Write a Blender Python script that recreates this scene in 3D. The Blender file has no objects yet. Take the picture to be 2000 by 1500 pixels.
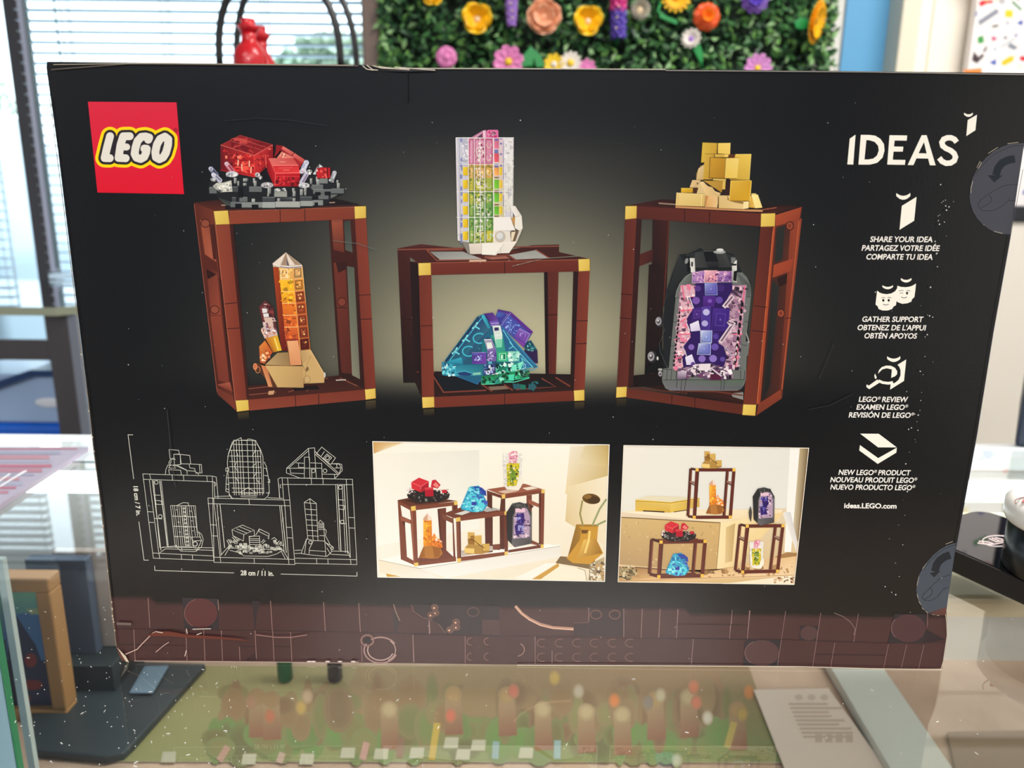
import bpy, math, random
from mathutils import Vector, Matrix
from mathutils.geometry import tessellate_polygon
from math import sin, cos, pi, radians

SC = bpy.context.scene
COL = SC.collection

# ------------------------------------------------------------------ camera
# (focal length in pixels of the 2000x1500 frame; the carton's front face is the plane y = 0)
F = 1500.0
CAM = Vector((-0.010289855, -0.316893690, 0.210626200))
RX = Vector((0.9999434422, -0.0001232983, 0.0106347141))
RD = Vector((0.0103104406, -0.2340624296, -0.9721668961))
RF = Vector((0.0026090538, 0.9722215611, -0.2340479202))
cam_d = bpy.data.cameras.new('camera')
cam = bpy.data.objects.new('camera', cam_d)
COL.objects.link(cam)
m = Matrix.Identity(4)
for i in range(3):
    m[i][0], m[i][1], m[i][2], m[i][3] = RX[i], -RD[i], -RF[i], CAM[i]
cam.matrix_world = m
cam_d.sensor_fit = 'HORIZONTAL'
cam_d.sensor_width = 36.0
cam_d.lens = 36.0 * F / 2000.0
cam_d.clip_start = 0.01
cam_d.clip_end = 200
cam_d.dof.use_dof = True
cam_d.dof.focus_distance = 0.345
cam_d.dof.aperture_fstop = 11.0
SC.camera = cam

# ------------------------------------------------------------------ world, exposure
SC.view_settings.view_transform = 'Standard'
SC.view_settings.look = 'None'
SC.view_settings.gamma = 1.0
SC.view_settings.use_curve_mapping = False
SC.view_settings.exposure = 0.0
w = bpy.data.worlds.new('sky'); SC.world = w; w.use_nodes = True
nt = w.node_tree; nt.nodes.clear()
o_ = nt.nodes.new('ShaderNodeOutputWorld'); b_ = nt.nodes.new('ShaderNodeBackground')
b_.inputs[0].default_value = (0.80, 0.93, 1.0, 1); b_.inputs[1].default_value = 3.6
nt.links.new(b_.outputs[0], o_.inputs[0])

def area(name, loc, target, sx, sy, power, color=(1, 1, 1)):
    l = bpy.data.lights.new(name, 'AREA'); l.shape = 'RECTANGLE'; l.size = sx; l.size_y = sy
    l.energy = power; l.color = color
    ob = bpy.data.objects.new(name, l); COL.objects.link(ob); ob.location = loc
    ob.rotation_euler = (Vector(target) - Vector(loc)).to_track_quat('-Z', 'Y').to_euler()
    return ob
# light from the shop's ceiling fixtures (modelled below; the last one is added to brighten the rear wall)
area('ceiling_light_glow', (-1.0, -1.35, 1.66), (-1.0, -1.35, 0), 1.2, 0.5, 9.5, (1, 0.97, 0.93))
area('ceiling_light_glow', (1.0, -1.35, 1.66), (1.0, -1.35, 0), 1.2, 0.5, 9.5, (1, 0.97, 0.93))
area('ceiling_light_glow', (0.05, -2.8, 1.66), (0.05, -2.8, 0), 1.7, 0.7, 88, (1, 0.97, 0.93))
area('ceiling_light_glow', (1.0, 0.25, 1.66), (1.0, 0.25, 0), 1.2, 0.5, 42, (1, 0.96, 0.91))
area('ceiling_light_glow', (-1.9, -3.8, 1.66), (-1.9, -3.8, 0), 1.2, 0.5, 13, (1, 0.98, 0.96))  # added lamp, brightens the rear wall that the box's top left reflects
# ------------------------------------------------------------------ helpers
def lin(c):
    c = c / 255.0
    return c / 12.92 if c <= 0.04045 else ((c + 0.055) / 1.055) ** 2.4
def rgb(r, g, b, k=1.0): return (lin(r) * k, lin(g) * k, lin(b) * k, 1.0)

def ray(x, y): return RX * ((x - 1000) / F) + RD * ((y - 750) / F) + RF
def onY(x, y, Y):
    d = ray(x, y); return CAM + d * ((Y - CAM.y) / d.y)
def onZ(x, y, Z):
    d = ray(x, y); return CAM + d * ((Z - CAM.z) / d.z)

def mat(name, color, rough=0.5, metal=0.0, spec=0.5, trans=0.0, emit=None, es=1.0, noise=None, coat=0.0, alpha=None):
    M = bpy.data.materials.new(name); M.use_nodes = True
    N = M.node_tree.nodes; L = M.node_tree.links; P = N['Principled BSDF']
    P.inputs['Base Color'].default_value = color
    P.inputs['Roughness'].default_value = rough
    P.inputs['Metallic'].default_value = metal
    P.inputs['Specular IOR Level'].default_value = spec
    P.inputs['Transmission Weight'].default_value = trans
    P.inputs['Coat Weight'].default_value = coat
    if emit:
        P.inputs['Emission Color'].default_value = emit; P.inputs['Emission Strength'].default_value = es
    if noise:
        c2, sc, det = noise
        tc = N.new('ShaderNodeTexCoord'); nz = N.new('ShaderNodeTexNoise'); nz.inputs['Scale'].default_value = sc
        nz.inputs['Detail'].default_value = det
        rp = N.new('ShaderNodeValToRGB'); rp.color_ramp.elements[0].position = 0.35; rp.color_ramp.elements[1].position = 0.65
        rp.color_ramp.elements[0].color = color; rp.color_ramp.elements[1].color = c2
        L.new(tc.outputs['Object'], nz.inputs['Vector']); L.new(nz.outputs['Fac'], rp.inputs[0]); L.new(rp.outputs[0], P.inputs['Base Color'])
    return M

def glass_mat(name, tint, rough=0.0, k=1.0):
    """clear pane: see-through with a true Fresnel reflection on its face"""
    M = bpy.data.materials.new(name); M.use_nodes = True
    N = M.node_tree.nodes; L = M.node_tree.links; N.clear()
    out = N.new('ShaderNodeOutputMaterial'); mx = N.new('ShaderNodeMixShader')
    tr = N.new('ShaderNodeBsdfTransparent'); gl = N.new('ShaderNodeBsdfGlossy')
    tr.inputs[0].default_value = tint; gl.inputs['Roughness'].default_value = rough
    geo = N.new('ShaderNodeNewGeometry'); fr = N.new('ShaderNodeFresnel')
    mr = N.new('ShaderNodeMapRange')
    mr.inputs['To Min'].default_value = 1.52; mr.inputs['To Max'].default_value = 1 / 1.52
    L.new(geo.outputs['Backfacing'], mr.inputs['Value']); L.new(mr.outputs[0], fr.inputs['IOR'])
    mu = N.new('ShaderNodeMath'); mu.operation = 'MULTIPLY'; mu.inputs[1].default_value = k
    L.new(fr.outputs[0], mu.inputs[0])
    L.new(mu.outputs[0], mx.inputs[0]); L.new(tr.outputs[0], mx.inputs[1]); L.new(gl.outputs[0], mx.inputs[2])
    L.new(mx.outputs[0], out.inputs[0])
    return M

class MB:
    """collects shapes, then builds them as one mesh object"""
    def __init__(s): s.v = []; s.f = []; s.m = []; s.mi = 0; s.c = []; s.cur = (1, 1, 1, 1)
    def add(s, vs, fs):
        b = len(s.v); s.v += [tuple(p) for p in vs]
        for f in fs: s.f.append([b + i for i in f]); s.m.append(s.mi); s.c.append(s.cur)
        return s
    def box(s, c, d, rot=None):
        hx, hy, hz = d[0] / 2, d[1] / 2, d[2] / 2
        P = [Vector((x, y, z)) for x in (-hx, hx) for y in (-hy, hy) for z in (-hz, hz)]
        if rot is not None: P = [rot @ p for p in P]
        P = [p + Vector(c) for p in P]
        return s.add(P, [(0, 1, 3, 2), (4, 6, 7, 5), (0, 4, 5, 1), (2, 3, 7, 6), (0, 2, 6, 4), (1, 5, 7, 3)])
    def bb(s, x0, x1, y0, y1, z0, z1):
        return s.box(((x0 + x1) / 2, (y0 + y1) / 2, (z0 + z1) / 2), (x1 - x0, y1 - y0, z1 - z0))
    def lathe(s, c, prof, n=32, M=None):
        """prof: (radius, height) pairs from bottom to top, around local z"""
        vs = []; fs = []
        for r, z in prof:
            for i in range(n):
                a = 2 * pi * i / n; vs.append(Vector((r * cos(a), r * sin(a), z)))
        for k in range(len(prof) - 1):
            for i in range(n):
                j = (i + 1) % n; fs.append((k * n + i, k * n + j, (k + 1) * n + j, (k + 1) * n + i))
        fs.append(tuple(range(n - 1, -1, -1))); fs.append(tuple((len(prof) - 1) * n + i for i in range(n)))
        if M is not None: vs = [M @ p for p in vs]
        return s.add([p + Vector(c) for p in vs], fs)
    def tube(s, pts, r, n=10, cap=True):
        pts = [Vector(p) for p in pts]; vs = []; fs = []; up = None
        for i, p in enumerate(pts):
            t = (pts[min(i + 1, len(pts) - 1)] - pts[max(i - 1, 0)]).normalized()
            if up is None: up = Vector((0, 0, 1)) if abs(t.z) < .9 else Vector((0, 1, 0))
            a = t.cross(up).normalized(); b = a.cross(t).normalized(); up = b
            rr = r[i] if isinstance(r, (list, tuple)) else r
            for k in range(n): an = 2 * pi * k / n; vs.append(p + a * rr * cos(an) + b * rr * sin(an))
        for i in range(len(pts) - 1):
            for k in range(n):
                j = (k + 1) % n; fs.append((i * n + k, (i + 1) * n + k, (i + 1) * n + j, i * n + j))
        if cap: fs.append(tuple(range(n))); fs.append(tuple((len(pts) - 1) * n + k for k in range(n - 1, -1, -1)))
        return s.add(vs, fs)
    def prism(s, loop, vec):
        """closed planar loop of 3D points extruded by vec"""
        n = len(loop); A = [Vector(p) for p in loop]; B = [p + Vector(vec) for p in A]
        tris = tessellate_polygon([A])
        fs = [tuple(t) for t in tris] + [tuple(n + i for i in reversed(t)) for t in tris]
        fs += [(i, (i + 1) % n, n + (i + 1) % n, n + i) for i in range(n)]
        return s.add(A + B, fs)
    def ball(s, c, r, n=20, k=12, sc=(1, 1, 1), M=None):
        prof = [(r * max(sin(pi * i / k), 1e-4), -r * cos(pi * i / k)) for i in range(k + 1)]
        S = Matrix.Diagonal(Vector(sc))
        return s.lathe(c, prof, n, S if M is None else M @ S)
    def build(s, name, mats, parent=None, smooth=False, bevel=0.0, seg=2, solid=0.0, col=False, fixn=True, sub=0):
        me = bpy.data.meshes.new(name); me.from_pydata(s.v, [], s.f)
        if not isinstance(mats, (list, tuple)): mats = [mats]
        for M in mats: me.materials.append(M)
        me.polygons.foreach_set('material_index', s.m)
        if col:
            at = me.color_attributes.new('ink', 'FLOAT_COLOR', 'CORNER'); k = 0
            for p, c in zip(me.polygons, s.c):
                for q in range(p.loop_total):
                    at.data[k].color = c[q] if isinstance(c[0], tuple) else c; k += 1
        if fixn:
            import bmesh
            bm = bmesh.new(); bm.from_mesh(me); bmesh.ops.recalc_face_normals(bm, faces=bm.faces); bm.to_mesh(me); bm.free()
        if smooth:
            me.polygons.foreach_set('use_smooth', [True] * len(me.polygons))
        me.update()
        ob = bpy.data.objects.new(name, me); COL.objects.link(ob)
        if parent: ob.parent = parent
        if solid:
            md = ob.modifiers.new('thick', 'SOLIDIFY'); md.thickness = solid; md.offset = 0
        if bevel:
            md = ob.modifiers.new('round', 'BEVEL'); md.width = bevel; md.segments = seg; md.limit_method = 'ANGLE'; md.angle_limit = radians(40)
            if smooth is False and seg > 1: md.harden_normals = False
        if sub:
            md = ob.modifiers.new('soft', 'SUBSURF'); md.levels = sub; md.render_levels = sub
        return ob

def tag(o, label=None, cat=None, group=None, kind=None):
    if label: o['label'] = label
    if cat: o['category'] = cat
    if group: o['group'] = group
    if kind: o['kind'] = kind
    return o
def thing(name, label, cat, loc=(0, 0, 0), group=None):
    o = bpy.data.objects.new(name, None); COL.objects.link(o); o.empty_display_size = .02
    o.location = loc
    return tag(o, label, cat, group)
def part(mb, name, mats, root, **k):
    """mesh given in world coordinates, parented to a thing whose Empty stands at its base"""
    ob = mb.build(name, mats, root, **k)
    w_ = Vector((0, 0, 0)); q = root
    while q is not None: w_ += Vector(q.location); q = q.parent
    ob.location = -w_
    return ob
DBG = False
# ------------------------------------------------------------------ printing on the carton
INK = None
def ink_material(name, rough, bump=0.02, gain=1.0):
    M = bpy.data.materials.new(name); M.use_nodes = True
    N = M.node_tree.nodes; L = M.node_tree.links; P = N['Principled BSDF']
    a = N.new('ShaderNodeVertexColor'); a.layer_name = 'ink'
    L.new(a.outputs['Color'], P.inputs['Base Color'])
    P.inputs['Roughness'].default_value = rough
    P.inputs['Specular IOR Level'].default_value = 0.5
    tc = N.new('ShaderNodeNewGeometry'); nz = N.new('ShaderNodeTexNoise'); nz.inputs['Scale'].default_value = 900
    nz.inputs['Detail'].default_value = 2
    bp = N.new('ShaderNodeBump'); bp.inputs['Strength'].default_value = bump; bp.inputs['Distance'].default_value = 0.001
    L.new(tc.outputs['Position'], nz.inputs['Vector']); L.new(nz.outputs['Fac'], bp.inputs['Height']); L.new(bp.outputs[0], P.inputs['Normal'])
    return M
INK = ink_material('printed_card', 0.22)

class Ink:
    """flat printing: shapes measured on the photograph, laid on the plane of the carton's front"""
    def __init__(s, plane=None, base=0.00015):
        s.mb = MB(); s.k = 0; s.o = (0.0, 0.0, 1.0); s.base = base; s.rng = random.Random(5)
        s.plane = plane
    def at(s, x0, y0, sc): s.o = (x0, y0, sc); return s
    def p(s, q):
        x, y = q[0] / s.o[2] + s.o[0], q[1] / s.o[2] + s.o[1]
        d = s.base + s.k * 0.6e-6
        return s.plane(x, y, d) if s.plane else onY(x, y, -d)
    def poly(s, c, pts, holes=()):
        s.k += 1; s.mb.cur = rgb(*c)
        loops = [[Vector((a[0], a[1], 0)) for a in l] for l in [pts] + list(holes)]
        flat = [a for l in loops for a in l]
        tr = tessellate_polygon(loops)
        s.mb.add([s.p(a) for a in flat], tr); return s
    def polys(s, c, *ps):
        for q in ps: s.poly(c, q)
    def rect(s, c, x0, y0, x1, y1): return s.poly(c, [(x0, y0), (x1, y0), (x1, y1), (x0, y1)])
    def quadg(s, cs, q, n=6, mm=1):
        """quad with a printed colour blend between its corners"""
        s.k += 1; m = mm * n; C = [rgb(*c) for c in cs]; vs = []; col = []
        for i in range(n + 1):
            for j in range(m + 1):
                u, v = j / m, i / n; w4 = ((1 - u) * (1 - v), u * (1 - v), u * v, (1 - u) * v)
                vs.append(s.p((sum(w4[t] * q[t][0] for t in range(4)), sum(w4[t] * q[t][1] for t in range(4)))))
                col.append(tuple(sum(w4[t] * C[t][e] for t in range(4)) for e in range(3)) + (1.0,))
        for i in range(n):
            for j in range(m):
                a = i * (m + 1) + j; f = (a, a + 1, a + m + 2, a + m + 1)
                b = len(s.mb.v) if (i, j) == (0, 0) else b
                if (i, j) == (0, 0): s.mb.v += [tuple(p) for p in vs]
                s.mb.f.append([b + t for t in f]); s.mb.m.append(0); s.mb.c.append([col[t] for t in f])
        return s
    def line(s, c, pts, w, closed=False, round_=False):
        """a stroke: one mitred ribbon, so that nothing lies twice in one plane"""
        P = [pts[0]] + [b for a, b in zip(pts, pts[1:]) if math.hypot(b[0] - a[0], b[1] - a[1]) > 1e-6]
        s.mb.cur = rgb(*c); h = w / 2; n = len(P)
        if n < 2: return s
        if closed and math.hypot(P[0][0] - P[-1][0], P[0][1] - P[-1][1]) < 1e-6: P = P[:-1]; n -= 1
        if round_:
            for i in range(n - 1):
                s.k += 1; (x0, y0), (x1, y1) = P[i], P[i + 1]; l = math.hypot(x1 - x0, y1 - y0); nx, ny = -(y1 - y0) / l * h, (x1 - x0) / l * h
                s.mb.add([s.p(a) for a in ((x0 + nx, y0 + ny), (x1 + nx, y1 + ny), (x1 - nx, y1 - ny), (x0 - nx, y0 - ny))], [(0, 1, 2, 3)])
            for (x, y) in P: s.k += 1; s._disc(x, y, h, h, 24)
            return s
        s.k += 1; vs = []
        def nrm(a, b):
            l = math.hypot(b[0] - a[0], b[1] - a[1]); return (-(b[1] - a[1]) / l, (b[0] - a[0]) / l)
        for i in range(n):
            a = nrm(P[i - 1], P[i]) if (i > 0 or closed) else None
            b = nrm(P[i], P[(i + 1) % n]) if (i < n - 1 or closed) else None
            a = a or b; b = b or a
            mx, my = a[0] + b[0], a[1] + b[1]; q = mx * mx + my * my
            f = min(2.0 / q, 1.6) if q > .05 else 1.0
            if q <= .05: mx, my = a
            vs += [(P[i][0] + mx * f * h, P[i][1] + my * f * h), (P[i][0] - mx * f * h, P[i][1] - my * f * h)]
        m = n if closed else n - 1
        s.mb.add([s.p(a) for a in vs], [(2 * i, 2 * ((i + 1) % n), 2 * ((i + 1) % n) + 1, 2 * i + 1) for i in range(m)])
        return s
    def _disc(s, x, y, rx, ry, n=20, rot=0):
        P = []
        for i in range(n):
            a = 2 * pi * i / n; u, v = rx * cos(a), ry * sin(a)
            P.append((x + u * cos(rot) - v * sin(rot), y + u * sin(rot) + v * cos(rot)))
        s.mb.add([s.p(a) for a in P], [tuple(range(n))])
    def oval(s, c, x, y, rx, ry=None, rot=0, n=22):
        s.k += 1; s.mb.cur = rgb(*c); s._disc(x, y, rx, ry or rx, n, rot); return s
    def ring(s, c, x, y, rx, ry, w, a0=0, a1=360, n=26):
        P = [(x + rx * cos(radians(a0 + (a1 - a0) * i / n)), y + ry * sin(radians(a0 + (a1 - a0) * i / n))) for i in range(n + 1)]
        return s.line(c, P, w)
    def spark(s, pal, pts, n, s0, s1):
        """small glints and facets scattered over a printed area"""
        xs = [a[0] for a in pts]; ys = [a[1] for a in pts]; k = 0; r = s.rng
        while k < n:
            x, y = r.uniform(min(xs), max(xs)), r.uniform(min(ys), max(ys))
            ins = False; j = len(pts) - 1
            for i in range(len(pts)):
                if (pts[i][1] > y) != (pts[j][1] > y) and x < (pts[j][0] - pts[i][0]) * (y - pts[i][1]) / (pts[j][1] - pts[i][1]) + pts[i][0]: ins = not ins
                j = i
            if not ins: k += .05; continue
            k += 1; a, b = r.uniform(s0, s1) / 2, r.uniform(s0, s1) / 2
            if r.random() < .4: b *= .35
            t = r.choice((0, 0, .15, -.3, .6)); q = []
            for u, v in ((-a, -b), (a, -b * r.uniform(.5, 1)), (a, b), (-a * r.uniform(.5, 1), b)):
                q.append((x + u * cos(t) - v * sin(t), y + u * sin(t) + v * cos(t)))
            s.poly(r.choice(pal), q)
        return s
    def text(s, c, body, p0, p1, cap, bold=0.02, shear=0.0):
        """one line of lettering: baseline from p0 to p1, capital height cap"""
        V = []; Fs = []; pen = 0.0
        for seg in [q for w_ in body.split('®') for q in (w_, '®')][:-1]:
            if not seg: continue
            if seg.startswith(' '): pen += .22
            cu = bpy.data.curves.new('lettering', 'FONT'); cu.body = seg.strip(); cu.offset = bold if seg != '®' else .006; cu.resolution_u = 4
            ob = bpy.data.objects.new('lettering', cu); COL.objects.link(ob)
            me = ob.evaluated_get(bpy.context.evaluated_depsgraph_get()).to_mesh()
            W = [v.co.copy() for v in me.vertices]; base = len(V); Fs += [tuple(base + q for q in p.vertices) for p in me.polygons]
            bpy.data.objects.remove(ob); bpy.data.curves.remove(cu)
            sm = .55 if seg == '®' else 1.0; lo = min(v.x for v in W)
            V += [Vector(((v.x - lo) * sm + pen, v.y * sm + (.32 if sm < 1 else 0), 0)) for v in W]
            pen = max(v.x for v in V) + .04
        x0 = min(v.x for v in V); x1 = max(v.x for v in V); sc = cap / 0.686
        # shear leans the letters; keep the measured ends of the line
        s.k += 1; s.mb.cur = rgb(*c)
        L = math.hypot(p1[0] - p0[0], p1[1] - p0[1]); lean = shear * cap
        ex, ey = (p1[0] - p0[0]) / L, (p1[1] - p0[1]) / L
        out = []
        for v in V:
            u = (v.x - x0) / (x1 - x0) * (L - lean) + v.y * sc * shear; h = v.y * sc
            out.append(s.p((p0[0] + ex * u + ey * h * 0, p0[1] + ey * u - h)))
        s.mb.add(out, Fs); return s
    def build(s, name, parent):
        if DBG: print(name, s.k, s.base + s.k * .6e-6)
        return s.mb.build(name, INK, parent, col=True, fixn=False)

# ------------------------------------------------------------------ materials
WHITE = mat('white_paint', rgb(226, 224, 218), 0.6)
CEIL = mat('ceiling_paint', rgb(214, 210, 204), 0.8)
CREAM = mat('cream_paint', rgb(244, 236, 222), 0.45)
BLUE = mat('blue_paint', rgb(92, 160, 206), 0.5)
BROWN = mat('brown_post_paint', rgb(118, 100, 92), 0.5)
MULL = mat('bronze_aluminium', rgb(66, 63, 68), 0.35)
BLACKP = mat('black_plastic', rgb(22, 22, 25), 0.28)
GREYR = mat('grey_return', rgb(120, 126, 140), 0.4)
PANE = glass_mat('window_glass', (0.96, 0.99, 1.0, 1), 0.0, .8)
TOPG = glass_mat('counter_glass', (0.955, 0.975, 0.965, 1), 0.0, 1.7)
CLEAR = bpy.data.materials.new('clear_glass_underside'); CLEAR.use_nodes = True
_n = CLEAR.node_tree; _n.nodes.clear(); _o = _n.nodes.new('ShaderNodeOutputMaterial'); _t = _n.nodes.new('ShaderNodeBsdfTransparent')
_t.inputs[0].default_value = (0.97, 0.985, 0.975, 1); _n.links.new(_t.outputs[0], _o.inputs[0])
GEDGE = mat('glass_edge', rgb(176, 206, 186), 0.2)
SLAT = bpy.data.materials.new('blind_slat'); SLAT.use_nodes = True
_n = SLAT.node_tree; _n.nodes.clear(); _o = _n.nodes.new('ShaderNodeOutputMaterial'); _m = _n.nodes.new('ShaderNodeMixShader')
_d = _n.nodes.new('ShaderNodeBsdfDiffuse'); _t = _n.nodes.new('ShaderNodeBsdfTranslucent')
_d.inputs[0].default_value = (.86, .91, .95, 1); _t.inputs[0].default_value = (.86, .93, .98, 1); _m.inputs[0].default_value = .55
_n.links.new(_d.outputs[0], _m.inputs[1]); _n.links.new(_t.outputs[0], _m.inputs[2]); _n.links.new(_m.outputs[0], _o.inputs[0])
SLAT_SHADE = mat('slat_edge_shade', rgb(96, 104, 112), .5)  # dark grey strip for the backlit shade along each slat's edge
CONC = mat('concrete', rgb(200, 200, 196), 0.9, noise=(rgb(186, 186, 184), 3, 4))
STEEL = mat('brushed_aluminium', rgb(196, 200, 194), 0.4, metal=.3)

def S(o, name=None): o['kind'] = 'structure'; return o

# ------------------------------------------------------------------ room shell
FZ, CZ = -1.0, 1.70
XL, XR, YB, YW, YH = -3.0, 2.4, -4.4, 1.70, 1.46
S(MB().bb(XL, XR, YB, YW + .1, FZ - .05, FZ).build('floor', mat('grey_carpet', rgb(120, 112, 104), .95, noise=(rgb(96, 90, 86), 40, 4))))
S(MB().bb(XL, XR, YB, YW + .1, CZ, CZ + .05).build('ceiling', CEIL))
S(MB().bb(XL - .05, XL, YB, YW + .1, FZ, CZ).build('wall_left', WHITE))
S(MB().bb(XR, XR + .05, YB, YW + .1, FZ, CZ).build('wall_right', WHITE))
S(MB().bb(XL, XR, YB - .05, YB, FZ, CZ).build('wall_rear', mat('rear_wall_paint', rgb(104, 114, 134), .7)))
xp0, xp1 = onY(714, 60, 1.44).x, onY(746, 60, 1.44).x
WT = .84                                         # top of the shop windows above the counter
S(MB().bb(xp1 - .01, XR, YH, YH + .08, FZ, CZ).build('wall_back', WHITE))
S(MB().bb(XL, xp0 + .02, YW, YW + .08, WT, CZ).build('wall_front', mat('soffit_paint', rgb(126, 132, 146), .7)))
S(MB().bb(xp0, xp1, 1.40, YW + .08, FZ, CZ).build('trim_1', BROWN, bevel=.004))
b0, b1 = onY(1646, 60, YH).x, onY(1729, 60, YH).x
S(MB().bb(b0, b1, YH - .008, YH, FZ, CZ).build('trim_2', BLUE))
# cream door and its frame
d0, d1, d2, d3 = b1, onY(1764, 60, YH).x, onY(1905, 60, YH).x + .45, onY(1905, 60, YH).x + .52
dr = S(MB().bb(d1, d2, YH - .045, YH - .005, FZ + .01, 1.15).build('door_1', CREAM, bevel=.003))
pf = MB(); pf.bb(d0, d1, YH - .07, YH, FZ, 1.22); pf.bb(d2, d3, YH - .07, YH, FZ, 1.22); pf.bb(d0, d3, YH - .07, YH, 1.15, 1.22)
pf.build('door_frame', mat('frame_paint', rgb(222, 216, 196), .45), dr, bevel=.004)
pn = MB()
for z0, z1 in ((-.85, -.1), (.05, 1.02)):
    x0, x1 = d1 + .035, d2 - .05
    for q in ((x0, x1, z0, z0 + .012), (x0, x1, z1 - .012, z1), (x0, x0 + .012, z0, z1), (x1 - .012, x1, z0, z1)): pn.bb(q[0], q[1], YH - .051, YH - .044, q[2], q[3])
pn.build('door_panel', CREAM, dr, bevel=.003)

# shop window: two panes, a bronze mullion, a rail
mx0, mx1 = onY(22, 130, YW).x, onY(54, 130, YW).x
bl0 = onY(33, 20, YW - .05).x; blt = onY(40, 20, YW - .054).x; blw = onY(54, 20, YW - .06).x
zr1, zr0 = onY(50, 662, YW).z, onY(50, 706, YW).z
for n_, (x0, x1) in enumerate(((XL, mx0), (mx1, xp0))):
    g = S(MB().bb(x0, x1, YW + .036, YW + .042, FZ, WT).build('window_%d' % (n_ + 1), PANE))
    MB().bb(x0, x1, YW, YW + .06, WT - .03, WT).build('window_head', MULL, g, bevel=.003)
tr3 = S(MB().bb(mx0, mx1, YW - .005, YW + .035, FZ, WT).build('trim_3', MULL, bevel=.002))
MB().bb(mx1 - .001, mx1 + .004, YW - .003, YW + .034, FZ, 0.0).build('mullion_return', GREYR, tr3)

def blind(x0, x1, z0, label):
    t = thing('venetian_blind', label, 'blind', ((x0 + x1) / 2, YW - .05, z0), 'venetian blinds in the shop windows')
    sm = MB(); z = z0; R = Matrix.Rotation(radians(-6), 3, 'X')
    while z < WT - .035:
        for k in (-1, 1):   # each slat slightly crowned
            sm.box(((x0 + x1) / 2, YW - .05 + k * .006, z), (x1 - x0, .0125, .0009), R @ Matrix.Rotation(radians(-6 * k), 3, 'X'))
        sm.mi = 1; sm.box(Vector(((x0 + x1) / 2, YW - .05, z)) + R @ Vector((0, -.0126, .0)), (x1 - x0, .0012, .0022)); sm.mi = 0
        z += .0235
    part(sm, 'slats', [SLAT, SLAT_SHADE], t)
    lm = MB(); x = x0 + .11
    while x < x1:
        for dy in (-.014, .014): lm.bb(x - .0008, x + .0008, YW - .05 + dy - .0005, YW - .05 + dy + .0005, z0, WT - .03)
        lm.bb(x + .012, x + .0135, YW - .051, YW - .049, z0, WT - .03); x += .235
    part(lm, 'ladder_cord', mat('blind_cord', rgb(180, 190, 196), .7), t)
    part(MB().bb(x0, x1, YW - .065, YW - .035, WT - .035, WT - .004), 'head_rail', SLAT, t, bevel=.002)
    part(MB().bb(x0, x1, YW - .062, YW - .038, z0 - .018, z0 - .006), 'bottom_rail', SLAT, t, bevel=.002)
    return t
t = blind(XL + .9, mx0 - .03, -.02, 'white venetian blind in the window pane left of the dark mullion')
t = blind(bl0, xp0 - .012, .02, 'white venetian blind across the wide window right of the dark mullion')
wx = mx1 + .018
part(MB().bb(blt, blt + .014, YW - .066, YW - .0635, .02, WT - .03), 'ladder_tape', mat('blind_tape', rgb(190, 196, 220), .7), t)
part(MB().tube([(blw, YW - .07, WT - .04), (blw, YW - .07, 0.03)], .004, 8), 'tilt_wand', mat('wand_plastic', rgb(86, 112, 116), .3), t)
part(MB().tube([(onY(112, 60, YW - .08).x, YW - .08, WT - .04), (onY(112, 60, YW - .08).x, YW - .08, .2)], .0025, 6), 'pull_cord', mat('pull_cord_grey', rgb(120, 150, 160), .5), t)

# ------------------------------------------------------------------ outside
S(MB().bb(-30, 30, YW + .1, 60, FZ - .1, FZ - .04).build('ground', CONC))
def car(x, y, rz, label, paint, glass):
    t = thing('parked_car', label, 'car', (x, y, FZ - .04)); t.rotation_euler.z = rz
    sec = [(-2.3, .45), (-2.28, .85), (-2.05, 1.02), (-1.1, 1.08), (-.45, 1.68), (1.45, 1.72), (2.1, 1.15), (2.3, 1.0), (2.32, .45), (1.85, .35), (1.4, .35), (-1.2, .35), (-1.9, .35)]
    bm = MB(); bm.prism([(a, -.88, b) for a, b in sec], (0, 1.76, 0)); bm.build('car_body', paint, t, bevel=.09, seg=3, smooth=True)
    for s in (-1, 1):
        gl = MB(); gl.prism([(-.95, .885 * s, 1.12), (-.42, .885 * s, 1.6), (.35, .885 * s, 1.62), (.35, .885 * s, 1.12)], (0, .012 * s, 0)); gl.build('car_window', glass, t); gl = MB(); gl.prism([(.42, .885 * s, 1.12), (.42, .885 * s, 1.62), (1.38, .885 * s, 1.62), (1.8, .885 * s, 1.14)], (0, .012 * s, 0))
        gl.build('car_window', glass, t)
    for a in (-1.5, 1.55):
        for s in (-1, 1):
            M = Matrix.Rotation(radians(90), 3, 'X'); wl = MB(); wl.lathe((a, .78 * s + .1, .36), [(.2, 0), (.36, .01), (.37, .1), (.36, .2), (.2, .21)], 24, M)
            wo = wl.build('car_wheel', BLACKP, t, smooth=True); MB().lathe((a, .9 * s + .02 if s > 0 else .78 * s - .12 + .02, .36), [(.02, 0), (.22, .0), (.22, .02), (.02, .03)], 20, M).build('wheel_rim', STEEL, wo)
    MB().bb(-2.34, -2.27, -.7, .7, .62, .78).build('headlamp', mat('lamp_lens', rgb(220, 224, 226), .1), t)
    return t
car(-4.42, 3.6, radians(2), 'pale silver car parked outside the left window pane', mat('silver_car_paint', rgb(150, 168, 182), .3, coat=.5), mat('car_glass', rgb(84, 100, 122), .1))
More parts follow.
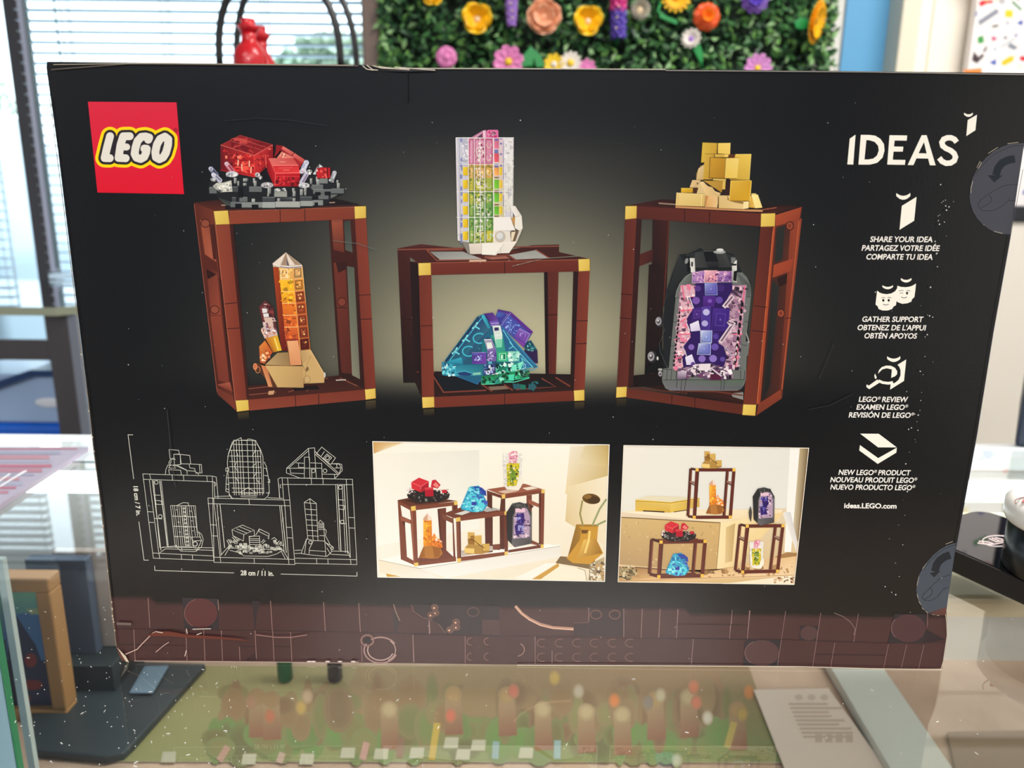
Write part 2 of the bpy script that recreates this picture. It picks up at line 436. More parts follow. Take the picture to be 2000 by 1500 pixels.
def tree(x, y, h, r, label, seed, cols):
    R_ = random.Random(seed); t = thing('street_tree', label, 'tree', (x, y, FZ - .04), 'trees seen through the shop windows')
    tk = MB(); tk.tube([(x, y, FZ - .04), (x + .05, y, FZ + h * .5), (x - .05, y, FZ + h * .9)], [.12, .09, .05], 10); part(tk, 'trunk', mat('bark', rgb(90, 76, 62), .9), t, smooth=True)
    lf = MB()
    for i in range(2600):
        u = Vector((R_.gauss(0, 1), R_.gauss(0, 1), R_.gauss(0, 1))).normalized() * (R_.random() ** .4); c = Vector((x + u.x * r, y + u.y * r, FZ + h * .75 + u.z * r * .9))
        a = Vector((R_.gauss(0, 1), R_.gauss(0, 1), R_.gauss(0, 1))).normalized() * .11; b = Vector((R_.gauss(0, 1), R_.gauss(0, 1), R_.gauss(0, 1))).normalized() * .07
        lf.mi = i % 2; lf.add([c - a, c + b, c + a, c - b], [(0, 1, 2, 3)])
    tag(part(lf, 'foliage', cols, t, fixn=False), kind='stuff')
LG = [mat('leaf_pale', rgb(186, 200, 178), .7), mat('leaf_mid', rgb(150, 172, 146), .7)]
tree(-1.5, 7.0, 2.6, .75, 'grey green tree outside the window behind the black hoops', 4, LG)
tree(-12.0, 16, 4.0, 1.7, 'small distant tree outside the left window pane', 9, LG)

# ------------------------------------------------------------------ ceiling fixtures
LAMP = mat('lamp_diffuser', rgb(255, 250, 240), .5, emit=(1, .97, .93, 1), es=3.0)
for i, (x, y) in enumerate(((-1.0, -1.35), (1.0, -1.35), (0.05, -2.8), (1.0, .25), (-1.9, -3.8))):
    hx, hy = (.85, .35) if i == 2 else (.61, .26)
    t = thing('ceiling_light', ['square framed ceiling light panel over the left of the shop', 'square framed ceiling light panel over the right of the shop', 'framed ceiling light panel straight behind the camera', 'framed ceiling light panel above the right of the plant wall', 'added framed light panel in the rear left corner, brightening the rear wall'][i], 'ceiling light', (x, y, CZ - .02), 'ceiling light panels')
    f = MB()
    for q in ((x - hx - .03, x + hx + .03, y - hy - .03, y - hy), (x - hx - .03, x + hx + .03, y + hy, y + hy + .03), (x - hx - .03, x - hx, y - hy, y + hy), (x + hx, x + hx + .03, y - hy, y + hy)): f.bb(q[0], q[1], q[2], q[3], CZ - .02, CZ)
    part(f, 'frame', WHITE, t); part(MB().bb(x - hx, x + hx, y - hy, y + hy, CZ - .012, CZ - .006), 'diffuser', LAMP, t)

# ------------------------------------------------------------------ glass display counter
CX0, CX1, CY0, CY1, SH = -.75, 1.35, -.62, .335, -.20
ct = thing('display_counter', 'glass topped display counter the black toy box stands on', 'counter', (.3, -.14, FZ))
tp = MB(); v = [(CX0, CY0), (CX1, CY0), (CX1, CY1), (CX0, CY1)]
tp.add([(x, y, 0) for x, y in v] + [(x, y, -.008) for x, y in v], [(0, 1, 2, 3)]); tp.mi = 1; tp.add([(x, y, -.008) for x, y in v], [(3, 2, 1, 0)])
tp.mi = 2; tp.add([(x, y, z) for x, y in v for z in (0, -.008)], [(0, 1, 3, 2), (2, 3, 5, 4), (4, 5, 7, 6), (6, 7, 1, 0)])
part(tp, 'glass_top', [TOPG, CLEAR, GEDGE], ct, fixn=False)
SHM = mat('mottled_shelf', rgb(190, 164, 144), .7, noise=(rgb(156, 130, 112), 9, 6))
part(MB().bb(CX0, CX1, CY0, CY1 - .005, SH - .02, SH), 'shelf', SHM, ct)
part(MB().bb(CX0, CX1, CY0, CY1, FZ, SH - .02), 'base', mat('counter_base', rgb(210, 206, 198), .6), ct)
part(MB().bb(CX0, CX1, CY1 - .004, CY1 + .006, -.020, .0015), 'rear_rail', mat('pale_rail', rgb(232, 236, 238), .3), ct)
part(MB().bb(CX0, CX1, .266, .284, -.024, -.012), 'light_strip', mat('led_diffuser', (1, 1, 1, 1), .5, emit=(.92, .98, 1.0, 1), es=5.0), ct)
part(MB().bb(CX0, CX1, CY1 - .02, CY1 - .005, SH, -.021), 'rear_panel', mat('rear_panel_white', rgb(200, 200, 196), .5), ct)
ly = onZ(1925, 1168, -.03).y
part(MB().bb(.20, CX1, ly, .262, -.045, -.03), 'ledge', mat('cream_ledge', rgb(206, 198, 172), .5), ct, bevel=.004)
px_ = onY(40, 1300, .12).x
part(MB().bb(px_ - .004, px_ + .0005, .118, .122, SH, -.0085), 'corner_post', mat('pale_edge_strip', rgb(186, 200, 200), .3), ct)
px2 = onY(24, 1395, .07).x
part(MB().bb(CX0, px2 - .002, .069, .072, SH, -.0085), 'side_panel', mat('frosted_blue_panel', rgb(150, 190, 214), .35), ct)
part(MB().bb(px2 - .0012, px2, .0685, .0725, SH, -.0085), 'panel_edge', mat('green_glass_edge', rgb(46, 140, 96), .25), ct)

dm = MB(); R_ = random.Random(77)
for i in range(240):
    x, y = (R_.uniform(20, 480), R_.uniform(1180, 1500)) if i < 150 else (R_.uniform(20, 1990), R_.uniform(1170, 1500))
    c = onZ(x, y, .0); a = R_.uniform(0, pi); L_ = R_.choice((.0002, .0002, .0002, .0003, .0003, .0008)); w2 = R_.uniform(.00012, .0002)
    u = Vector((cos(a), sin(a), 0)) * L_; v = Vector((-sin(a), cos(a), 0)) * w2; c.z = .0003
    if abs(c.x) < .2 and c.y > -.002: continue
    dm.add([c - u - v, c + u - v, c + u + v, c - u + v, c + Vector((0, 0, .00025))], [(0, 1, 4), (1, 2, 4), (2, 3, 4), (3, 0, 4)])
tag(part(dm, 'dust', mat('dust_specks', rgb(214, 216, 214), .8), ct, fixn=False), kind='stuff')

# things lying in the case, seen through the glass
def flat(name, label, cat, px, z, th, m, **k):
    P_ = [onZ(x, y, z) for x, y in px]; c = sum(P_, Vector()) / len(P_)
    ob = MB().prism([p - c for p in P_], (0, 0, -th)).build(name, m, **k); ob.location = c; return tag(ob, label, cat)
CASEPRINT = ink_material('matt_print', .6, 0)
def zprint(z, base=.0002):
    k = Ink(plane=lambda x, y, d: onZ(x, y, z + d), base=base); return k
def kbuild(k, name, root):
    w_ = Vector(root.location); ob = k.mb.build(name, CASEPRINT, root, col=True, fixn=False); ob.location = -w_; return ob
PQ = [(400, 1300), (1462, 1300), (1528, 1489), (200, 1487)]
pc = onZ(900, 1400, SH)
t = thing('crowd_poster', 'green and brown poster of a toy crowd under the glass, haze painted into its print', 'poster', pc)
part(MB().prism([onZ(x, y, SH + .0014) for x, y in PQ], (0, 0, -.0005)), 'sheet', mat('poster_paper', rgb(200, 196, 180), .7), t)
k = zprint(SH + .0014)
k.quadg([(140, 132, 92), (138, 112, 84), (112, 124, 76), (138, 136, 90)], PQ, 10, 2)
k.quadg([(138, 118, 84), (140, 112, 82), (130, 106, 78), (132, 110, 78)], [(700, 1303), (1400, 1303), (1440, 1420), (640, 1420)], 6, 2)
R_ = random.Random(11)
def blob(x, y, a, b, c):
    m_ = .5; g_ = (136, 114, 84) if y < 1430 else (118, 124, 80)  # print mixed towards the ground colour, painting in the haze of the glass
    for q_, s_ in ((.45, 1.25), (.75, 1.0), (1.0, .72)): k.oval(tuple(int(g_[i] + (c[i] - g_[i]) * q_ * (.62 if c[0] > 170 else .4)) for i in range(3)), x, y, a * s_, b * s_, n=14)
for i in range(230):
    x, y = R_.uniform(420, 1430), R_.uniform(1352, 1462)
    if x < 560 and y < 1420 and R_.random() < .7: continue
    low = (y - 1352) / 110
    c = R_.choice([(96, 64, 44), (128, 98, 64), (110, 76, 52), (140, 116, 76), (84, 112, 56), (116, 130, 70), (90, 70, 50)] + ([(86, 136, 62)] * 4 if low > .55 else [(130, 96, 60)] * 3))
    blob(x, y, R_.uniform(8, 26), R_.uniform(14, 40), c)
for x, y in ((502, 1395), (530, 1400), (885, 1390), (990, 1392), (1060, 1420), (1145, 1425), (1215, 1430), (1280, 1400), (1345, 1395), (760, 1420), (1440, 1420)):
    k.quadg([(150, 126, 94), (146, 122, 92), (130, 88, 68), (132, 92, 70)], [(x - 16, y - 26), (x + 16, y - 26), (x + 20, y + 44), (x - 16, y + 46)], 3); blob(x, y - 34, 14, 14, R_.choice([(176, 140, 90), (150, 110, 70), (190, 170, 130)]))
for x, y, c in ((880, 1398, (222, 96, 76)), (1003, 1350, (214, 100, 84)), (1083, 1324, (206, 170, 76)), (1200, 1368, (236, 120, 52)), (1355, 1342, (226, 116, 82)), (1360, 1372, (222, 110, 84)), (1463, 1352, (222, 130, 60)), (1266, 1372, (120, 120, 140)), (1382, 1402, (226, 222, 214)), (1290, 1358, (206, 196, 166)), (527, 1399, (190, 96, 70)), (588, 1382, (196, 160, 80)), (1322, 1485, (206, 200, 190)), (490, 1372, (170, 110, 90)), (600, 1360, (196, 166, 140)), (1130, 1350, (200, 190, 176)), (1450, 1395, (190, 160, 70))): blob(x, y, 9, 12, c)
for x, y in ((330, 1478), (487, 1482), (600, 1482), (680, 1470), (745, 1472), (815, 1470), (905, 1473), (935, 1455), (882, 1450), (1028, 1470)): k.quadg([(172, 166, 144)] * 4, [(x - 12, y - 10), (x + 14, y - 10), (x + 12, y + 11), (x - 16, y + 11)], 1)
for a, c in (([(428, 1486), (445, 1458)], (170, 134, 116)), ([(545, 1490), (552, 1470)], (172, 146, 128)), ([(708, 1484), (716, 1450)], (176, 136, 124)), ([(843, 1484), (854, 1412)], (178, 150, 70)), ([(967, 1482), (969, 1448)], (134, 154, 152)), ([(1088, 1482), (1089, 1446)], (134, 156, 154)), ([(780, 1480), (784, 1440)], (130, 100, 80)), ([(1420, 1460), (1434, 1410)], (168, 148, 82))): k.line(c, a, 13)
kbuild(k, 'printed_figures', t)
for px_b, m_, lab in ((558, mat('bottle_green', rgb(10, 84, 52), .3), 'small dark green bottle standing under the glass behind the poster'), (655, mat('bottle_black', rgb(20, 22, 24), .3), 'small black bottle standing under the glass behind the poster')):
    c = onZ(px_b, 1332, SH); c.z = SH + .0016 + .0006
    o = thing('toy_bottle', lab, 'bottle', c)
    part(MB().lathe(c, [(.001, 0), (.005, 0), (.0064, .002), (.0064, .036), (.003, .041), (.001, .041)], 20), 'body', m_, o, smooth=True)
    part(MB().lathe(c + Vector((0, 0, .0412)), [(.001, 0), (.0034, 0), (.0034, .006), (.001, .006)], 14), 'cap', BLACKP, o, smooth=True)
DP = [(1472, 1347), (1618, 1344), (1745, 1520), (1540, 1520)]
t = thing('printed_notice', 'pale sheet of small print lying under the glass beside the metal strip', 'paper', onZ(1590, 1430, SH))
part(MB().prism([onZ(x, y, SH + .0045) for x, y in DP], (0, 0, -.001)), 'sheet', mat('notice_paper', rgb(206, 190, 178), .7), t)
k = zprint(SH + .0045)
for i in range(9): y = 1375 + i * 8; x = 1540 + i * 3.6; k.line((178, 158, 144), [(x, y), (x + R_.uniform(70, 105), y)], 4)  # low contrast lines, haze over the sheet painted into their colour
for i in range(4): k.rect((180, 162, 148), 1592 + i * 20, 1434, 1606 + i * 20, 1450)
for i in range(3): k.oval((186, 168, 156), 1560 + i * 25, 1362, 8, 6)
kbuild(k, 'printed_lines', t)
flat('metal_strip', 'wide brushed metal strip lying under the glass at the right', 'metal strip', [(1600, 1265), (1700, 1267), (1876, 1522), (1752, 1522)], SH + .012, .010, STEEL, bevel=.001)
flat('brown_folder', 'thin brown card folder under the glass right of the metal strip', 'folder', [(1850, 1430), (2080, 1425), (2160, 1560), (1880, 1560)], SH + .004, .003, mat('brown_card', rgb(122, 102, 84), .8))
flat('dark_tray', 'dark slate tray lying under the glass in front of the framed picture', 'tray', [(66, 1464), (206, 1478), (242, 1470), (260, 1453), (402, 1296), (230, 1292), (118, 1330), (60, 1380)], SH + .008, .007, mat('slate_tray', rgb(52, 60, 64), .4), bevel=.0015)
flat('led_streak', 'thin grey blue strip standing in for an LED reflection across the dark tray', 'strip', [(252, 1352), (282, 1300), (330, 1299), (298, 1352)], SH + .011, .002, mat('streak_grey_blue', rgb(110, 132, 150), .1), bevel=.001)  # strip in place of the LED streak reflected in the glass
# framed picture standing in the case
FY = .225
def fy(x, y, Y=FY): return onY(x, y, Y)
t = thing('framed_picture', 'picture of a green and blue scene in a tan frame standing under the glass', 'picture', (fy(70, 1396).x, FY, SH))
O1, O2, O3, O4 = fy(-20, 1116), fy(101, 1121), fy(144, 1397), fy(5, 1394)
xl, xr, zt, zb = O4.x, O3.x, O2.z, SH + .0005
I_r, I_t, I_b = fy(96, 1260).x, fy(60, 1148).z, fy(100, 1375).z
fr = MB(); fw = xr - I_r
for q in ((xl, xr, I_t, zt), (xl, xr, zb, I_b), (xl, xl + fw, I_b, I_t), (I_r, xr, I_b, I_t)): fr.bb(q[0], q[1], FY - .008, FY + .008, q[2], q[3])
part(fr, 'picture_frame', mat('tan_frame_wood', rgb(170, 126, 76), .6), t, bevel=.0015)
part(MB().bb(xl + fw, I_r, FY - .002, FY + .004, I_b, I_t), 'backing_board', mat('picture_board', rgb(40, 50, 70), .6), t)
k = Ink(plane=lambda x, y, d: onY(x, y, FY - .0022 - d), base=.0001)
k.quadg([(120, 176, 140), (120, 180, 140), (70, 120, 170), (60, 110, 160)], [(-10, 1149), (74, 1149), (92, 1250), (5, 1250)], 4); k.poly((66, 116, 166), [(5, 1190), (30, 1200), (60, 1196), (84, 1205), (98, 1290), (15, 1290)]); k.poly((160, 176, 130), [(50, 1190), (80, 1188), (84, 1200), (60, 1200)]); k.poly((36, 44, 74), [(20, 1185), (40, 1215), (70, 1260), (110, 1375), (40, 1375), (15, 1280)])
for x, y, a, b in ((60, 1290, 12, 14), (64, 1338, 20, 10), (50, 1365, 10, 8)): k.oval((130, 44, 34), x, y, a, b)
w_ = Vector(t.location); ob = k.mb.build('painted_scene', CASEPRINT, t, col=True, fixn=False); ob.location = -w_
# plinth with two boards behind the picture
PY = .262
c0, c1, c2_, c3 = onY(-30, 1300, PY).x, onY(236, 1265, PY).x, 0, onY(160, 1278, PY).z
tag(MB().bb(c0, c1, .246, .298, SH + .0008, c3).build('dark_plinth', mat('dark_plinth_card', rgb(44, 52, 54), .5), bevel=.001), 'long dark plinth under the glass holding two upright boards', 'plinth')
tag(MB().bb(onY(100, 1200, PY).x, onY(222, 1200, PY).x, PY + .012, PY + .02, c3, onY(150, 1090, PY).z).build('pale_board', mat('pale_board_card', rgb(186, 172, 164), .7), bevel=.0008), 'pale pinkish board standing under the glass behind the dark board', 'board')
tag(MB().bb(onY(60, 1180, PY).x, onY(178, 1185, PY).x, PY, PY + .01, c3 + .0, onY(150, 1094, PY).z).build('slate_board', mat('slate_board_card', rgb(80, 92, 112), .6), bevel=.0008), 'dark slate board standing under the glass right of the framed picture', 'board')

# ------------------------------------------------------------------ on the counter
A, B_ = onZ(173, 873, .004), onZ(-6, 989, .004)
e = (B_ - A).normalized(); n_ = Vector((e.y, -e.x, 0)) * .40
if n_.x > 0: n_ = -n_
LQ = [A, A + e * .30, A + e * .30 + n_, A + n_]; cc = sum(LQ, Vector()) / 4; cc.z = 0.0001
t = thing('leaflet', 'pinkish printed leaflet lying on the glass counter left of the box', 'leaflet', cc)
part(MB().prism(LQ, (0, 0, -.0035)), 'folded_sheets', mat('leaflet_paper', rgb(166, 156, 176), .4), t)
k = zprint(.004)
for i in range(13):
    y = 876 + i * 8.5; xe = 165 - (y - 873) * 1.55
    if xe > 4: k.line([(172, 126, 144), (150, 152, 176), (176, 134, 148), (158, 160, 182), (172, 106, 126)][i % 5], [(-40, y), (xe - R_.uniform(4, 40), y)], 4 + (i % 3) * 2)
for a in ([(-10, 945), (20, 925)], [(0, 950), (48, 920)], [(24, 935), (52, 919)]): k.line((232, 236, 240), a, 3)
kbuild(k, 'printed_text', t)
# payment terminal
TZ = .0135
K_ = onZ(1904, 988, TZ); E_ = onZ(1963, 1013, TZ); F1, F2 = onZ(1866, 1077, TZ), onZ(1946, 1112, TZ)
dx = (F2 - F1).normalized(); dy = Vector((-dx.y, dx.x, 0))
depth = (K_ - F1).dot(dy); o_w = (K_ - F1).dot(dx)
x0, x1, y0, y1 = -.035, (onZ(1990, 1128, TZ) - F1).dot(dx) + .022, 0, depth
def rr(x0, x1, y0, y1, r, n=6):
    P_ = []
    for cx, cy, a0 in ((x1 - r, y1 - r, 0), (x0 + r, y1 - r, 90), (x0 + r, y0 + r, 180), (x1 - r, y0 + r, 270)):
        for i in range(n + 1): a = radians(a0 + 90 * i / n); P_.append((cx + r * cos(a), cy + r * sin(a)))
    return P_
t = thing('payment_terminal', 'flat black payment terminal lying on the counter right of the box', 'card terminal', (F1.x, F1.y, 0))
W_ = lambda P_, z: [Vector((F1.x, F1.y, z)) + dx * a + dy * b for a, b in P_]
part(MB().prism(W_(rr(x0, x1, y0, y1, .012), .0005), (0, 0, TZ - .0005)), 'case', BLACKP, t, bevel=.0015)
part(MB().prism(W_(rr(x0 + .002, x1 - .002, y0 + .002, y1 - .002, .0105), TZ), (0, 0, .0004)), 'screen', mat('black_gloss_screen', rgb(26, 24, 30), .03), t)
k = zprint(TZ + .0004, .0001); k.at(1840, 850, 4.543); k.ring((226, 214, 214), 492, 938, 134, 48, 9, -200, 130)
for a in ([(315, 955), (420, 972), (470, 965), (545, 950)], [(325, 940), (400, 945), (455, 962)], [(415, 915), (480, 945), (545, 935)], [(440, 910), (510, 938)], [(470, 908), (540, 925)], [(360, 960), (440, 968)]): k.line((226, 206, 206), a, 10)
kbuild(k, 'tap_symbol', t)
# white-lidded cylinder standing on the terminal
P0 = onZ(1954, 1090, TZ + .0004); rC = .034; side = Vector((-P0.y + CAM.y, P0.x - CAM.x, 0)).normalized()
if side.x < 0: side = -side
cC = P0 + side * rC + Vector((0, .0, 0)); zc = TZ + .0004
ztop = onY(1967, 1013, P0.y).z; zl0 = onY(1958, 1000, P0.y).z; zl1 = onY(1961, 970, P0.y).z
t = thing('white_lidded_canister', 'black canister with a rounded white lid standing on the payment terminal', 'canister', (cC.x, cC.y, zc))
h = zl0 - zc
part(MB().lathe((cC.x, cC.y, zc), [(.001, .0), (rC - .001, .0), (rC, .001), (rC, h), (.001, h)], 40), 'body', mat('black_canister', rgb(12, 16, 22), .3), t, smooth=True)
part(MB().lathe((cC.x, cC.y, zl0), [(.001, 0), (rC + .002, 0), (rC + .003, .002), (rC + .003, zl1 - zl0), (rC - .001, zl1 - zl0 + .004), (.001, zl1 - zl0 + .0045)], 48), 'lid', mat('white_lid', rgb(240, 236, 230), .35), t, smooth=True)
k = zprint(zl1 + .0046, .0001); k.ring((120, 84, 80), 2008, 980, 26, 9, 2, 150, 260); k.oval((206, 96, 96), 2004, 978, 8, 3); kbuild(k, 'lid_emblem', t)
# navy box at the right edge
q = onZ(1981, 871, 0.0018); R = Matrix.Rotation(radians(-34), 3, 'Z'); nb = MB()
c_ = q + R @ Vector((.09, .09, .11)); nb.box((0, 0, .11), (.18, .18, .22), R)
ob = nb.build('navy_box', mat('navy_card', rgb(30, 42, 62), .4), bevel=.003); ob.location = (c_.x, c_.y, q.z); tag(ob, 'dark navy box at the rear of the counter by the white cabinet', 'box')

# ------------------------------------------------------------------ riser with hoops and red jars behind the carton
RYf, RYb = .60, .86
rz_ = onY(540, 128, RYf).z - .004; rx0, rx1 = onY(395, 120, RYf).x, onY(735, 120, RYf).x
tag(MB().bb(rx0, rx1, RYf, RYb, FZ, rz_).build('display_riser', mat('dark_riser', rgb(40, 40, 44), .5), bevel=.004), 'tall dark riser behind the toy box carrying hoops and red jars', 'riser')
def hoop(l, r, y0, top, Y, label):
    a, b = onY(l, y0, Y), onY(r, y0, Y); cx, hw = (a.x + b.x) / 2, (b.x - a.x) / 2; zt = onY((l + r) / 2, top, Y).z
    P_ = []
    for i in range(41):
        an = pi * i / 40; P_.append((cx - hw * (abs(cos(an)) ** .8) * (1 if cos(an) > 0 else -1), Y, rz_ + .006 + (zt - rz_ - .006) * sin(an) ** .72))
    o = thing('wire_hoop', label, 'hoop', (cx, Y, rz_), 'black hoops on the riser')
    part(MB().tube(P_, .0042, 10), 'hoop_rod', BLACKP, o, smooth=True)
    for s in (-1, 1): part(MB().lathe((cx + s * hw, Y, rz_), [(.001, 0), (.012, 0), (.012, .004), (.006, .007), (.001, .007)], 16), 'foot', BLACKP, o, smooth=True)
hoop(428, 665, 110, -52, .66, 'nearer thick black hoop arching over the red jars')
hoop(462, 697, 118, -62, .78, 'further black hoop showing right of the nearer one')
RED = mat('red_glaze', rgb(206, 22, 38), .3, coat=.3); REDD = mat('red_dark_band', rgb(130, 30, 22), .5)
def jar(cx, top, wpx, Y, label):
    c = onY(cx, 90, Y); zt = onY(cx, top, Y).z; wv = (onY(cx + wpx / 2, 90, Y).x - onY(cx - wpx / 2, 90, Y).x) / 2
    z0 = rz_; H = zt - z0; o = thing('red_jar', label, 'jar', (c.x, Y, z0), 'red jars on the riser')
    pr = [(.001, 0), (.80, 0), (.90, .06), (.975, .16), (1.0, .28), (.96, .40), (.86, .49), (.70, .56), (.52, .605), (.44, .65), (.42, .71), (.44, .78)]
    part(MB().lathe((c.x, Y, z0), [(r * wv, z * H) for r, z in pr], 36), 'body', RED, o, smooth=True)
    part(MB().lathe((c.x, Y, z0), [(.84 * wv, .015 * H), (.92 * wv, .06 * H), (.965 * wv, .11 * H), (.98 * wv, .145 * H)], 36), 'dark_band', REDD, o, smooth=True)
    part(MB().lathe((c.x, Y, z0), [(.001, .775 * H), (.44 * wv, .775 * H), (.54 * wv, .83 * H), (.66 * wv, .875 * H), (.62 * wv, .89 * H), (.43 * wv, .905 * H), (.40 * wv, .94 * H), (.43 * wv, .985 * H), (.40 * wv, H), (.001, H)], 36), 'cap', RED, o, smooth=True)
jar(487, 37, 66, .70, 'rounded red jar with a flared cap in front of the window')
jar(509, 52, 58, .82, 'second red jar half hidden behind the front one')

# ------------------------------------------------------------------ low glass table with a blue tub by the window
gx1 = onY(139, 600, 1.13).x
t = thing('glass_case', 'low glass topped case with a dark post by the window left of the box', 'display case', (gx1 - .6, 1.3, FZ))
gt = MB(); v = [(-2.4, 1.13), (gx1 - .03, 1.13), (gx1, 1.16), (gx1, 1.60), (-2.4, 1.60)]
gt.add([(x, y, .002) for x, y in v], [(0, 1, 2, 3, 4)]); gt.mi = 1; gt.add([(x, y, -.014) for x, y in v], [(4, 3, 2, 1, 0)])
gt.mi = 2; n = 5; gt.add([(x, y, .002) for x, y in v] + [(x, y, -.014) for x, y in v], [(i, i + n, (i + 1) % n + n, (i + 1) % n) for i in range(n)])
part(gt, 'table_top', [TOPG, CLEAR, mat('table_glass_edge', rgb(150, 156, 136), .3)], t, fixn=False)
part(MB().bb(-2.4, gx1 - .06, 1.16, 1.58, -.36, -.34), 'lower_shelf', mat('table_shelf', rgb(190, 200, 210), .4), t)
for x, y in ((gx1 - .46, 1.2), (-2.2, 1.2), (-2.2, 1.56), (gx1 - .46, 1.56)): part(MB().tube([(x, y, FZ), (x, y, -.0145)], .012, 12), 'leg', STEEL, t, smooth=True)
pm = MB(); pY = 1.152; q0, q1, q2 = onY(91, 650, pY).x, onY(134, 650, pY).x, onY(152, 650, pY).x
pm.bb(q0, q1, pY, pY + .012, FZ, -.0145); part(pm, 'corner_post', MULL, t, bevel=.001)
part(MB().bb(q1, q2, pY + .001, pY + .011, FZ, -.0145), 'post_return', GREYR, t)
part(MB().bb(-2.4, q0, pY + .002, pY + .012, onY(50, 704, pY).z, onY(50, 664, pY).z), 'front_rail', MULL, t, bevel=.001)
tx0, tx1 = onY(-90, 760, 1.2).x, onY(126, 780, 1.2).x; zb, zt = -.34, onY(80, 722, 1.2).z
BT = mat('blue_tub_plastic', rgb(18, 92, 200), .25); TR = mat('cloudy_tub_wall', rgb(150, 176, 214), .2)
t = thing('blue_tub', 'blue plastic tub with a dark blue rim on the shelf of the low glass case', 'tub', ((tx0 + tx1) / 2, 1.3, zb))
part(MB().bb(tx0, tx1, 1.2, 1.42, zb, zb + .09), 'base_tray', BT, t, bevel=.012, seg=3)
part(MB().bb(tx0 + .006, tx1 - .006, 1.206, 1.414, zb + .09, zt - .012), 'cloudy_wall', TR, t, bevel=.006)
part(MB().prism([(tx0 - .004, 1.194, zt - .05), (tx0 + (tx1 - tx0) * .35, 1.194, zt - .045), (tx1 - .05, 1.194, zt - .012), (tx1 + .004, 1.194, zt - .012), (tx1 + .004, 1.194, zt), (tx1 - .06, 1.194, zt), (tx0 + (tx1 - tx0) * .35, 1.194, zt - .03), (tx0 - .004, 1.194, zt - .036)], (0, .23, 0)), 'rim', mat('dark_blue_rim', rgb(10, 54, 104), .3), t)
part(MB().ball((tx1 - .035, 1.2045, zb + .135), .03, 18, 10, (1, .08, .35)), 'painted_highlight', mat('painted_highlight_white', rgb(214, 220, 232), .4), t, smooth=True)  # pale oval painted as a highlight on the tub's shiny wall

# ------------------------------------------------------------------ white cabinet and patterned poster at the right
PYv = 1.37; sx0 = onY(1899, 70, PYv).x; zk1, zk0 = onY(1990, 403, PYv).z, onY(1990, 432, PYv).z
cx0 = onY(1882, 640, 1.345).x - .03
t = thing('white_cabinet', 'white cabinet with a black top edge behind the counter on the right', 'cabinet', (cx0 + .5, 1.4, FZ))
part(MB().bb(cx0, 2.1, 1.345, 1.452, FZ, zk0), 'body', mat('cabinet_white', rgb(222, 216, 206), .5), t, bevel=.003)
part(MB().bb(cx0 - .01, 2.1, 1.337, 1.455, zk0, zk1), 'top', mat('cabinet_black_top', rgb(20, 24, 34), .35), t, bevel=.003)
t = thing('patterned_display_board', 'white board printed with coloured toy pieces standing on the white cabinet', 'board', (sx0 + .4, PYv + .012, zk1))
part(MB().bb(sx0, 2.1, PYv, PYv + .02, zk1, .68), 'board', mat('board_white', rgb(236, 230, 230), .4), t, bevel=.002)
k = Ink(plane=lambda x, y, d: onY(x, y, PYv - d), base=.0003); k.at(1600, 0, 5)
k.polys((206, 30, 50), [(1560, 20), (1600, 0), (1690, 0), (1700, 30), (1640, 35), (1590, 60), (1565, 60)], [(1960, 550), (2030, 545), (2030, 600), (1960, 590)])
k.poly((200, 160, 20), [(1610, 0), (1660, 0), (1660, 12), (1620, 15)]); k.ring((130, 134, 142), 1785, 12, 20, 20, 14); k.line((46, 130, 76), [(1885, 15), (1975, 98)], 22)
k.line((140, 146, 160), [(1560, 225), (1745, 100)], 46); k.line((112, 116, 130), [(1560, 245), (1750, 120)], 12); k.poly((226, 196, 26), [(1820, 95), (1895, 100), (1888, 172), (1812, 165)]); k.poly((28, 78, 170), [(1925, 225), (1990, 190), (1985, 250)]); k.line((70, 74, 66), [(1688, 262), (1750, 248)], 22); k.oval((190, 192, 200), 1840, 225, 22, 26); k.line((96, 110, 170), [(1530, 160), (1540, 110)], 16)
k.poly((56, 150, 70), [(1545, 365), (1600, 345), (1612, 415), (1552, 428)]); k.poly((190, 40, 110), [(1685, 350), (1745, 375), (1690, 405)]); k.oval((150, 152, 164), 1818, 368, 22, 18); k.poly((40, 70, 160), [(1900, 345), (1935, 325), (1935, 360)]); k.line((196, 200, 206), [(1770, 460), (1920, 370)], 26); k.poly((130, 138, 150), [(1835, 455), (1870, 415), (1945, 465), (1900, 490)]); k.oval((90, 130, 190), 1718, 480, 12, 12)
k.poly((60, 46, 52), [(1490, 590), (1510, 500), (1560, 560), (1630, 450), (1645, 455), (1600, 560), (1540, 620)]); k.poly((30, 84, 176), [(1660, 610), (1730, 575), (1722, 640)]); k.poly((226, 190, 30), [(1780, 600), (1860, 548), (1910, 550), (1890, 600), (1810, 640), (1785, 632)]); k.oval((226, 222, 210), 1960, 650, 30, 20); k.poly((46, 140, 64), [(2030, 80), (2060, 90), (2050, 130)])
k.rect((246, 240, 240), 1530, 508, 2120, 528)  # white strip painted for the glare line across the board
k.at(0, 0, 1)
R_ = random.Random(8)
for i in range(150):
    x, y = R_.uniform(1900, 2360), R_.uniform(-80, 395)
    if 0 < y < 135 and x < 2010: continue
    c = R_.choice([(206, 30, 50), (226, 196, 26), (28, 78, 170), (56, 150, 70), (130, 136, 148), (60, 60, 66), (226, 130, 50), (150, 60, 130)]); a = R_.uniform(0, 3.1); L_, w2 = R_.uniform(6, 18), R_.uniform(4, 9)
    k.line(c, [(x - L_ * cos(a), y - L_ * sin(a)), (x + L_ * cos(a), y + L_ * sin(a))], w2 * 2)
w_ = Vector(t.location); ob = k.mb.build('printed_pattern', CASEPRINT, t, col=True, fixn=False); ob.location = -w_
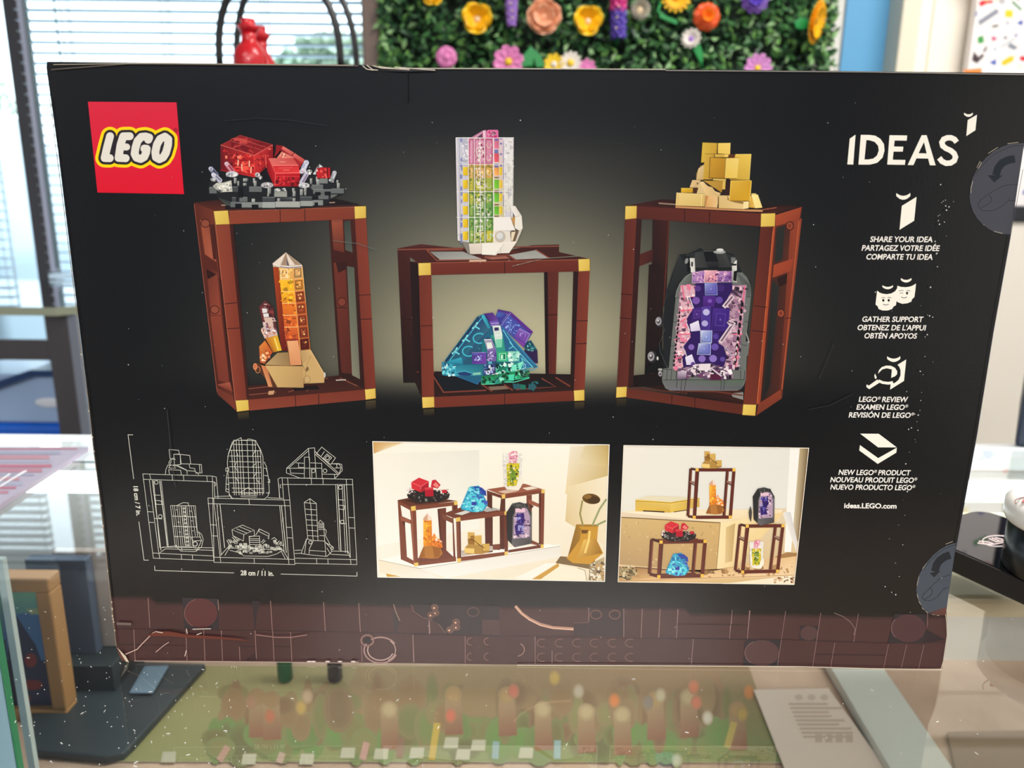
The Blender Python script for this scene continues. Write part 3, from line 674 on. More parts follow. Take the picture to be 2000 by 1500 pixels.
# ------------------------------------------------------------------ green plant wall with toy flowers
HY = 1.40
hx0, hx1 = onY(752, 60, HY).x, onY(1618, 60, HY).x; hz0, hz1 = .0, .74
hw = thing('plant_wall', 'green artificial plant wall studded with toy flowers behind the box', 'plant wall', ((hx0 + hx1) / 2, YH - .01, hz0))
part(MB().bb(hx0 + .01, hx1 - .012, YH - .02, YH, hz0, hz1), 'backing', mat('dark_backing', rgb(16, 34, 22), .9), hw)
lf = MB(); R_ = random.Random(21)
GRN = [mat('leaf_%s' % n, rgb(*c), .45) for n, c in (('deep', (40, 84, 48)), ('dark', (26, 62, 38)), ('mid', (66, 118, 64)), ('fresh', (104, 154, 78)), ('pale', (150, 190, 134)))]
N_ = 11000
for i in range(N_):
    x, z = R_.uniform(hx0, hx1), R_.uniform(hz0, hz1); d = R_.random()
    if i % 5 == 0: x = R_.choice((hx0, hx1)) + R_.gauss(0, .008)
    y = YH - .02 - .06 * d
    n = Vector((R_.gauss(0, .6), -1, R_.gauss(.35, .6))).normalized(); u = n.cross(Vector((R_.gauss(0, 1), R_.gauss(0, 1), R_.gauss(0, 1)))).normalized(); v = n.cross(u)
    L_, w2 = R_.uniform(.007, .0125), R_.uniform(.004, .007); c = Vector((x, y, z))
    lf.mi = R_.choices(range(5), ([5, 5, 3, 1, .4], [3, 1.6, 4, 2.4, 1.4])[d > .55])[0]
    lf.add([c - u * L_, c + v * w2 - n * .002, c + u * L_ + n * .003, c - v * w2 - n * .002], [(0, 1, 2, 3)])
tag(part(lf, 'foliage', GRN, hw, fixn=False), kind='stuff')
FYv = YH - .085
def petal_patch(mb, c, X, Y, N, ang, r0, r1, wd, lift, curl, n=5):
    """one curved petal growing from r0 to r1 in direction ang of the plane X,Y; lift and curl bend it along N"""
    d = X * cos(ang) + Y * sin(ang); s = -X * sin(ang) + Y * cos(ang); vs = []; fs = []
    for i in range(n + 1):
        t = i / n; r = r0 + (r1 - r0) * t; w2 = wd * (sin(pi * (.12 + .80 * t)) ** .7)
        h = lift * t + curl * t * t
        for j in (-1, -.5, 0, .5, 1): vs.append(c + d * r + s * w2 * j + N * (h + .18 * wd * j * j))
    for i in range(n):
        for j in range(4): a = i * 5 + j; fs.append((a, a + 1, a + 6, a + 5))
    mb.add(vs, fs)
def flower(px, py, rp, label, layers, center, name='toy_flower', tilt=(0, 0), stem=True, cmat=None, Y=FYv, cr=.3):
    """layers: (material, count, inner, outer, half width, lift, curl, phase) in units of the flower's radius"""
    c = onY(px, py, Y); R0 = onY(px + rp, py, Y).x - c.x
    N = Vector((tilt[0], -1, tilt[1])).normalized(); X = N.cross(Vector((0, 0, 1))).normalized() * -1; Yv = N.cross(X)
    t = thing(name, label, 'flower', (c.x, YH - .02, c.z), 'toy flowers on the plant wall')
    for m_, cnt, a, b, wd, li, cu, ph in layers:
        mb = MB()
        for i in range(cnt): petal_patch(mb, c, X, Yv, N, 2 * pi * (i + ph) / cnt, a * R0, b * R0, wd * R0, li * R0, cu * R0)
        part(mb, 'petals', m_, t, smooth=True, solid=.0012)
    if center: mb = MB(); mb.ball(c + N * R0 * .10, R0 * cr, 16, 10, (1, .7, 1)); part(mb, 'flower_centre', center, t, smooth=True)
    if stem: part(MB().tube([c - N * .002, c + Vector((0, .03, -.004)), Vector((c.x, YH - .021, c.z - .006))], .0028, 8), 'stem', GRS, t, smooth=True)
    return t
def M_(n, c, r=.35): return mat(n, rgb(*c), r)
GRS = M_('toy_green', (18, 140, 66)); YEL = M_('petal_yellow', (255, 208, 24)); YEL2 = M_('petal_deep_yellow', (250, 184, 16)); PCH = M_('petal_peach', (240, 176, 140)); PCH2 = M_('petal_deep_peach', (226, 150, 110)); ORA = M_('petal_orange', (240, 92, 28)); ORA2 = M_('petal_amber', (250, 140, 30)); PUR = M_('petal_purple', (124, 84, 180)); LAV = M_('petal_lavender', (160, 116, 206)); PNK = M_('petal_pink', (226, 130, 190)); MAG = M_('petal_magenta', (206, 40, 130)); VIO = M_('petal_violet', (84, 60, 170)); IVO = M_('petal_white', (236, 228, 220)); CRE = M_('centre_cream', (240, 214, 176)); GLD = M_('petal_gold', (252, 184, 20)); DYE = M_('daisy_yellow', (246, 206, 40))
cup = lambda a, b: [(a, 5, .05, 1.0, .62, .25, .35, 0), (b, 4, .03, .78, .5, .45, .25, .5)]
flower(932, 38, 29, 'open yellow tulip shaped flower left of the purple spike', [(YEL, 3, .05, 1.0, .75, .1, .45, .17), (YEL2, 3, .03, .8, .6, .35, .35, .67)], CRE, cr=.2)
flower(1148, 42, 28, 'open yellow flower between the peach rose and the magenta spike', [(YEL, 3, .05, 1.0, .72, .1, .45, .25), (YEL2, 3, .03, .82, .6, .35, .35, .75)], CRE, cr=.2)
flower(846, -12, 24, 'yellow flower cut by the top edge near the window', [(YEL, 6, .05, 1.0, .5, .1, .4, 0), (YEL2, 4, .03, .7, .5, .35, .3, .5)], CRE, cr=.2)
flower(1062, 35, 33, 'large peach rose with rolled petals', [(PCH, 4, .1, 1.0, .72, .15, .35, .1), (PCH2, 4, .05, .86, .62, .4, .25, .5), (PCH, 4, .02, .6, .45, .6, .15, .2)], PCH, cr=.3)
flower(1380, 33, 26, 'round orange ranunculus with a yellow middle', [(ORA, 9, .2, 1.0, .45, .1, -.15, 0), (ORA, 8, .15, .84, .42, .4, -.15, .5), (ORA, 7, .1, .64, .36, .6, -.1, 0), (ORA2, 6, .05, .42, .3, .72, -.05, .5)], ORA2, cr=.2)
flower(1320, -6, 30, 'yellow gerbera cut by the top edge above the orange flower', [(YEL, 16, .2, 1.0, .16, .08, .1, 0), (GLD, 16, .15, .8, .15, .2, .1, .5)], YEL2, cr=.26)
flower(1584, 42, 40, 'golden gerbera turned sideways at the right end of the plant wall', [(GLD, 22, .2, 1.0, .14, .2, .1, 0), (YEL2, 20, .15, .75, .13, .35, .1, .5)], M_('gerbera_brown', (110, 70, 16)), tilt=(1.35, -.3), cr=.2)
flower(1350, 77, 19, 'small white daisy with a violet middle below the orange flower', [(IVO, 12, .2, 1.0, .22, .15, .15, 0), (IVO, 10, .15, .8, .2, .35, .15, .5)], LAV, cr=.28, tilt=(-.35, .2))
flower(1250, 20, 20, 'pale seed head beside the magenta and violet spike', [(M_('seed_cream', (206, 196, 176)), 20, .1, 1.0, .06, .1, .1, 0), (IVO, 18, .1, .9, .06, .35, .2, .5), (M_('seed_tan', (176, 166, 146)), 16, .1, .75, .06, .6, .2, .2)], CRE, cr=.3)
flower(872, 112, 20, 'plain pink bud flower above the box top on the left', [(PNK, 5, .05, 1.0, .75, .1, -.1, 0), (PNK, 5, .03, .85, .7, .3, -.25, .5)], PNK, cr=.4)
flower(993, 121, 30, 'pink cosmos with a yellow middle half hidden by the box top', [(PNK, 8, .15, 1.0, .36, .12, .08, .3)], DYE, cr=.24)
flower(1082, 126, 20, 'white and yellow daisy half hidden by the box top, left one', [(DYE, 9, .15, 1.0, .3, .12, .1, 0)], IVO, cr=.3)
flower(1114, 123, 21, 'white daisy with a yellow middle half hidden by the box top', [(IVO, 12, .15, 1.0, .24, .1, .1, 0)], DYE, cr=.34)
flower(1146, 134, 18, 'small pink flower barely showing above the box top', [(PNK, 8, .15, 1.0, .32, .1, .1, 0)], PNK, cr=.3)
flower(1479, 134, 27, 'lilac pink flower just showing above the box top on the right', [(M_('petal_lilac', (206, 136, 200)), 10, .15, 1.0, .3, .15, .1, 0)], DYE, cr=.22)
flower(1473, -2, 28, 'ruffled purple flower cut by the top edge', [(PUR, 10, .1, 1.0, .34, .1, .1, 0), (PUR, 9, .08, .8, .3, .3, .1, .5), (VIO, 7, .05, .55, .26, .5, .1, .2)], VIO, cr=.25)
def spike(px, y0, y1, w0, w1, label, cols, seed):
    R2 = random.Random(seed); t = thing('flower_spike', label, 'flower', (onY(px, y0, FYv).x, YH - .02, onY(px, y1, FYv).z), 'toy flowers on the plant wall')
    mbs = [MB() for _ in cols]; n = 13
    for i in range(n):
        f = i / (n - 1); y = y0 + (y1 - y0) * f; w_ = w0 + (w1 - w0) * f; idx = min(len(cols) - 1, int(f * len(cols) * .999))
        for j in range(6):
            a = j * pi / 3 + i * .5; c = onY(px + w_ * .62 * cos(a), y, FYv); c.y += .014 * sin(a) * .9
            r = (onY(px + 4.6 + w_ * .12, y, FYv).x - onY(px, y, FYv).x); N = Vector((cos(a), -abs(sin(a)) - .4, .1)).normalized(); X = N.cross(Vector((0, 0, 1))).normalized(); Yv = N.cross(X)
            for q in range(4): petal_patch(mbs[idx], c, X, Yv, N, q * pi / 2 + .4 + i, .1 * r, 1.25 * r, .6 * r, .15 * r, .3 * r, 3)
    for mb, m_ in zip(mbs, cols): part(mb, 'florets', m_, t, smooth=True, solid=.0008)
    cy = MB()
    for i in range(5): cy.ball(onY(px + R2.uniform(-w0, w0) * .4, y0 + (y1 - y0) * (i + .5) / 5, FYv) + Vector((0, -.016, 0)), .0022, 10, 6)
    part(cy, 'floret_centre', CRE, t, smooth=True)
    p0, p1 = onY(px, y0, FYv), onY(px, y1, FYv); part(MB().tube([p0, p1, (p1.x, YH - .022, p1.z - .02)], .0025, 8), 'stem', GRS, t, smooth=True)
spike(999, -25, 46, 15, 6, 'hanging lavender flower spike near the yellow tulip', [LAV], 3)
spike(1208, -35, 68, 18, 15, 'tall flower spike magenta above and violet below', [MAG, VIO], 4)
def sprig(label, leaves, stem_pts):
    c = onY(stem_pts[0][0], stem_pts[0][1], FYv); t = thing('toy_sprig', label, 'leaf sprig', (c.x, YH - .02, c.z), 'toy green sprigs on the plant wall')
    part(MB().tube([onY(x, y, FYv) for x, y in stem_pts] + [onY(*stem_pts[-1], YH - .022)], .0032, 8), 'stem', GRS, t, smooth=True)
    for L_ in leaves:
        P_ = [onY(x, y, FYv - .004) for x, y in L_]; part(MB().prism(P_, (0, .004, 0)), 'leaf', GRS, t, bevel=.0008)
sprig('pair of bright green toy leaves above the box top', [[(1036, 90), (1046, 100), (1040, 128), (1016, 130), (1020, 110)], [(1044, 96), (1056, 108), (1066, 130), (1048, 132), (1042, 112)]], [(1036, 92), (1038, 132)])
sprig('bright green stem under the small white daisy', [[(1352, 92), (1366, 84), (1374, 104), (1372, 126), (1362, 112)]], [(1358, 88), (1370, 128)])
sprig('bent dark green stem left of the orange flower', [[(1288, 26), (1324, 40), (1322, 48), (1288, 34)]], [(1292, 2), (1284, 22), (1300, 34), (1320, 42)])
sprig('rounded green leaf beside the sideways golden gerbera', [[(1552, 42), (1564, 34), (1576, 36), (1580, 52), (1568, 58), (1554, 54)]], [(1560, 40), (1570, 50)])
# ------------------------------------------------------------------ the carton itself
BW, BH, BD = 0.382, 0.2601189, 0.0705
carton = thing('toy_carton', 'large black cardboard toy box showing printed mineral models, standing on the glass counter', 'box', (0, 0, 0))
body = MB(); body.bb(-BW / 2 + .0006, BW / 2 - .0006, .0004, BD, .0003, BH - .0006)
CARD = mat('black_card', rgb(20, 21, 24), 0.35)
body.build('carton_body', CARD, carton, bevel=.0012)

def piece(tab, v):
    for (a, b), (c, d) in zip(tab, tab[1:]):
        if a <= v <= c: return b + (d - b) * (v - a) / (c - a)
    return tab[-1][1] if v > tab[-1][0] else tab[0][1]
LEFT = [(121, 92), (128, 90), (300, 114), (760, 170), (1170, 217), (1262, 227), (1276, 229), (1291, 249)]
RIGHT = [(143, 2024), (294, 1998), (458, 1974), (650, 1940), (850, 1908), (1071, 1867), (1190, 1848), (1215, 1850), (1243, 1849), (1290, 1842), (1306, 1840)]
TOPE = [(92, 121), (500, 125), (712, 127), (760, 134), (1000, 133), (1500, 137), (2024, 143)]
BOTE = [(231, 1290), (500, 1292), (1000, 1298), (1500, 1302), (1700, 1307), (1840, 1306)]
def mixc(a, b, t): return tuple(a[i] + (b[i] - a[i]) * t for i in range(3))
def backdrop(x, y):
    """the printed picture ground: black with a warm grey studio glow, brown band along the bottom"""
    if y > 1166 + (x - 215) * 33 / 1630 + 6: return (66, 42, 43)
    up = math.exp(-(max(0.0, 660 - y) / 265) ** 1.6)
    t = min(1, max(0, (800 - y) / 95)); dn = t * t * (3 - 2 * t)
    t2 = min(1, max(0, (y - 150) / 150))
    g = math.exp(-((x - 1005) / 400) ** 2) * up * dn * t2
    hi = (178, 174, 143); lo = (12, 13, 15)
    c = tuple(lo[i] + (hi[i] - lo[i]) * g for i in range(3))
    # the greyer spill behind the middle cabinet
    g2 = math.exp(-((x - 860) / 330) ** 2) * math.exp(-((y - 430) / 130) ** 2) * .13
    return tuple(min(255, c[i] + (100, 108, 110)[i] * g2) for i in range(3))
fp = MB(); NX, NY = 150, 110
ys = [0] + [j / NY for j in range(1, NY)] + [1]
grid = []; gc = []
for j in range(NY + 1):
    for i in range(NX + 1):
        u, v = i / NX, j / NY
        # blend the four measured outlines of the front panel
        xt = piece([(0, 92), (1, 2024)], u); xb = piece([(0, 231), (1, 1840)], u)
        yt = piece(TOPE, xt); yb = piece(BOTE, xb)
        y = yt + (yb - yt) * v
        l, r = piece(LEFT, y), piece(RIGHT, y); x = l + (r - l) * u
        # remeasure the height for the straightened x
        yt2 = piece(TOPE, max(92, min(2024, x))) if v < .5 else yt
        y = y + (yt2 - yt) * (1 - v)
        grid.append((x, y)); gc.append(rgb(*backdrop(x, y)))
fp.v = [tuple(onY(x, y, -.00008)) for x, y in grid]
for j in range(NY):
    for i in range(NX):
        a = j * (NX + 1) + i; f = (a, a + NX + 1, a + NX + 2, a + 1)
        fp.f.append(list(f)); fp.m.append(0); fp.c.append([gc[t] for t in f])
front = fp.build('front_panel', INK, carton, col=True, fixn=False, smooth=True)
# ---- brand square
WHT = (244, 240, 228); BLK = (14, 14, 16)
k = Ink().at(160, 190, 7.5)
k.quadg([(214, 36, 62), (214, 36, 62), (218, 16, 44), (218, 16, 44)], [(88, 65), (1385, 75), (1495, 1418), (228, 1395)], 4)
LOGO = [[(412, 570), (372, 720), (333, 890), (408, 892)],
        [(700, 570), (605, 572), (565, 700), (537, 888), (640, 893)], [(575, 726), (655, 728)],
        [(972, 622), (985, 590), (930, 574), (870, 580), (815, 640), (785, 740), (772, 830), (800, 885), (860, 905), (912, 875), (940, 810), (948, 755), (915, 752)],
        [(1215, 577), (1265, 615), (1262, 700), (1230, 815), (1190, 880), (1135, 908), (1085, 880), (1075, 800), (1100, 690), (1145, 610), (1215, 577)]]
for ex, c in ((80, (253, 216, 0)), (37, (38, 32, 36)), (0, (228, 224, 214))):
    for st in LOGO: k.line(c, st, 2 * (57 + ex) if len(st) != 2 else 2 * (50 + ex), round_=True)
    if ex: k.poly(c, [(412, 580), (700, 570), (930, 570), (1215, 577), (1130, 900), (860, 905), (640, 893), (340, 890)])
k.ring((84, 22, 48), 1373, 484, 27, 29, 5); k.text((84, 22, 48), 'R', (1362, 500), (1386, 500), 32, .0)
k.build('brand_square', carton)['label'] = 'red square with rounded white lettering'

# ---- title
k = Ink().at(1620, 200, 4.413)
k.poly(WHT, [(175, 312), (225, 278), (205, 536), (154, 534)])
k.poly(WHT, [(270, 280), (340, 280), (395, 287), (440, 315), (470, 360), (475, 415), (458, 475), (412, 520), (350, 536), (250, 536)],
       [[(318, 325), (345, 326), (390, 340), (420, 375), (425, 415), (410, 458), (378, 484), (335, 492), (302, 492)]])
k.poly(WHT, [(518, 283), (670, 285), (666, 330), (562, 328), (556, 380), (637, 382), (632, 424), (552, 424), (546, 494), (655, 496), (650, 538), (498, 536)])
k.poly(WHT, [(795, 283), (838, 283), (915, 542), (866, 542), (850, 484), (750, 482), (724, 540), (674, 540)], [[(815, 342), (838, 440), (768, 438)]])
S = [(1097, 343), (1078, 318), (1048, 305), (1015, 305), (985, 318), (969, 345), (977, 375), (1005, 397), (1045, 415), (1075, 440), (1087, 470), (1076, 502), (1045, 522), (1005, 525), (970, 508), (946, 478)]
k.line(WHT, S, 46)
k.build('title_lettering', carton)
def crescent(k, x, y, wd, h):
    a = [(x + wd * t, y + h * .42 * (1 - (2 * t - 1) ** 2)) for t in [i / 10 for i in range(11)]]
    b = [(x + wd * (1 - t * .06) - wd * .94 * t, y + h * .45 + h * .55 * (1 - (2 * t - 1) ** 2)) for t in [i / 10 for i in range(11)]]
    k.poly(WHT, a + b)
def icon(name): return Ink().at(1620, 200, 4.413)
k = icon(0); crescent(k, 1160, 88, 76, 37); k.poly(WHT, [(1192, 152), (1272, 106), (1258, 240), (1180, 290)]); k.build('brick_emblem', carton)
k = icon(0); crescent(k, 576, 781, 121, 58); k.poly(WHT, [(624, 892), (751, 814), (730, 1020), (604, 1098)]); k.build('brick_icon', carton)
# two smiling heads
k = Ink().at(1620, 530, 5)
k.poly(WHT, [(664, 140), (700, 152), (745, 155), (790, 148), (820, 135), (845, 118), (838, 190), (830, 250), (805, 275), (800, 295), (760, 312), (710, 317), (665, 300), (640, 270), (655, 200)])
k.poly(WHT, [(465, 188), (490, 208), (525, 219), (560, 223), (605, 215), (640, 195), (664, 162), (657, 280), (650, 330), (625, 345), (612, 368), (570, 382), (520, 382), (480, 368), (470, 340), (450, 325)])
crescent(k, 517, 135, 104, 40); crescent(k, 697, 65, 104, 44)
INKD = (22, 20, 30)
for x, y in ((526, 283), (579, 283), (758, 213)): k.oval(INKD, x, y, 11, 14)
for P in ([(508, 262), (525, 255), (545, 258)], [(565, 257), (585, 253), (606, 260)], [(688, 217), (705, 209), (720, 216)], [(680, 194), (702, 184), (724, 190)], [(750, 192), (772, 186), (790, 193)]):
    k.line(INKD, P, 5)
k.line(INKD, [(522, 320), (550, 330), (580, 320)], 6); k.line(INKD, [(700, 250), (727, 261), (757, 251)], 6)
k.build('smiling_heads_icon', carton)
# magnifier over a brick
k = Ink().at(1620, 530, 5)
crescent(k, 563, 829, 129, 56)
k.poly(WHT, [(664, 913), (750, 860), (728, 1070), (592, 1155), (598, 1100), (640, 1088), (675, 1060), (694, 1015), (694, 965), (682, 932)])
k.poly(WHT, [(474, 1000), (484, 965), (510, 936), (555, 920), (600, 922), (640, 942), (662, 975), (660, 1005), (640, 1025), (603, 1040), (610, 958), (560, 946), (515, 958)])
k.line(WHT, [(478, 1068), (520, 1086), (575, 1093), (620, 1085)], 26)
k.poly(WHT, [(445, 998), (463, 1040), (446, 1052), (438, 1022)])
k.poly(WHT, [(468, 1056), (492, 1085), (388, 1151), (360, 1128), (364, 1104), (384, 1116)])
k.build('magnifier_icon', carton)
k = Ink().at(1600, 830, 6.667)
k.poly(WHT, [(533, 113), (775, 115), (1010, 292), (768, 292)]); k.poly(WHT, [(530, 262), (768, 432), (1010, 296), (1005, 360), (762, 507), (522, 332)])
k.build('open_box_icon', carton)
CAP = (240, 236, 230)
def caps(o, lines, cap):
    k = Ink().at(*o)
    for t, a, b in lines: k.text(CAP, t, a, b, cap, .022, .2)
    k.build('caption_lettering', carton)
caps((1620, 200, 4.413), [('SHARE YOUR IDEA', (348, 1202), (897, 1204)), ('PARTAGEZ VOTRE IDÉE', (277, 1277), (954, 1280)), ('COMPARTE TU IDEA', (314, 1353), (897, 1355))], 46)
caps((1620, 530, 5), [('GATHER SUPPORT', (316, 491), (920, 494)), ("OBTENEZ DE L'APPUI", (270, 573), (946, 576)), ('OBTÉN APOYOS', (337, 653), (860, 656))], 50)
caps((1620, 530, 5), [('LEGO® REVIEW', (285, 1273), (770, 1276)), ('EXAMEN LEGO®', (263, 1349), (772, 1352)), ('REVISIÓN DE LEGO®', (187, 1426), (831, 1430))], 49)
caps((1600, 830, 6.667), [('NEW LEGO® PRODUCT', (250, 648), (1195, 655)), ('NOUVEAU PRODUIT LEGO®', (142, 744), (1280, 752)), ('NUEVO PRODUCTO LEGO®', (144, 840), (1255, 849))], 64)
k = Ink().at(1600, 830, 6.667); k.text(CAP, 'ideas.LEGO.com', (324, 1081), (1010, 1087), 62, .03, .06); k.build('web_address_lettering', carton)

# ---- finger-press tabs on the right edge
def tab(o, arc, inner, arrow, head, thumb, nail, fold, col, bits, extra=None):
    k = Ink().at(*o); k.poly(col, arc)
    k.line((24, 24, 32), inner, 5)
    k.line((12, 24, 36), arrow, 80 * o[2] / 5.36)
    k.poly((12, 24, 36), head)
    for L in (thumb, nail, fold): k.line((22, 22, 36), L, 5 * o[2] / 5.36)
    if extra: extra(k)
    for b in bits: k.line((196, 184, 160), b, 4)
    # perforated rim
    for (x0, y0), (x1, y1) in zip(arc[:-2], arc[1:-1]):
        k.line((18, 18, 22), [(x0, y0), (x0 + (x1 - x0) * .55, y0 + (y1 - y0) * .55)], 3.5)
    k.build('press_tab', carton)
tab((1850, 240, 5.36), [(802, 210), (720, 215), (640, 225), (560, 255), (480, 300), (400, 370), (340, 440), (295, 515), (260, 590), (242, 680), (232, 780), (245, 860), (275, 940), (320, 1010), (370, 1060), (430, 1110), (500, 1145), (580, 1165), (660, 1168), (800, 260)],
    [(802, 238), (720, 240), (640, 258), (550, 300), (470, 345), (400, 410), (345, 470), (300, 530)],
    [(710, 378), (640, 388), (575, 420), (530, 475), (510, 550)], [(424, 548), (580, 550), (492, 625)],
    [(742, 642), (660, 645), (580, 662), (500, 705), (420, 755), (345, 810), (322, 850), (335, 890), (370, 918), (430, 925), (500, 910), (570, 875), (625, 825), (645, 812), (718, 815)],
    [(435, 755), (462, 785), (465, 820), (430, 850), (355, 890)], [(640, 808), (648, 775)],
    (62, 64, 74), [[(250, 735), (248, 690), (268, 610)], [(325, 480), (360, 410)], [(310, 470), (345, 400)], [(430, 320), (530, 255)], [(630, 218), (745, 203)], [(490, 1135), (580, 1158)], [(375, 1062), (390, 1072)]])
def brown_end(k):
    k.quadg([(58, 50, 52), (96, 56, 52), (90, 52, 48), (80, 46, 44)], [(278, 842), (470, 782), (470, 868), (330, 866)], 3)
tab((1760, 1040, 5.357), [(577, 105), (530, 118), (470, 140), (400, 180), (330, 240), (270, 310), (220, 380), (185, 450), (165, 530), (158, 610), (170, 680), (200, 750), (240, 805), (275, 845), (340, 862), (400, 868), (468, 866), (492, 680)],
    [(577, 128), (520, 142), (460, 168), (390, 215), (330, 270), (270, 335), (235, 390)],
    [(513, 235), (455, 255), (400, 295), (370, 340), (352, 410)], [(298, 424), (412, 402), (345, 470)],
    [(525, 440), (470, 455), (410, 480), (350, 530), (280, 600), (228, 655), (220, 685), (245, 710), (290, 716), (340, 700), (390, 660), (430, 605), (450, 583), (503, 576)],
    [(305, 578), (328, 605), (318, 645), (280, 680), (240, 705)], [(450, 583), (460, 600)],
    (62, 72, 84), [[(165, 560), (185, 460)], [(165, 640), (185, 720), (215, 770)], [(215, 785), (278, 842)], [(225, 380), (268, 315)], [(465, 122), (540, 95)], [(330, 858), (400, 870)]], brown_end)

# ---- the decorative brown band of tiles along the bottom
k = Ink().at(200, 1120, 2.857)
LN = (150, 118, 112); DK = (38, 30, 34)
def vl(x, y0, y1, c=LN, sl=.06): k.line(c, [(x, y0), (x + (y1 - y0) * sl, y1)], 3.2)
k.poly((46, 40, 46), [(445, 135), (645, 141), (650, 312), (458, 306)]); k.oval((84, 46, 48), 550, 222, 92, 82); k.ring((130, 88, 84), 550, 222, 92, 82, 3, 120, 250)
k.poly((44, 38, 42), [(835, 152), (880, 153), (862, 230), (852, 316), (850, 318)])
for x, y0, y1 in ((255, 137, 302), (645, 146, 205), (938, 152, 320), (1234, 160, 322), (1430, 166, 328), (1824, 262, 335)): vl(x, y0, y1)
k.line(DK, [(80, 308), (460, 314), (860, 318), (1430, 328), (2000, 342)], 3)
k.line(DK, [(82, 398), (470, 402)], 3); k.line(DK, [(958, 408), (1050, 410)], 3); k.line(DK, [(765, 408), (860, 408)], 3)
for x, y0, y1 in ((175, 312, 485), (465, 315, 487), (565, 318, 486), (663, 318, 486), (764, 408, 487), (852, 318, 487), (950, 320, 488), (1050, 328, 489), (1732, 340, 497), (1445, 400, 490)): vl(x, y0, y1, LN, .045)
k.poly((52, 34, 38), [(790, 487), (850, 440), (862, 488)])
k.poly((50, 42, 44), [(1622, 172), (1660, 260), (1640, 335), (1628, 335)])
k.line((150, 118, 105), [(1625, 172), (1637, 215), (1660, 265)], 4)
k.poly((40, 33, 36), [(1730, 175), (2000, 178), (2000, 342), (1910, 335), (1870, 270), (1780, 240)]); k.line((120, 90, 84), [(1725, 175), (1735, 210), (1785, 245), (1860, 265), (1890, 300), (1915, 335)], 3)
k.at(800, 1120, 2.857)
k.poly((44, 34, 37), [(20, 172), (500, 180), (500, 348), (210, 338), (190, 300), (110, 250), (30, 215)])
for x, y in ((140, 190), (145, 220), (120, 232), (260, 272), (248, 300), (225, 315), (262, 300)): k.oval((92, 66, 60), x, y, 22, 20); k.oval((226, 176, 140), x - 4, y + 3, 5, 5)
k.ring((96, 66, 62), 355, 215, 32, 24, 4); k.poly((72, 50, 50), [(405, 258), (500, 260), (500, 345), (403, 342)])
k.line((170, 130, 112), [(590, 182), (625, 222), (670, 255), (730, 285), (800, 302), (915, 310)], 17); k.line((222, 186, 160), [(590, 182), (625, 224), (670, 259), (730, 290), (800, 306), (915, 313)], 4)
k.poly((50, 36, 38), [(920, 278), (995, 275), (995, 350), (915, 348)]); k.line((120, 90, 84), [(915, 275), (998, 275)], 3)
k.poly((48, 34, 37), [(1000, 192), (1195, 196), (1192, 352), (1000, 350)])
for x, y in ((1040, 230), (1145, 230)): k.ring((112, 78, 70), x, y, 30, 24, 5)
k.line((44, 33, 36), [(0, 340), (500, 350), (1290, 362), (2000, 372)], 3)
for x, y0, y1, sl in ((1000, 192, 270, 0), (1195, 196, 355, 0), (1298, 198, 360, -.04), (1398, 198, 358, -.05), (1497, 200, 360, -.05), (1800, 204, 282, -.06), (1790, 290, 362, -.06), (1897, 206, 365, -.08), (18, 342, 495, .03), (108, 262, 340, .02), (310, 352, 500, 0), (700, 352, 503, 0), (795, 430, 503, 0), (1583, 367, 508, -.08)): vl(x, y0, y1, (146, 116, 112), sl)
k.line((44, 33, 36), [(1495, 282), (1890, 288)], 3)
for x in (345, 440):
    for y in (380, 465): k.ring((130, 98, 90), x, y, 24, 20, 4, 90, 270)
for x in (740, 840, 938, 1035, 1135, 1232):
    for y in (388, 468): k.ring((122, 88, 82), x, y, 28, 22, 4, 60, 300)
k.ring((150, 116, 106), 595, 425, 46, 38, 6, -60, 80); k.ring((60, 42, 44), 595, 425, 50, 42, 4)
k.at(200, 1120, 2.857)
for rx, w_, c in ((92, 9, (150, 122, 116)), (72, 7, (176, 150, 142))): k.ring(c, 1552, 428, rx, rx * .78, w_, 20, 330 if rx > 80 else 200)
k.ring((190, 160, 150), 1552, 428, 84, 66, 4, -50, 60)
k.ring((128, 96, 90), 1478, 374, 34, 30, 10); k.oval((38, 30, 34), 1478, 374, 22, 19)
k.at(1300, 1120, 2.857)
k.poly((40, 36, 42), [(445, 368), (645, 371), (630, 518), (430, 516)]); k.oval((76, 52, 54), 538, 444, 96, 72); k.ring((120, 92, 92), 538, 444, 96, 72, 3, 130, 240)
k.poly((44, 38, 44), [(752, 292), (852, 293), (845, 374), (747, 372)]); k.oval((74, 52, 54), 800, 333, 48, 40)
k.poly((40, 36, 42), [(1275, 226), (1455, 228), (1450, 392), (1240, 388)]); k.oval((70, 46, 50), 1356, 306, 96, 78); k.ring((126, 96, 96), 1356, 306, 96, 78, 3, 140, 220)
k.poly((40, 32, 38), [(1455, 310), (1560, 370), (1440, 390)])
for x, y0, y1, sl in ((70, 200, 362, -.06), (372, 206, 365, -.1), (472, 208, 366, -.1), (670, 210, 512, -.15), (866, 220, 520, -.15), (1076, 226, 385, -.17), (944, 388, 520, -.17), (1244, 394, 525, -.2), (1345, 398, 528, -.23), (1442, 398, 530, -.23), (155, 367, 508, -.08), (1462, 222, 300, -.02)): vl(x, y0, y1, (128, 100, 102), sl)
k.line((44, 34, 38), [(0, 362), (660, 370), (850, 376), (1240, 390), (1560, 384)], 3); k.line((46, 36, 40), [(835, 452), (1225, 458)], 3); k.line((50, 38, 42), [(65, 282), (460, 290)], 3)
k.line((134, 110, 110), [(940, 220), (990, 240), (1030, 270), (1058, 310), (1050, 345)], 3)
k.build('tile_band', carton)['label'] = 'dark brown band of printed tiles'

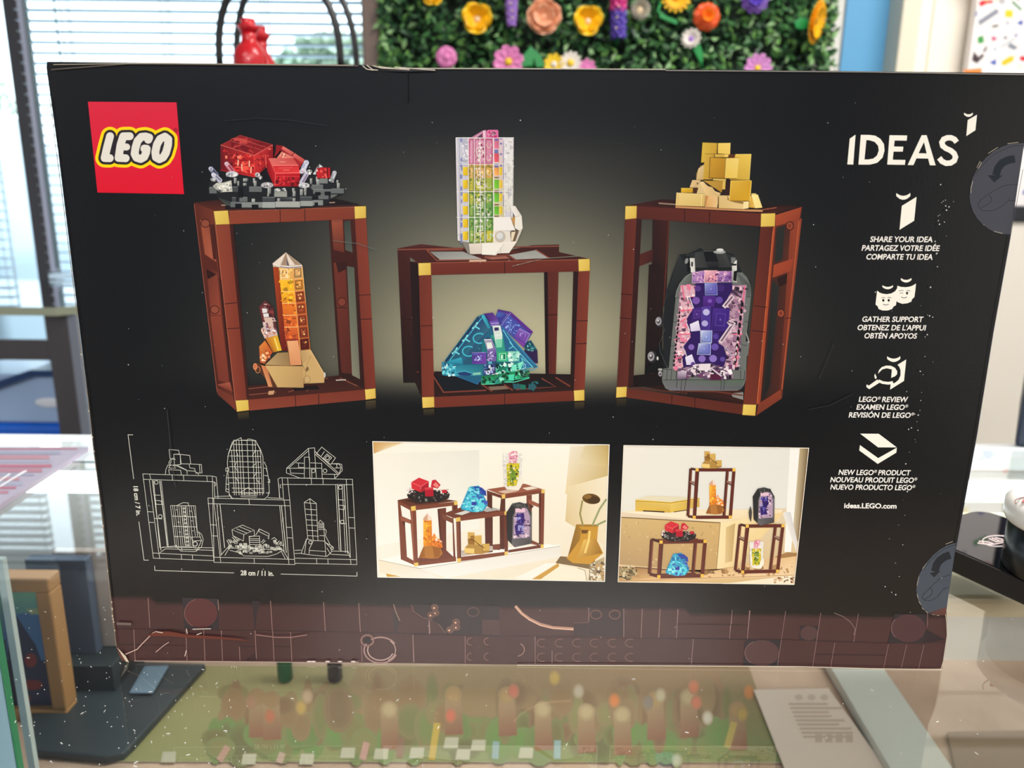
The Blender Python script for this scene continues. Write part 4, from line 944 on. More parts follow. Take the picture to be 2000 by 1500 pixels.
# ---- wear: paper showing along the edges, creases and dust
k = Ink(base=.00115).at(0, 0, 1)
PAP = (172, 160, 140)
k.line((96, 88, 80), [(100, 136), (250, 124.5), (700, 128.5)], 2.0); k.line(PAP, [(104, 126), (300, 123.5), (500, 125.5), (690, 127.5)], 1.4)
k.line((196, 190, 178), [(780, 133.5), (1000, 134), (1300, 135.5)], 1.8); k.line((150, 146, 140), [(1300, 137.5), (1700, 140.5), (2010, 146)], 1.7)
k.poly((52, 50, 52), [(738, 137), (800, 135), (860, 138), (790, 140)])
for a in ([(708, 128), (716, 135), (730, 137)], [(716, 127), (728, 136), (738, 137)], [(728, 128), (745, 133), (770, 134)], [(740, 130), (772, 134), (800, 136)], [(770, 131), (810, 134), (850, 137)]): k.line((214, 204, 186), a, 1.6)
k.line((9, 9, 11), [(795, 141), (796, 165), (796, 199)], 2.6)
L2 = [(97, 190), (103, 235), (108, 280), (120, 370), (140, 530), (150, 610), (160, 700), (172, 780), (183, 880), (200, 1010), (212, 1130), (222, 1220), (227, 1262)]
k.line((128, 116, 100), L2, 1.5)
for i in range(26):
    t = k.rng.uniform(200, 1250); x = piece([(b, a) for a, b in L2], t); k.oval((206, 190, 160), x + k.rng.uniform(-1, 1), t, 1.2, k.rng.uniform(1, 3.2), n=8)
k.poly((206, 190, 168), [(228, 1264), (246, 1282), (252, 1294), (246, 1292)]); k.poly((92, 52, 46), [(229, 1272), (238, 1280), (246, 1292), (238, 1290)])
k.line((188, 160, 150), [(245, 1278), (268, 1268), (278, 1257), (285, 1250), (298, 1237), (306, 1233)], 2); k.line((176, 146, 140), [(304, 1274), (318, 1262), (330, 1254)], 1.6)
k.poly((98, 46, 36), [(285, 1242), (305, 1234), (330, 1233), (368, 1240), (420, 1243), (468, 1248), (492, 1253), (440, 1249), (390, 1247), (330, 1243)])
k.line((150, 112, 108), [(500, 1240), (540, 1245), (568, 1245), (600, 1240)], 1.6)
for a in ([(364, 1228), (366, 1238)], [(384, 1240), (394, 1236)], [(376, 1229), (412, 1228)], [(306, 1234), (318, 1236)], [(361, 1282), (364, 1270)]): k.line((206, 190, 180), a, 1.6)
k.line((104, 92, 88), [(228, 1218), (256, 1219)], 5)
k.line((176, 152, 146), [(262, 1291), (420, 1292), (600, 1294), (680, 1295), (700, 1293)], 1.3)
for x in (604, 612, 640, 664, 690): k.oval((214, 204, 196), x, 1292, 5, 1.4, n=8)
k.line((206, 196, 178), [(1010, 1299), (1300, 1300.5), (1560, 1302), (1700, 1306), (1840, 1308)], 1.6)
k.line((190, 178, 160), [(1838, 1306), (1846, 1280), (1850, 1243), (1849, 1215), (1847, 1200)], 1.3)
k.line((70, 78, 90), [(1998, 330), (1975, 455), (1940, 650), (1908, 850), (1868, 1068)], 1.0)
for a, c in (([(440, 236), (500, 231), (560, 234), (640, 246)], (40, 44, 52)), ([(650, 470), (700, 476), (735, 488)], (96, 102, 98)), ([(1580, 800), (1620, 792), (1665, 770)], (46, 44, 42)), ([(1600, 740), (1615, 705), (1630, 668)], (50, 48, 46)), ([(326, 800), (331, 850), (335, 900), (342, 950)], (56, 56, 58)), ([(1000, 520), (1060, 505), (1130, 500)], (130, 128, 112))): k.line(c, a, 1.1)
for i in range(150):
    x, y = k.rng.uniform(250, 1840), k.rng.uniform(200, 1290)
    if 720 < x < 1590 and 860 < y < 1140: continue
    k.oval((150, 150, 150) if i % 3 else (206, 206, 202), x, y, k.rng.uniform(.5, 1.2), n=7)
for i in range(50):
    t = k.rng.random(); k.oval((196, 196, 196), 1850 - 110 * t + k.rng.gauss(0, 7), 350 + 850 * t, k.rng.uniform(.6, 1.6), n=7)
k.build('wear_stain', carton)
# ---- printed picture: the three display cabinets with their mineral models
GOLD = (222, 192, 92)
def gold(k, *qs):
    for q in qs: k.quadg([(226, 198, 98), (216, 186, 84), (208, 172, 72), (220, 190, 90)], q, 2); k.line((120, 84, 40), q, 2, closed=True)
def seams(k, *ls):
    for l in ls: k.line((38, 16, 12), l, 3.5)

# left cabinet
k = Ink(base=.00025).at(370, 240, 2.587)
k.quadg([(64, 28, 20), (64, 28, 20), (44, 20, 16), (44, 20, 16)], [(703, 488), (838, 486), (890, 1345), (755, 1275)])
k.quadg([(150, 78, 55), (140, 70, 50), (96, 44, 32), (96, 44, 32)], [(718, 492), (774, 490), (782, 655), (728, 642)])
k.quadg([(104, 48, 34), (100, 44, 32), (78, 34, 26), (84, 36, 28)], [(728, 705), (788, 720), (822, 1268), (768, 1262)])
k.poly((50, 22, 18), [(740, 708), (798, 702), (790, 740), (752, 758)])
k.quadg([(52, 58, 54), (58, 64, 58), (80, 86, 78), (76, 82, 74)], [(780, 498), (812, 492), (824, 655), (788, 642)])
k.quadg([(82, 88, 78), (84, 92, 80), (112, 112, 96), (126, 126, 108)], [(796, 724), (832, 730), (862, 1295), (822, 1275)])
k.oval((118, 58, 42), 770, 905, 21); k.ring((58, 24, 18), 770, 905, 21, 21, 4); k.oval((130, 68, 50), 742, 494, 20, 9)
seams(k, [(745, 935), (798, 934)])
k.quadg([(58, 26, 20), (50, 24, 20), (64, 30, 22), (70, 30, 22)], [(280, 1332), (760, 1275), (888, 1345), (296, 1402)], 5)
for a in ([(290, 1345), (420, 1330)], [(470, 1325), (700, 1290)], [(500, 1360), (600, 1330)], [(590, 1355), (640, 1328)], [(300, 1375), (440, 1360)], [(760, 1290), (850, 1330)]): k.line((132, 76, 58), a, 4)
k.line((200, 190, 180), [(740, 1300), (790, 1298)], 5); k.poly((196, 150, 110), [(400, 1355), (430, 1352), (425, 1372), (398, 1374)])
k.poly((24, 14, 14), [(520, 1335), (640, 1325), (660, 1345), (530, 1355)])
k.quadg([(84, 36, 25), (112, 52, 36), (100, 44, 32), (70, 30, 22)], [(22, 405), (128, 430), (240, 1460), (138, 1362)])
k.quadg([(150, 78, 52), (120, 56, 38), (176, 98, 72), (150, 76, 52)], [(54, 490), (122, 512), (134, 700), (78, 664)])
k.poly((72, 30, 22), [(100, 512), (124, 512), (138, 690), (120, 690)])
k.poly((84, 36, 26), [(66, 664), (136, 706), (146, 752), (78, 735)]); k.poly((44, 18, 14), [(84, 738), (132, 764), (118, 795), (92, 790)])
k.quadg([(110, 52, 36), (120, 58, 42), (140, 66, 48), (124, 56, 40)], [(92, 790), (140, 765), (160, 970), (108, 972)])
k.quadg([(128, 60, 42), (132, 62, 44), (116, 52, 38), (110, 48, 36)], [(106, 976), (160, 974), (202, 1318), (146, 1300)])
k.poly((60, 26, 20), [(148, 780), (166, 800), (226, 1390), (204, 1330)])
k.quadg([(140, 70, 52), (160, 84, 62), (120, 54, 40), (110, 48, 34)], [(140, 1322), (205, 1310), (218, 1360), (150, 1330)])
k.quadg([(104, 48, 34), (112, 50, 36), (118, 54, 38), (96, 42, 30)], [(138, 1336), (222, 1385), (232, 1450), (142, 1372)])
for x, y in ((80, 508), (128, 944)): k.oval((136, 70, 50), x, y, 22); k.ring((58, 24, 18), x, y, 22, 20, 4)
k.line((52, 22, 16), [(124, 516), (226, 1400)], 5); k.line((150, 80, 60), [(24, 410), (140, 1360)], 3)
k.quadg([(66, 30, 22), (40, 24, 22), (58, 26, 20), (88, 40, 28)], [(22, 403), (185, 383), (892, 418), (125, 444)], 5)
k.poly((26, 18, 18), [(180, 385), (740, 383), (860, 412), (180, 438)])
for i, x in enumerate((310, 440)): k.poly((170, 150, 130), [(x * 1.0 - 150, 414), (x - 90, 411), (x - 92, 416), (x - 148, 419)])
k.line((190, 160, 140), [(670, 405), (735, 402)], 4)
k.quadg([(132, 62, 42), (126, 58, 38), (120, 52, 36), (138, 64, 44)], [(200, 445), (835, 424), (836, 486), (203, 512)], 4)
k.quadg([(136, 64, 44), (128, 58, 40), (112, 48, 34), (130, 58, 42)], [(132, 517), (203, 513), (290, 1400), (231, 1404)], 4)
k.poly((58, 26, 20), [(203, 513), (221, 512), (303, 1396), (290, 1400)])
k.quadg([(122, 54, 38), (128, 58, 40), (118, 50, 36), (106, 44, 32)], [(836, 487), (893, 483), (941, 1342), (886, 1346)], 4)
k.quadg([(126, 58, 40), (112, 48, 34), (116, 50, 36), (134, 62, 44)], [(298, 1399), (886, 1347), (890, 1399), (302, 1454)], 4)
seams(k, [(458, 436), (459, 503)], [(583, 432), (584, 497)], [(174, 915), (240, 909)], [(189, 1041), (252, 1036)], [(856, 871), (915, 868)], [(864, 994), (922, 990)], [(535, 1378), (537, 1434)], [(652, 1370), (654, 1424)])
k.line((168, 96, 70), [(132, 516), (231, 1404)], 3); k.line((160, 90, 66), [(200, 446), (835, 425)], 3)
gold(k, [(122, 446), (195, 442), (203, 512), (132, 515)], [(833, 422), (892, 420), (893, 481), (836, 485)], [(232, 1403), (297, 1399), (301, 1452), (240, 1460)], [(886, 1347), (940, 1341), (942, 1392), (890, 1399)])
k.quadg([(60, 52, 30), (60, 52, 30), (14, 13, 13), (14, 13, 13)], [(242, 1466), (300, 1458), (304, 1500), (246, 1508)], 3); k.quadg([(70, 60, 40), (70, 60, 40), (16, 15, 14), (16, 15, 14)], [(890, 1406), (942, 1400), (944, 1450), (892, 1456)], 3)
cb = k.build('printed_cabinet', carton); cb['label'] = 'left printed cabinet with red and orange minerals'
k = Ink(base=.0005); k.at(400, 230, 6.667)
k.poly((28, 30, 32), [(50, 850), (180, 800), (350, 780), (420, 750), (650, 770), (870, 830), (900, 890), (1220, 890), (1390, 860), (1440, 760), (1740, 800), (1765, 900), (1812, 920), (1812, 985), (1640, 1060), (1610, 1125), (1500, 1150), (1240, 1185), (750, 1192), (330, 1160), (250, 1125), (160, 1020), (60, 950)])
G1, G2, G3 = (128, 134, 132), (98, 104, 104), (66, 70, 72)
for r, c in (((60, 905, 155, 985), G2), ((358, 900, 432, 965), G3), ((578, 900, 742, 965), G2), ((905, 955, 1070, 1030), (150, 154, 148)), ((1390, 875, 1540, 935), G2), ((1500, 795, 1600, 855), (118, 124, 122)), ((450, 1035, 556, 1092), G2), ((355, 1038, 405, 1095), G3), ((750, 1035, 912, 1086), G3), ((1240, 1030, 1395, 1080), G3), ((1480, 1000, 1610, 1060), G2), ((335, 1100, 480, 1165), G2), ((480, 1102, 750, 1168), G1), ((750, 1098, 916, 1172), (158, 164, 160)), ((920, 1092, 1240, 1166), (164, 168, 164)), ((1245, 1085, 1405, 1150), (150, 156, 152)), ((1405, 1075, 1540, 1140), G1), ((1650, 925, 1812, 985), G2), ((1410, 935, 1650, 990), G2), ((1290, 905, 1390, 935), (30, 30, 34)), ((610, 1055, 652, 1095), (170, 174, 170))):
    k.rect(c, *r); k.line((150, 156, 154), [(r[0], r[1]), (r[2], r[1])], 4)
for r in ((395, 1120, 480, 1166), (610, 1130, 700, 1190), (1428, 1102, 1475, 1150), (1435, 968, 1510, 1012), (1560, 960, 1642, 1012), (1400, 1030, 1455, 1070), (435, 910, 500, 1040)): k.rect((16, 17, 19), *r)
k.poly((98, 104, 100), [(1640, 1055), (1735, 1000), (1640, 1000)]); k.quadg([(52, 56, 54), (52, 56, 54), (70, 74, 72), (70, 74, 72)], [(170, 1040), (330, 1090), (335, 1150), (255, 1120)], 2)
k.quadg([(34, 36, 38), (92, 96, 96), (40, 42, 44), (24, 26, 28)], [(930, 1040), (1140, 1032), (1140, 1084), (930, 1090)], 3)
for x0, y0, x1, y1 in ((818, 915, 862, 990), (815, 990, 838, 1024), (1138, 918, 1172, 960), (1146, 955, 1184, 1024), (1293, 912, 1326, 975), (1298, 975, 1322, 1012), (628, 788, 655, 850), (640, 820, 676, 890), (425, 825, 448, 885), (1448, 768, 1470, 830), (1455, 800, 1500, 870), (1715, 812, 1742, 850), (1722, 850, 1760, 915), (380, 782, 415, 855), (945, 1050, 982, 1092), (1146, 1046, 1182, 1090), (500, 790, 560, 830), (500, 850, 545, 885), (1370, 790, 1400, 860), (1240, 930, 1280, 1010)):
    k.quadg([(200, 204, 198), (120, 124, 122), (70, 72, 74), (150, 154, 150)], [(x0, y0), (x1, y0), (x1, y1), (x0, y1)], 2)
RD_ = [(120, 14, 20), (200, 36, 40), (226, 70, 60), (150, 20, 26), (90, 10, 16), (240, 130, 104)]
k.quadg([(146, 34, 34), (134, 26, 32), (120, 16, 22), (150, 22, 26)], [(205, 355), (460, 226), (880, 352), (640, 492)], 6)
k.quadg([(104, 16, 22), (196, 38, 38), (190, 34, 36), (96, 12, 20)], [(203, 366), (640, 495), (652, 772), (206, 684)], 6)
k.quadg([(206, 50, 46), (150, 22, 28), (120, 14, 22), (190, 34, 38)], [(640, 492), (888, 356), (892, 520), (652, 772)], 5)
k.spark([(226, 50, 44), (236, 84, 66), (176, 26, 30), (150, 18, 24)], [(380, 470), (620, 520), (630, 740), (400, 690)], 46, 20, 80)
k.spark(RD_, [(220, 400), (640, 510), (880, 380), (880, 520), (650, 750), (220, 660)], 40, 12, 46)
k.spark([(170, 44, 44), (110, 14, 22), (190, 66, 60)], [(240, 350), (460, 245), (850, 355), (640, 470)], 14, 30, 130)
for a, c, w_ in (([(205, 356), (640, 490), (884, 354)], (232, 110, 100), 7), ([(205, 356), (460, 227), (884, 352)], (190, 70, 66), 4), ([(410, 262), (800, 385)], (206, 90, 84), 5), ([(330, 300), (740, 420)], (198, 80, 76), 5), ([(640, 495), (652, 765)], (226, 80, 70), 5), ([(790, 480), (800, 650)], (236, 100, 84), 9), ([(205, 684), (650, 772), (888, 560)], (206, 50, 54), 6)): k.line(c, a, w_)
for a in ([(436, 545), (430, 625)], [(480, 600), (486, 690)], [(580, 560), (578, 640)], [(604, 640), (600, 720)]): k.line((255, 190, 160), a, 14)
k.poly((18, 14, 18), [(700, 740), (810, 670), (845, 760), (868, 830), (750, 790)])
k.quadg([(150, 28, 34), (170, 40, 42), (190, 50, 48), (120, 16, 24)], [(930, 352), (1020, 368), (1300, 545), (1215, 690)], 5); k.poly((140, 22, 28), [(930, 352), (1020, 368), (950, 470), (900, 520), (925, 430)])
k.quadg([(222, 120, 108), (206, 96, 88), (190, 74, 70), (210, 104, 96)], [(1022, 370), (1162, 455), (1130, 492), (1000, 402)], 3); k.quadg([(214, 106, 96), (196, 84, 78), (180, 60, 58), (204, 92, 86)], [(1166, 458), (1302, 548), (1275, 592), (1140, 496)], 3)
k.line((70, 10, 16), [(1164, 455), (1132, 494)], 7); k.poly((218, 128, 110), [(1000, 440), (1170, 522), (940, 524)]); k.spark([(240, 190, 170), (190, 70, 66)], [(1000, 450), (1120, 520), (960, 520)], 10, 10, 30)
k.poly((176, 22, 32), [(820, 528), (1150, 520), (1240, 720), (1225, 892), (905, 896), (810, 680)])
k.quadg([(214, 110, 100), (190, 70, 68), (206, 80, 76), (220, 100, 94)], [(835, 530), (1150, 524), (1215, 615), (880, 622)], 4)
k.quadg([(206, 44, 46), (200, 40, 44), (226, 60, 58), (216, 50, 52)], [(880, 624), (1217, 618), (1242, 718), (920, 722)], 4)
k.quadg([(196, 26, 36), (186, 22, 32), (150, 14, 24), (170, 18, 28)], [(920, 724), (1242, 722), (1226, 890), (905, 894)], 4)
k.spark([(214, 50, 52), (120, 10, 18), (232, 100, 90), (96, 8, 16)], [(920, 770), (1235, 765), (1222, 880), (912, 885)], 34, 14, 60)
k.quadg([(150, 16, 26), (190, 30, 38), (160, 18, 26), (130, 10, 18)], [(815, 540), (880, 624), (905, 890), (812, 680)], 4)
for a, c in (([(880, 622), (1217, 618)], (244, 150, 140)), ([(920, 722), (1242, 718)], (250, 140, 130)), ([(925, 768), (1236, 766)], (216, 70, 70)), ([(835, 530), (920, 722), (912, 890)], (236, 110, 104)), ([(975, 575), (1050, 574)], (240, 170, 156)), ([(1020, 680), (1100, 678)], (250, 150, 140)), ([(960, 655), (1140, 650)], (236, 110, 104)), ([(835, 530), (1150, 524)], (220, 100, 96))): k.line(c, a, 6)
k.quadg([(200, 36, 40), (180, 28, 34), (150, 18, 26), (190, 34, 38)], [(1450, 650), (1590, 648), (1596, 786), (1462, 788)], 3); k.spark([(110, 10, 18), (230, 90, 80)], [(1460, 665), (1590, 665), (1590, 780), (1465, 780)], 16, 10, 40); k.poly((176, 24, 34), [(1600, 652), (1632, 648), (1634, 785), (1604, 786)])
k.poly((214, 220, 222), [(1408, 735), (1490, 604), (1540, 640), (1452, 650), (1446, 740)]); k.spark([(240, 244, 244), (150, 156, 160), (80, 84, 90)], [(1412, 730), (1488, 615), (1500, 640), (1450, 700)], 12, 8, 26)
def crystal(a, b, w_, c, c2):
    k.line(c, [a, b], w_, round_=True); k.line(c2, [(a[0] + w_ * .2, a[1]), (b[0] + w_ * .2, b[1])], w_ * .3)
    k.oval((226, 228, 236), a[0], a[1], w_ * .46, w_ * .3, .5); k.oval(c, a[0] + 2, a[1] + 2, w_ * .3, w_ * .18, .5)
crystal((80, 665), (150, 745), 66, (108, 112, 140), (60, 62, 84)); crystal((115, 745), (195, 815), 62, (186, 186, 206), (110, 112, 136))
crystal((285, 600), (355, 690), 60, (196, 130, 146), (150, 30, 50)); crystal((1322, 585), (1285, 665), 70, (170, 174, 200), (220, 224, 240)); crystal((1290, 680), (1262, 700), 60, (200, 190, 206), (150, 60, 80))
crystal((1335, 715), (1262, 840), 60, (190, 184, 204), (120, 110, 140)); crystal((1690, 715), (1662, 790), 54, (150, 156, 166), (214, 218, 222))
k.poly((196, 196, 186), [(105, 890), (150, 850), (240, 845), (345, 815), (360, 962), (200, 970), (150, 930)]); k.poly((226, 226, 216), [(165, 900), (320, 835), (340, 930), (215, 965)]); k.spark([(240, 240, 232), (120, 124, 124), (70, 72, 76), (176, 176, 166)], [(120, 890), (335, 830), (350, 950), (200, 962)], 30, 8, 40)
for x, y, a, b, c in ((355, 735, 82, 38, (206, 206, 212)), (120, 805, 46, 24, (176, 178, 184)), (812, 878, 82, 38, (176, 170, 176)), (1292, 880, 72, 34, (200, 200, 206)), (686, 742, 34, 30, (206, 186, 188)), (724, 778, 24, 22, (190, 170, 172)), (1362, 705, 34, 30, (206, 204, 204)), (945, 940, 40, 20, (200, 204, 200)), (1030, 935, 30, 16, (190, 194, 190)), (1650, 820, 30, 20, (150, 154, 156))):
    k.oval(c, x, y, a, b); k.spark([(244, 244, 240), (130, 134, 138), (70, 74, 80), (224, 224, 222)], [(x - a * .9, y - b * .4), (x + a * .9, y - b * .4), (x + a * .8, y + b * .7), (x - a * .8, y + b * .7)], 12, 8, 34)
k.build('printed_mineral', cb)['label'] = 'red ruby-like printed mineral on black rock'
k = Ink(base=.0005); k.at(480, 480, 5)
k.quadg([(170, 70, 26), (150, 56, 22), (92, 26, 22), (110, 30, 24)], [(266, 205), (322, 215), (402, 1032), (345, 1018)], 5)
rows = [((226, 172, 96), (224, 170, 90)), ((244, 190, 44), (240, 176, 34)), ((242, 186, 40), (226, 140, 30)), ((226, 122, 34), (214, 104, 34)), ((214, 104, 36), (204, 92, 38)), ((210, 100, 40), (196, 84, 40)), ((150, 48, 26), (120, 34, 26))]
for i, (a, b) in enumerate(rows):
    y0, y1 = 215 + i * 116, 215 + (i + 1) * 116; t = lambda x, y: x + (y - 215) * .094
    q = [(t(322, y0), y0), (t(455, y0), y0 - 2), (t(455, y1), y1 - 2), (t(322, y1), y1)]
    k.quadg([a, a, b, b], q, 3)
    k.spark([tuple(min(255, int(e * 1.2)) for e in a), tuple(int(e * .7) for e in b), b], q, 16, 10, 46)
    k.line((250, 206, 130) if i < 6 else (170, 80, 50), [q[0], q[1]], 6)
    q2 = [(t(455, y0), y0 - 2), (t(552, y0), y0 - 14), (t(552, y1), y1 - 14), (t(455, y1), y1 - 2)]
    a2 = [(230, 178, 110), (224, 150, 60), (176, 80, 40), (186, 84, 40), (168, 74, 40), (160, 70, 40), (110, 38, 24)][i]
    k.quadg([a2, a2, tuple(int(e * .84) for e in a2), tuple(int(e * .84) for e in a2)], q2, 2)
    cx, cy = (q2[0][0] + q2[2][0]) / 2, (q2[0][1] + q2[2][1]) / 2
    fr = [(cx - 32, cy - 38), (cx + 28, cy - 42), (cx + 30, cy + 34), (cx - 30, cy + 38)]
    k.line((248, 208, 140) if i < 3 else (232, 140, 70), q2, 4, closed=True); k.line(tuple(int(e * .5) for e in a2), fr, 8, closed=True)
    k.spark([tuple(int(e * .55) for e in a2), (240, 190, 120)], [(cx - 18, cy - 22), (cx + 16, cy - 24), (cx + 16, cy + 22), (cx - 18, cy + 24)], 7, 8, 22)
    if i == 0:
        k.line((250, 226, 180), [(340, 232), (405, 230), (408, 310), (345, 314)], 8, closed=True); k.spark([(120, 56, 26), (250, 220, 160)], [(350, 245), (400, 245), (400, 300), (352, 300)], 10, 8, 24)
k.line((236, 160, 80), [(455, 215), (532, 1028)], 8)
k.poly((206, 190, 170), [(262, 172), (392, 64), (552, 190), (548, 212), (430, 222), (266, 204)])
k.polys((226, 214, 200), [(392, 66), (270, 175), (330, 190)], [(392, 66), (430, 190), (480, 185)]); k.polys((160, 134, 112), [(392, 66), (345, 190), (425, 195)], [(392, 66), (480, 185), (548, 192)])
k.poly((90, 84, 110), [(395, 120), (425, 195), (405, 195)]); k.line((240, 232, 226), [(264, 175), (320, 195), (430, 205), (550, 192)], 8); k.line((120, 112, 140), [(330, 204), (430, 214), (545, 204)], 8)
# small side crystal
k.poly((96, 46, 48), [(128, 600), (186, 535), (266, 596), (298, 790), (300, 860), (190, 860)]); k.spark([(180, 140, 130), (60, 26, 30), (214, 190, 186), (140, 60, 56)], [(135, 600), (186, 545), (258, 600), (285, 760), (180, 780)], 34, 8, 40)
k.polys((226, 222, 224), [(158, 614), (204, 612), (210, 652), (165, 656)], [(170, 662), (222, 660), (226, 694), (176, 698)]); k.poly((210, 180, 166), [(176, 702), (256, 698), (272, 790), (200, 780)])
k.poly((206, 180, 176), [(148, 820), (208, 752), (300, 818), (312, 872), (184, 906)]); k.spark([(246, 240, 236), (120, 80, 90), (190, 130, 110), (230, 190, 170)], [(155, 820), (208, 760), (300, 825), (300, 870), (190, 900)], 36, 8, 36)
k.quadg([(190, 110, 40), (222, 170, 40), (232, 190, 40), (170, 90, 30)], [(192, 906), (310, 872), (352, 1022), (268, 1042)], 4); k.line((248, 220, 110), [(280, 900), (318, 1020)], 12)
k.quadg([(206, 130, 60), (220, 120, 50), (190, 80, 40), (160, 70, 36)], [(130, 985), (188, 926), (262, 1040), (186, 1152)], 4); k.poly((200, 100, 44), [(130, 985), (186, 1152), (140, 1140)]); k.spark([(244, 180, 120), (150, 60, 30), (250, 210, 170)], [(140, 1040), (230, 1020), (240, 1110), (150, 1130)], 26, 8, 34)
# stone base
k.poly((84, 48, 28), [(76, 1160), (120, 1142), (200, 1180), (330, 1390), (265, 1385), (140, 1240), (84, 1215)])
k.quadg([(206, 130, 82), (190, 112, 70), (196, 126, 80), (214, 150, 104)], [(150, 1165), (205, 1180), (262, 1380), (222, 1378)], 3); k.oval((196, 112, 72), 92, 1180, 20, 32); k.ring((226, 150, 104), 92, 1180, 18, 30, 5); k.ring((216, 140, 96), 118, 1212, 22, 30, 5)
k.quadg([(186, 156, 108), (160, 132, 88), (142, 114, 74), (150, 122, 80)], [(190, 1162), (312, 1045), (415, 1040), (428, 1170)], 4)
k.quadg([(176, 142, 92), (206, 172, 116), (200, 166, 112), (186, 152, 100)], [(524, 1022), (632, 1014), (768, 1250), (558, 1180)], 4)
k.quadg([(196, 164, 108), (196, 160, 106), (204, 168, 112), (190, 158, 104)], [(552, 1160), (640, 1070), (768, 1250), (766, 1340)], 4); k.poly((196, 162, 106), [(556, 1172), (766, 1255), (766, 1338), (568, 1346)]); k.line((150, 120, 76), [(632, 1075), (590, 1180)], 4); k.line((222, 190, 134), [(634, 1020), (768, 1252)], 5)
k.quadg([(206, 172, 112), (188, 152, 96), (176, 140, 90), (196, 164, 106)], [(190, 1170), (560, 1172), (566, 1386), (310, 1382)], 4)
k.line((112, 84, 52), [(190, 1168), (430, 1172), (560, 1176)], 5); k.line((128, 98, 62), [(560, 1176), (586, 1230), (570, 1350)], 4)
k.quadg([(232, 172, 120), (226, 160, 112), (214, 146, 100), (206, 138, 92)], [(400, 930), (510, 925), (548, 1164), (432, 1168)], 4); k.line((150, 100, 64), [(400, 930), (420, 1050), (432, 1168)], 7)
k.ring((140, 112, 72), 600, 1305, 30, 34, 5); k.oval((204, 172, 118), 600, 1303, 25, 28); k.ring((160, 130, 86), 600, 1303, 14, 14, 4); k.oval((120, 92, 58), 600, 1205, 14, 24, .3); k.oval((196, 196, 186), 770, 1262, 10, 26)
k.build('printed_mineral', cb)['label'] = 'orange printed crystal on tan rock'

# middle cabinet
k = Ink(base=.00025).at(760, 240, 2.585)
k.quadg([(62, 28, 22), (66, 30, 24), (30, 17, 15), (20, 13, 12)], [(42, 640), (104, 640), (132, 1312), (72, 1312)], 4); k.quadg([(84, 36, 27), (90, 40, 30), (96, 42, 30), (72, 30, 24)], [(782, 752), (856, 750), (842, 1292), (790, 1286)], 4)
k.poly((26, 12, 10), [(782, 752), (800, 752), (806, 1288), (790, 1286)])
k.poly((34, 18, 16), [(104, 700), (150, 700), (166, 1390), (132, 1312)])
k.quadg([(28, 16, 15), (26, 16, 15), (40, 22, 19), (44, 22, 18)], [(110, 1252), (930, 1270), (932, 1352), (226, 1386)], 4)
k.poly((17, 22, 28), [(225, 1282), (380, 1290), (490, 1350), (272, 1360)]); k.poly((18, 20, 24), [(610, 1330), (770, 1290), (838, 1330), (640, 1345)])
for a in ([(140, 1258), (230, 1258)], [(225, 1282), (275, 1360), (490, 1350)], [(470, 1322), (520, 1355)], [(580, 1322), (625, 1350)], [(770, 1290), (842, 1332), (640, 1346)], [(840, 1285), (930, 1340)]): k.line((118, 56, 42), a, 7)
k.poly((120, 100, 84), [(500, 1332), (585, 1328), (605, 1343), (515, 1350)]); k.spark([(40, 90, 100), (30, 110, 90)], [(620, 1325), (760, 1300), (790, 1325), (640, 1340)], 12, 8, 40)
k.quadg([(66, 30, 24), (84, 38, 30), (70, 32, 24), (60, 28, 22)], [(40, 634), (160, 612), (420, 640), (150, 708)], 3); k.quadg([(74, 34, 27), (80, 36, 28), (84, 36, 28), (78, 34, 26)], [(110, 702), (640, 640), (1012, 687), (150, 710)], 5)
k.poly((62, 28, 22), [(620, 640), (720, 618), (858, 614), (858, 652), (1012, 687), (760, 690)]); k.poly((66, 30, 24), [(43, 634), (200, 626), (420, 640), (420, 700), (150, 708)])
k.quadg([(120, 122, 118), (150, 152, 148), (168, 168, 162), (156, 156, 152)], [(205, 650), (372, 650), (472, 688), (258, 692)], 3); k.quadg([(156, 158, 152), (146, 148, 142), (164, 164, 158), (160, 160, 154)], [(600, 668), (742, 642), (808, 682), (640, 690)], 3)
for a in ([(190, 642), (370, 640)], [(190, 642), (240, 694), (480, 690)], [(480, 676), (600, 666), (640, 692)], [(740, 640), (812, 684)], [(45, 640), (858, 622)]): k.line((130, 70, 54), a, 6)
k.poly((150, 96, 80), [(480, 680), (590, 672), (610, 684), (520, 690)]); k.poly((206, 176, 150), [(405, 692), (490, 690), (490, 700), (405, 702)])
k.poly((38, 17, 14), [(930, 750), (957, 750), (934, 1352), (914, 1346)])
k.quadg([(110, 48, 34), (104, 44, 31), (94, 38, 27), (102, 42, 30)], [(210, 706), (956, 690), (957, 750), (212, 768)], 4)
k.quadg([(104, 46, 32), (116, 50, 36), (118, 52, 37), (112, 48, 34)], [(149, 771), (213, 768), (228, 1383), (166, 1386)], 4); k.quadg([(112, 48, 34), (116, 52, 36), (124, 54, 38), (106, 44, 32)], [(956, 751), (1013, 747), (987, 1347), (932, 1352)], 4)
k.quadg([(112, 48, 34), (104, 44, 31), (98, 40, 28), (110, 46, 33)], [(227, 1384), (932, 1352), (935, 1403), (229, 1438)], 4)
k.poly((30, 14, 12), [(134, 704), (149, 712), (166, 1386), (150, 1360)])
seams(k, [(583, 698), (584, 760)], [(160, 1026), (219, 1023)], [(163, 1146), (222, 1143)], [(945, 1000), (1003, 998)], [(941, 1116), (998, 1113)], [(583, 1368), (584, 1421)], [(65, 992), (118, 990)], [(795, 970), (850, 968)])
k.line((160, 88, 66), [(210, 707), (956, 691)], 3)
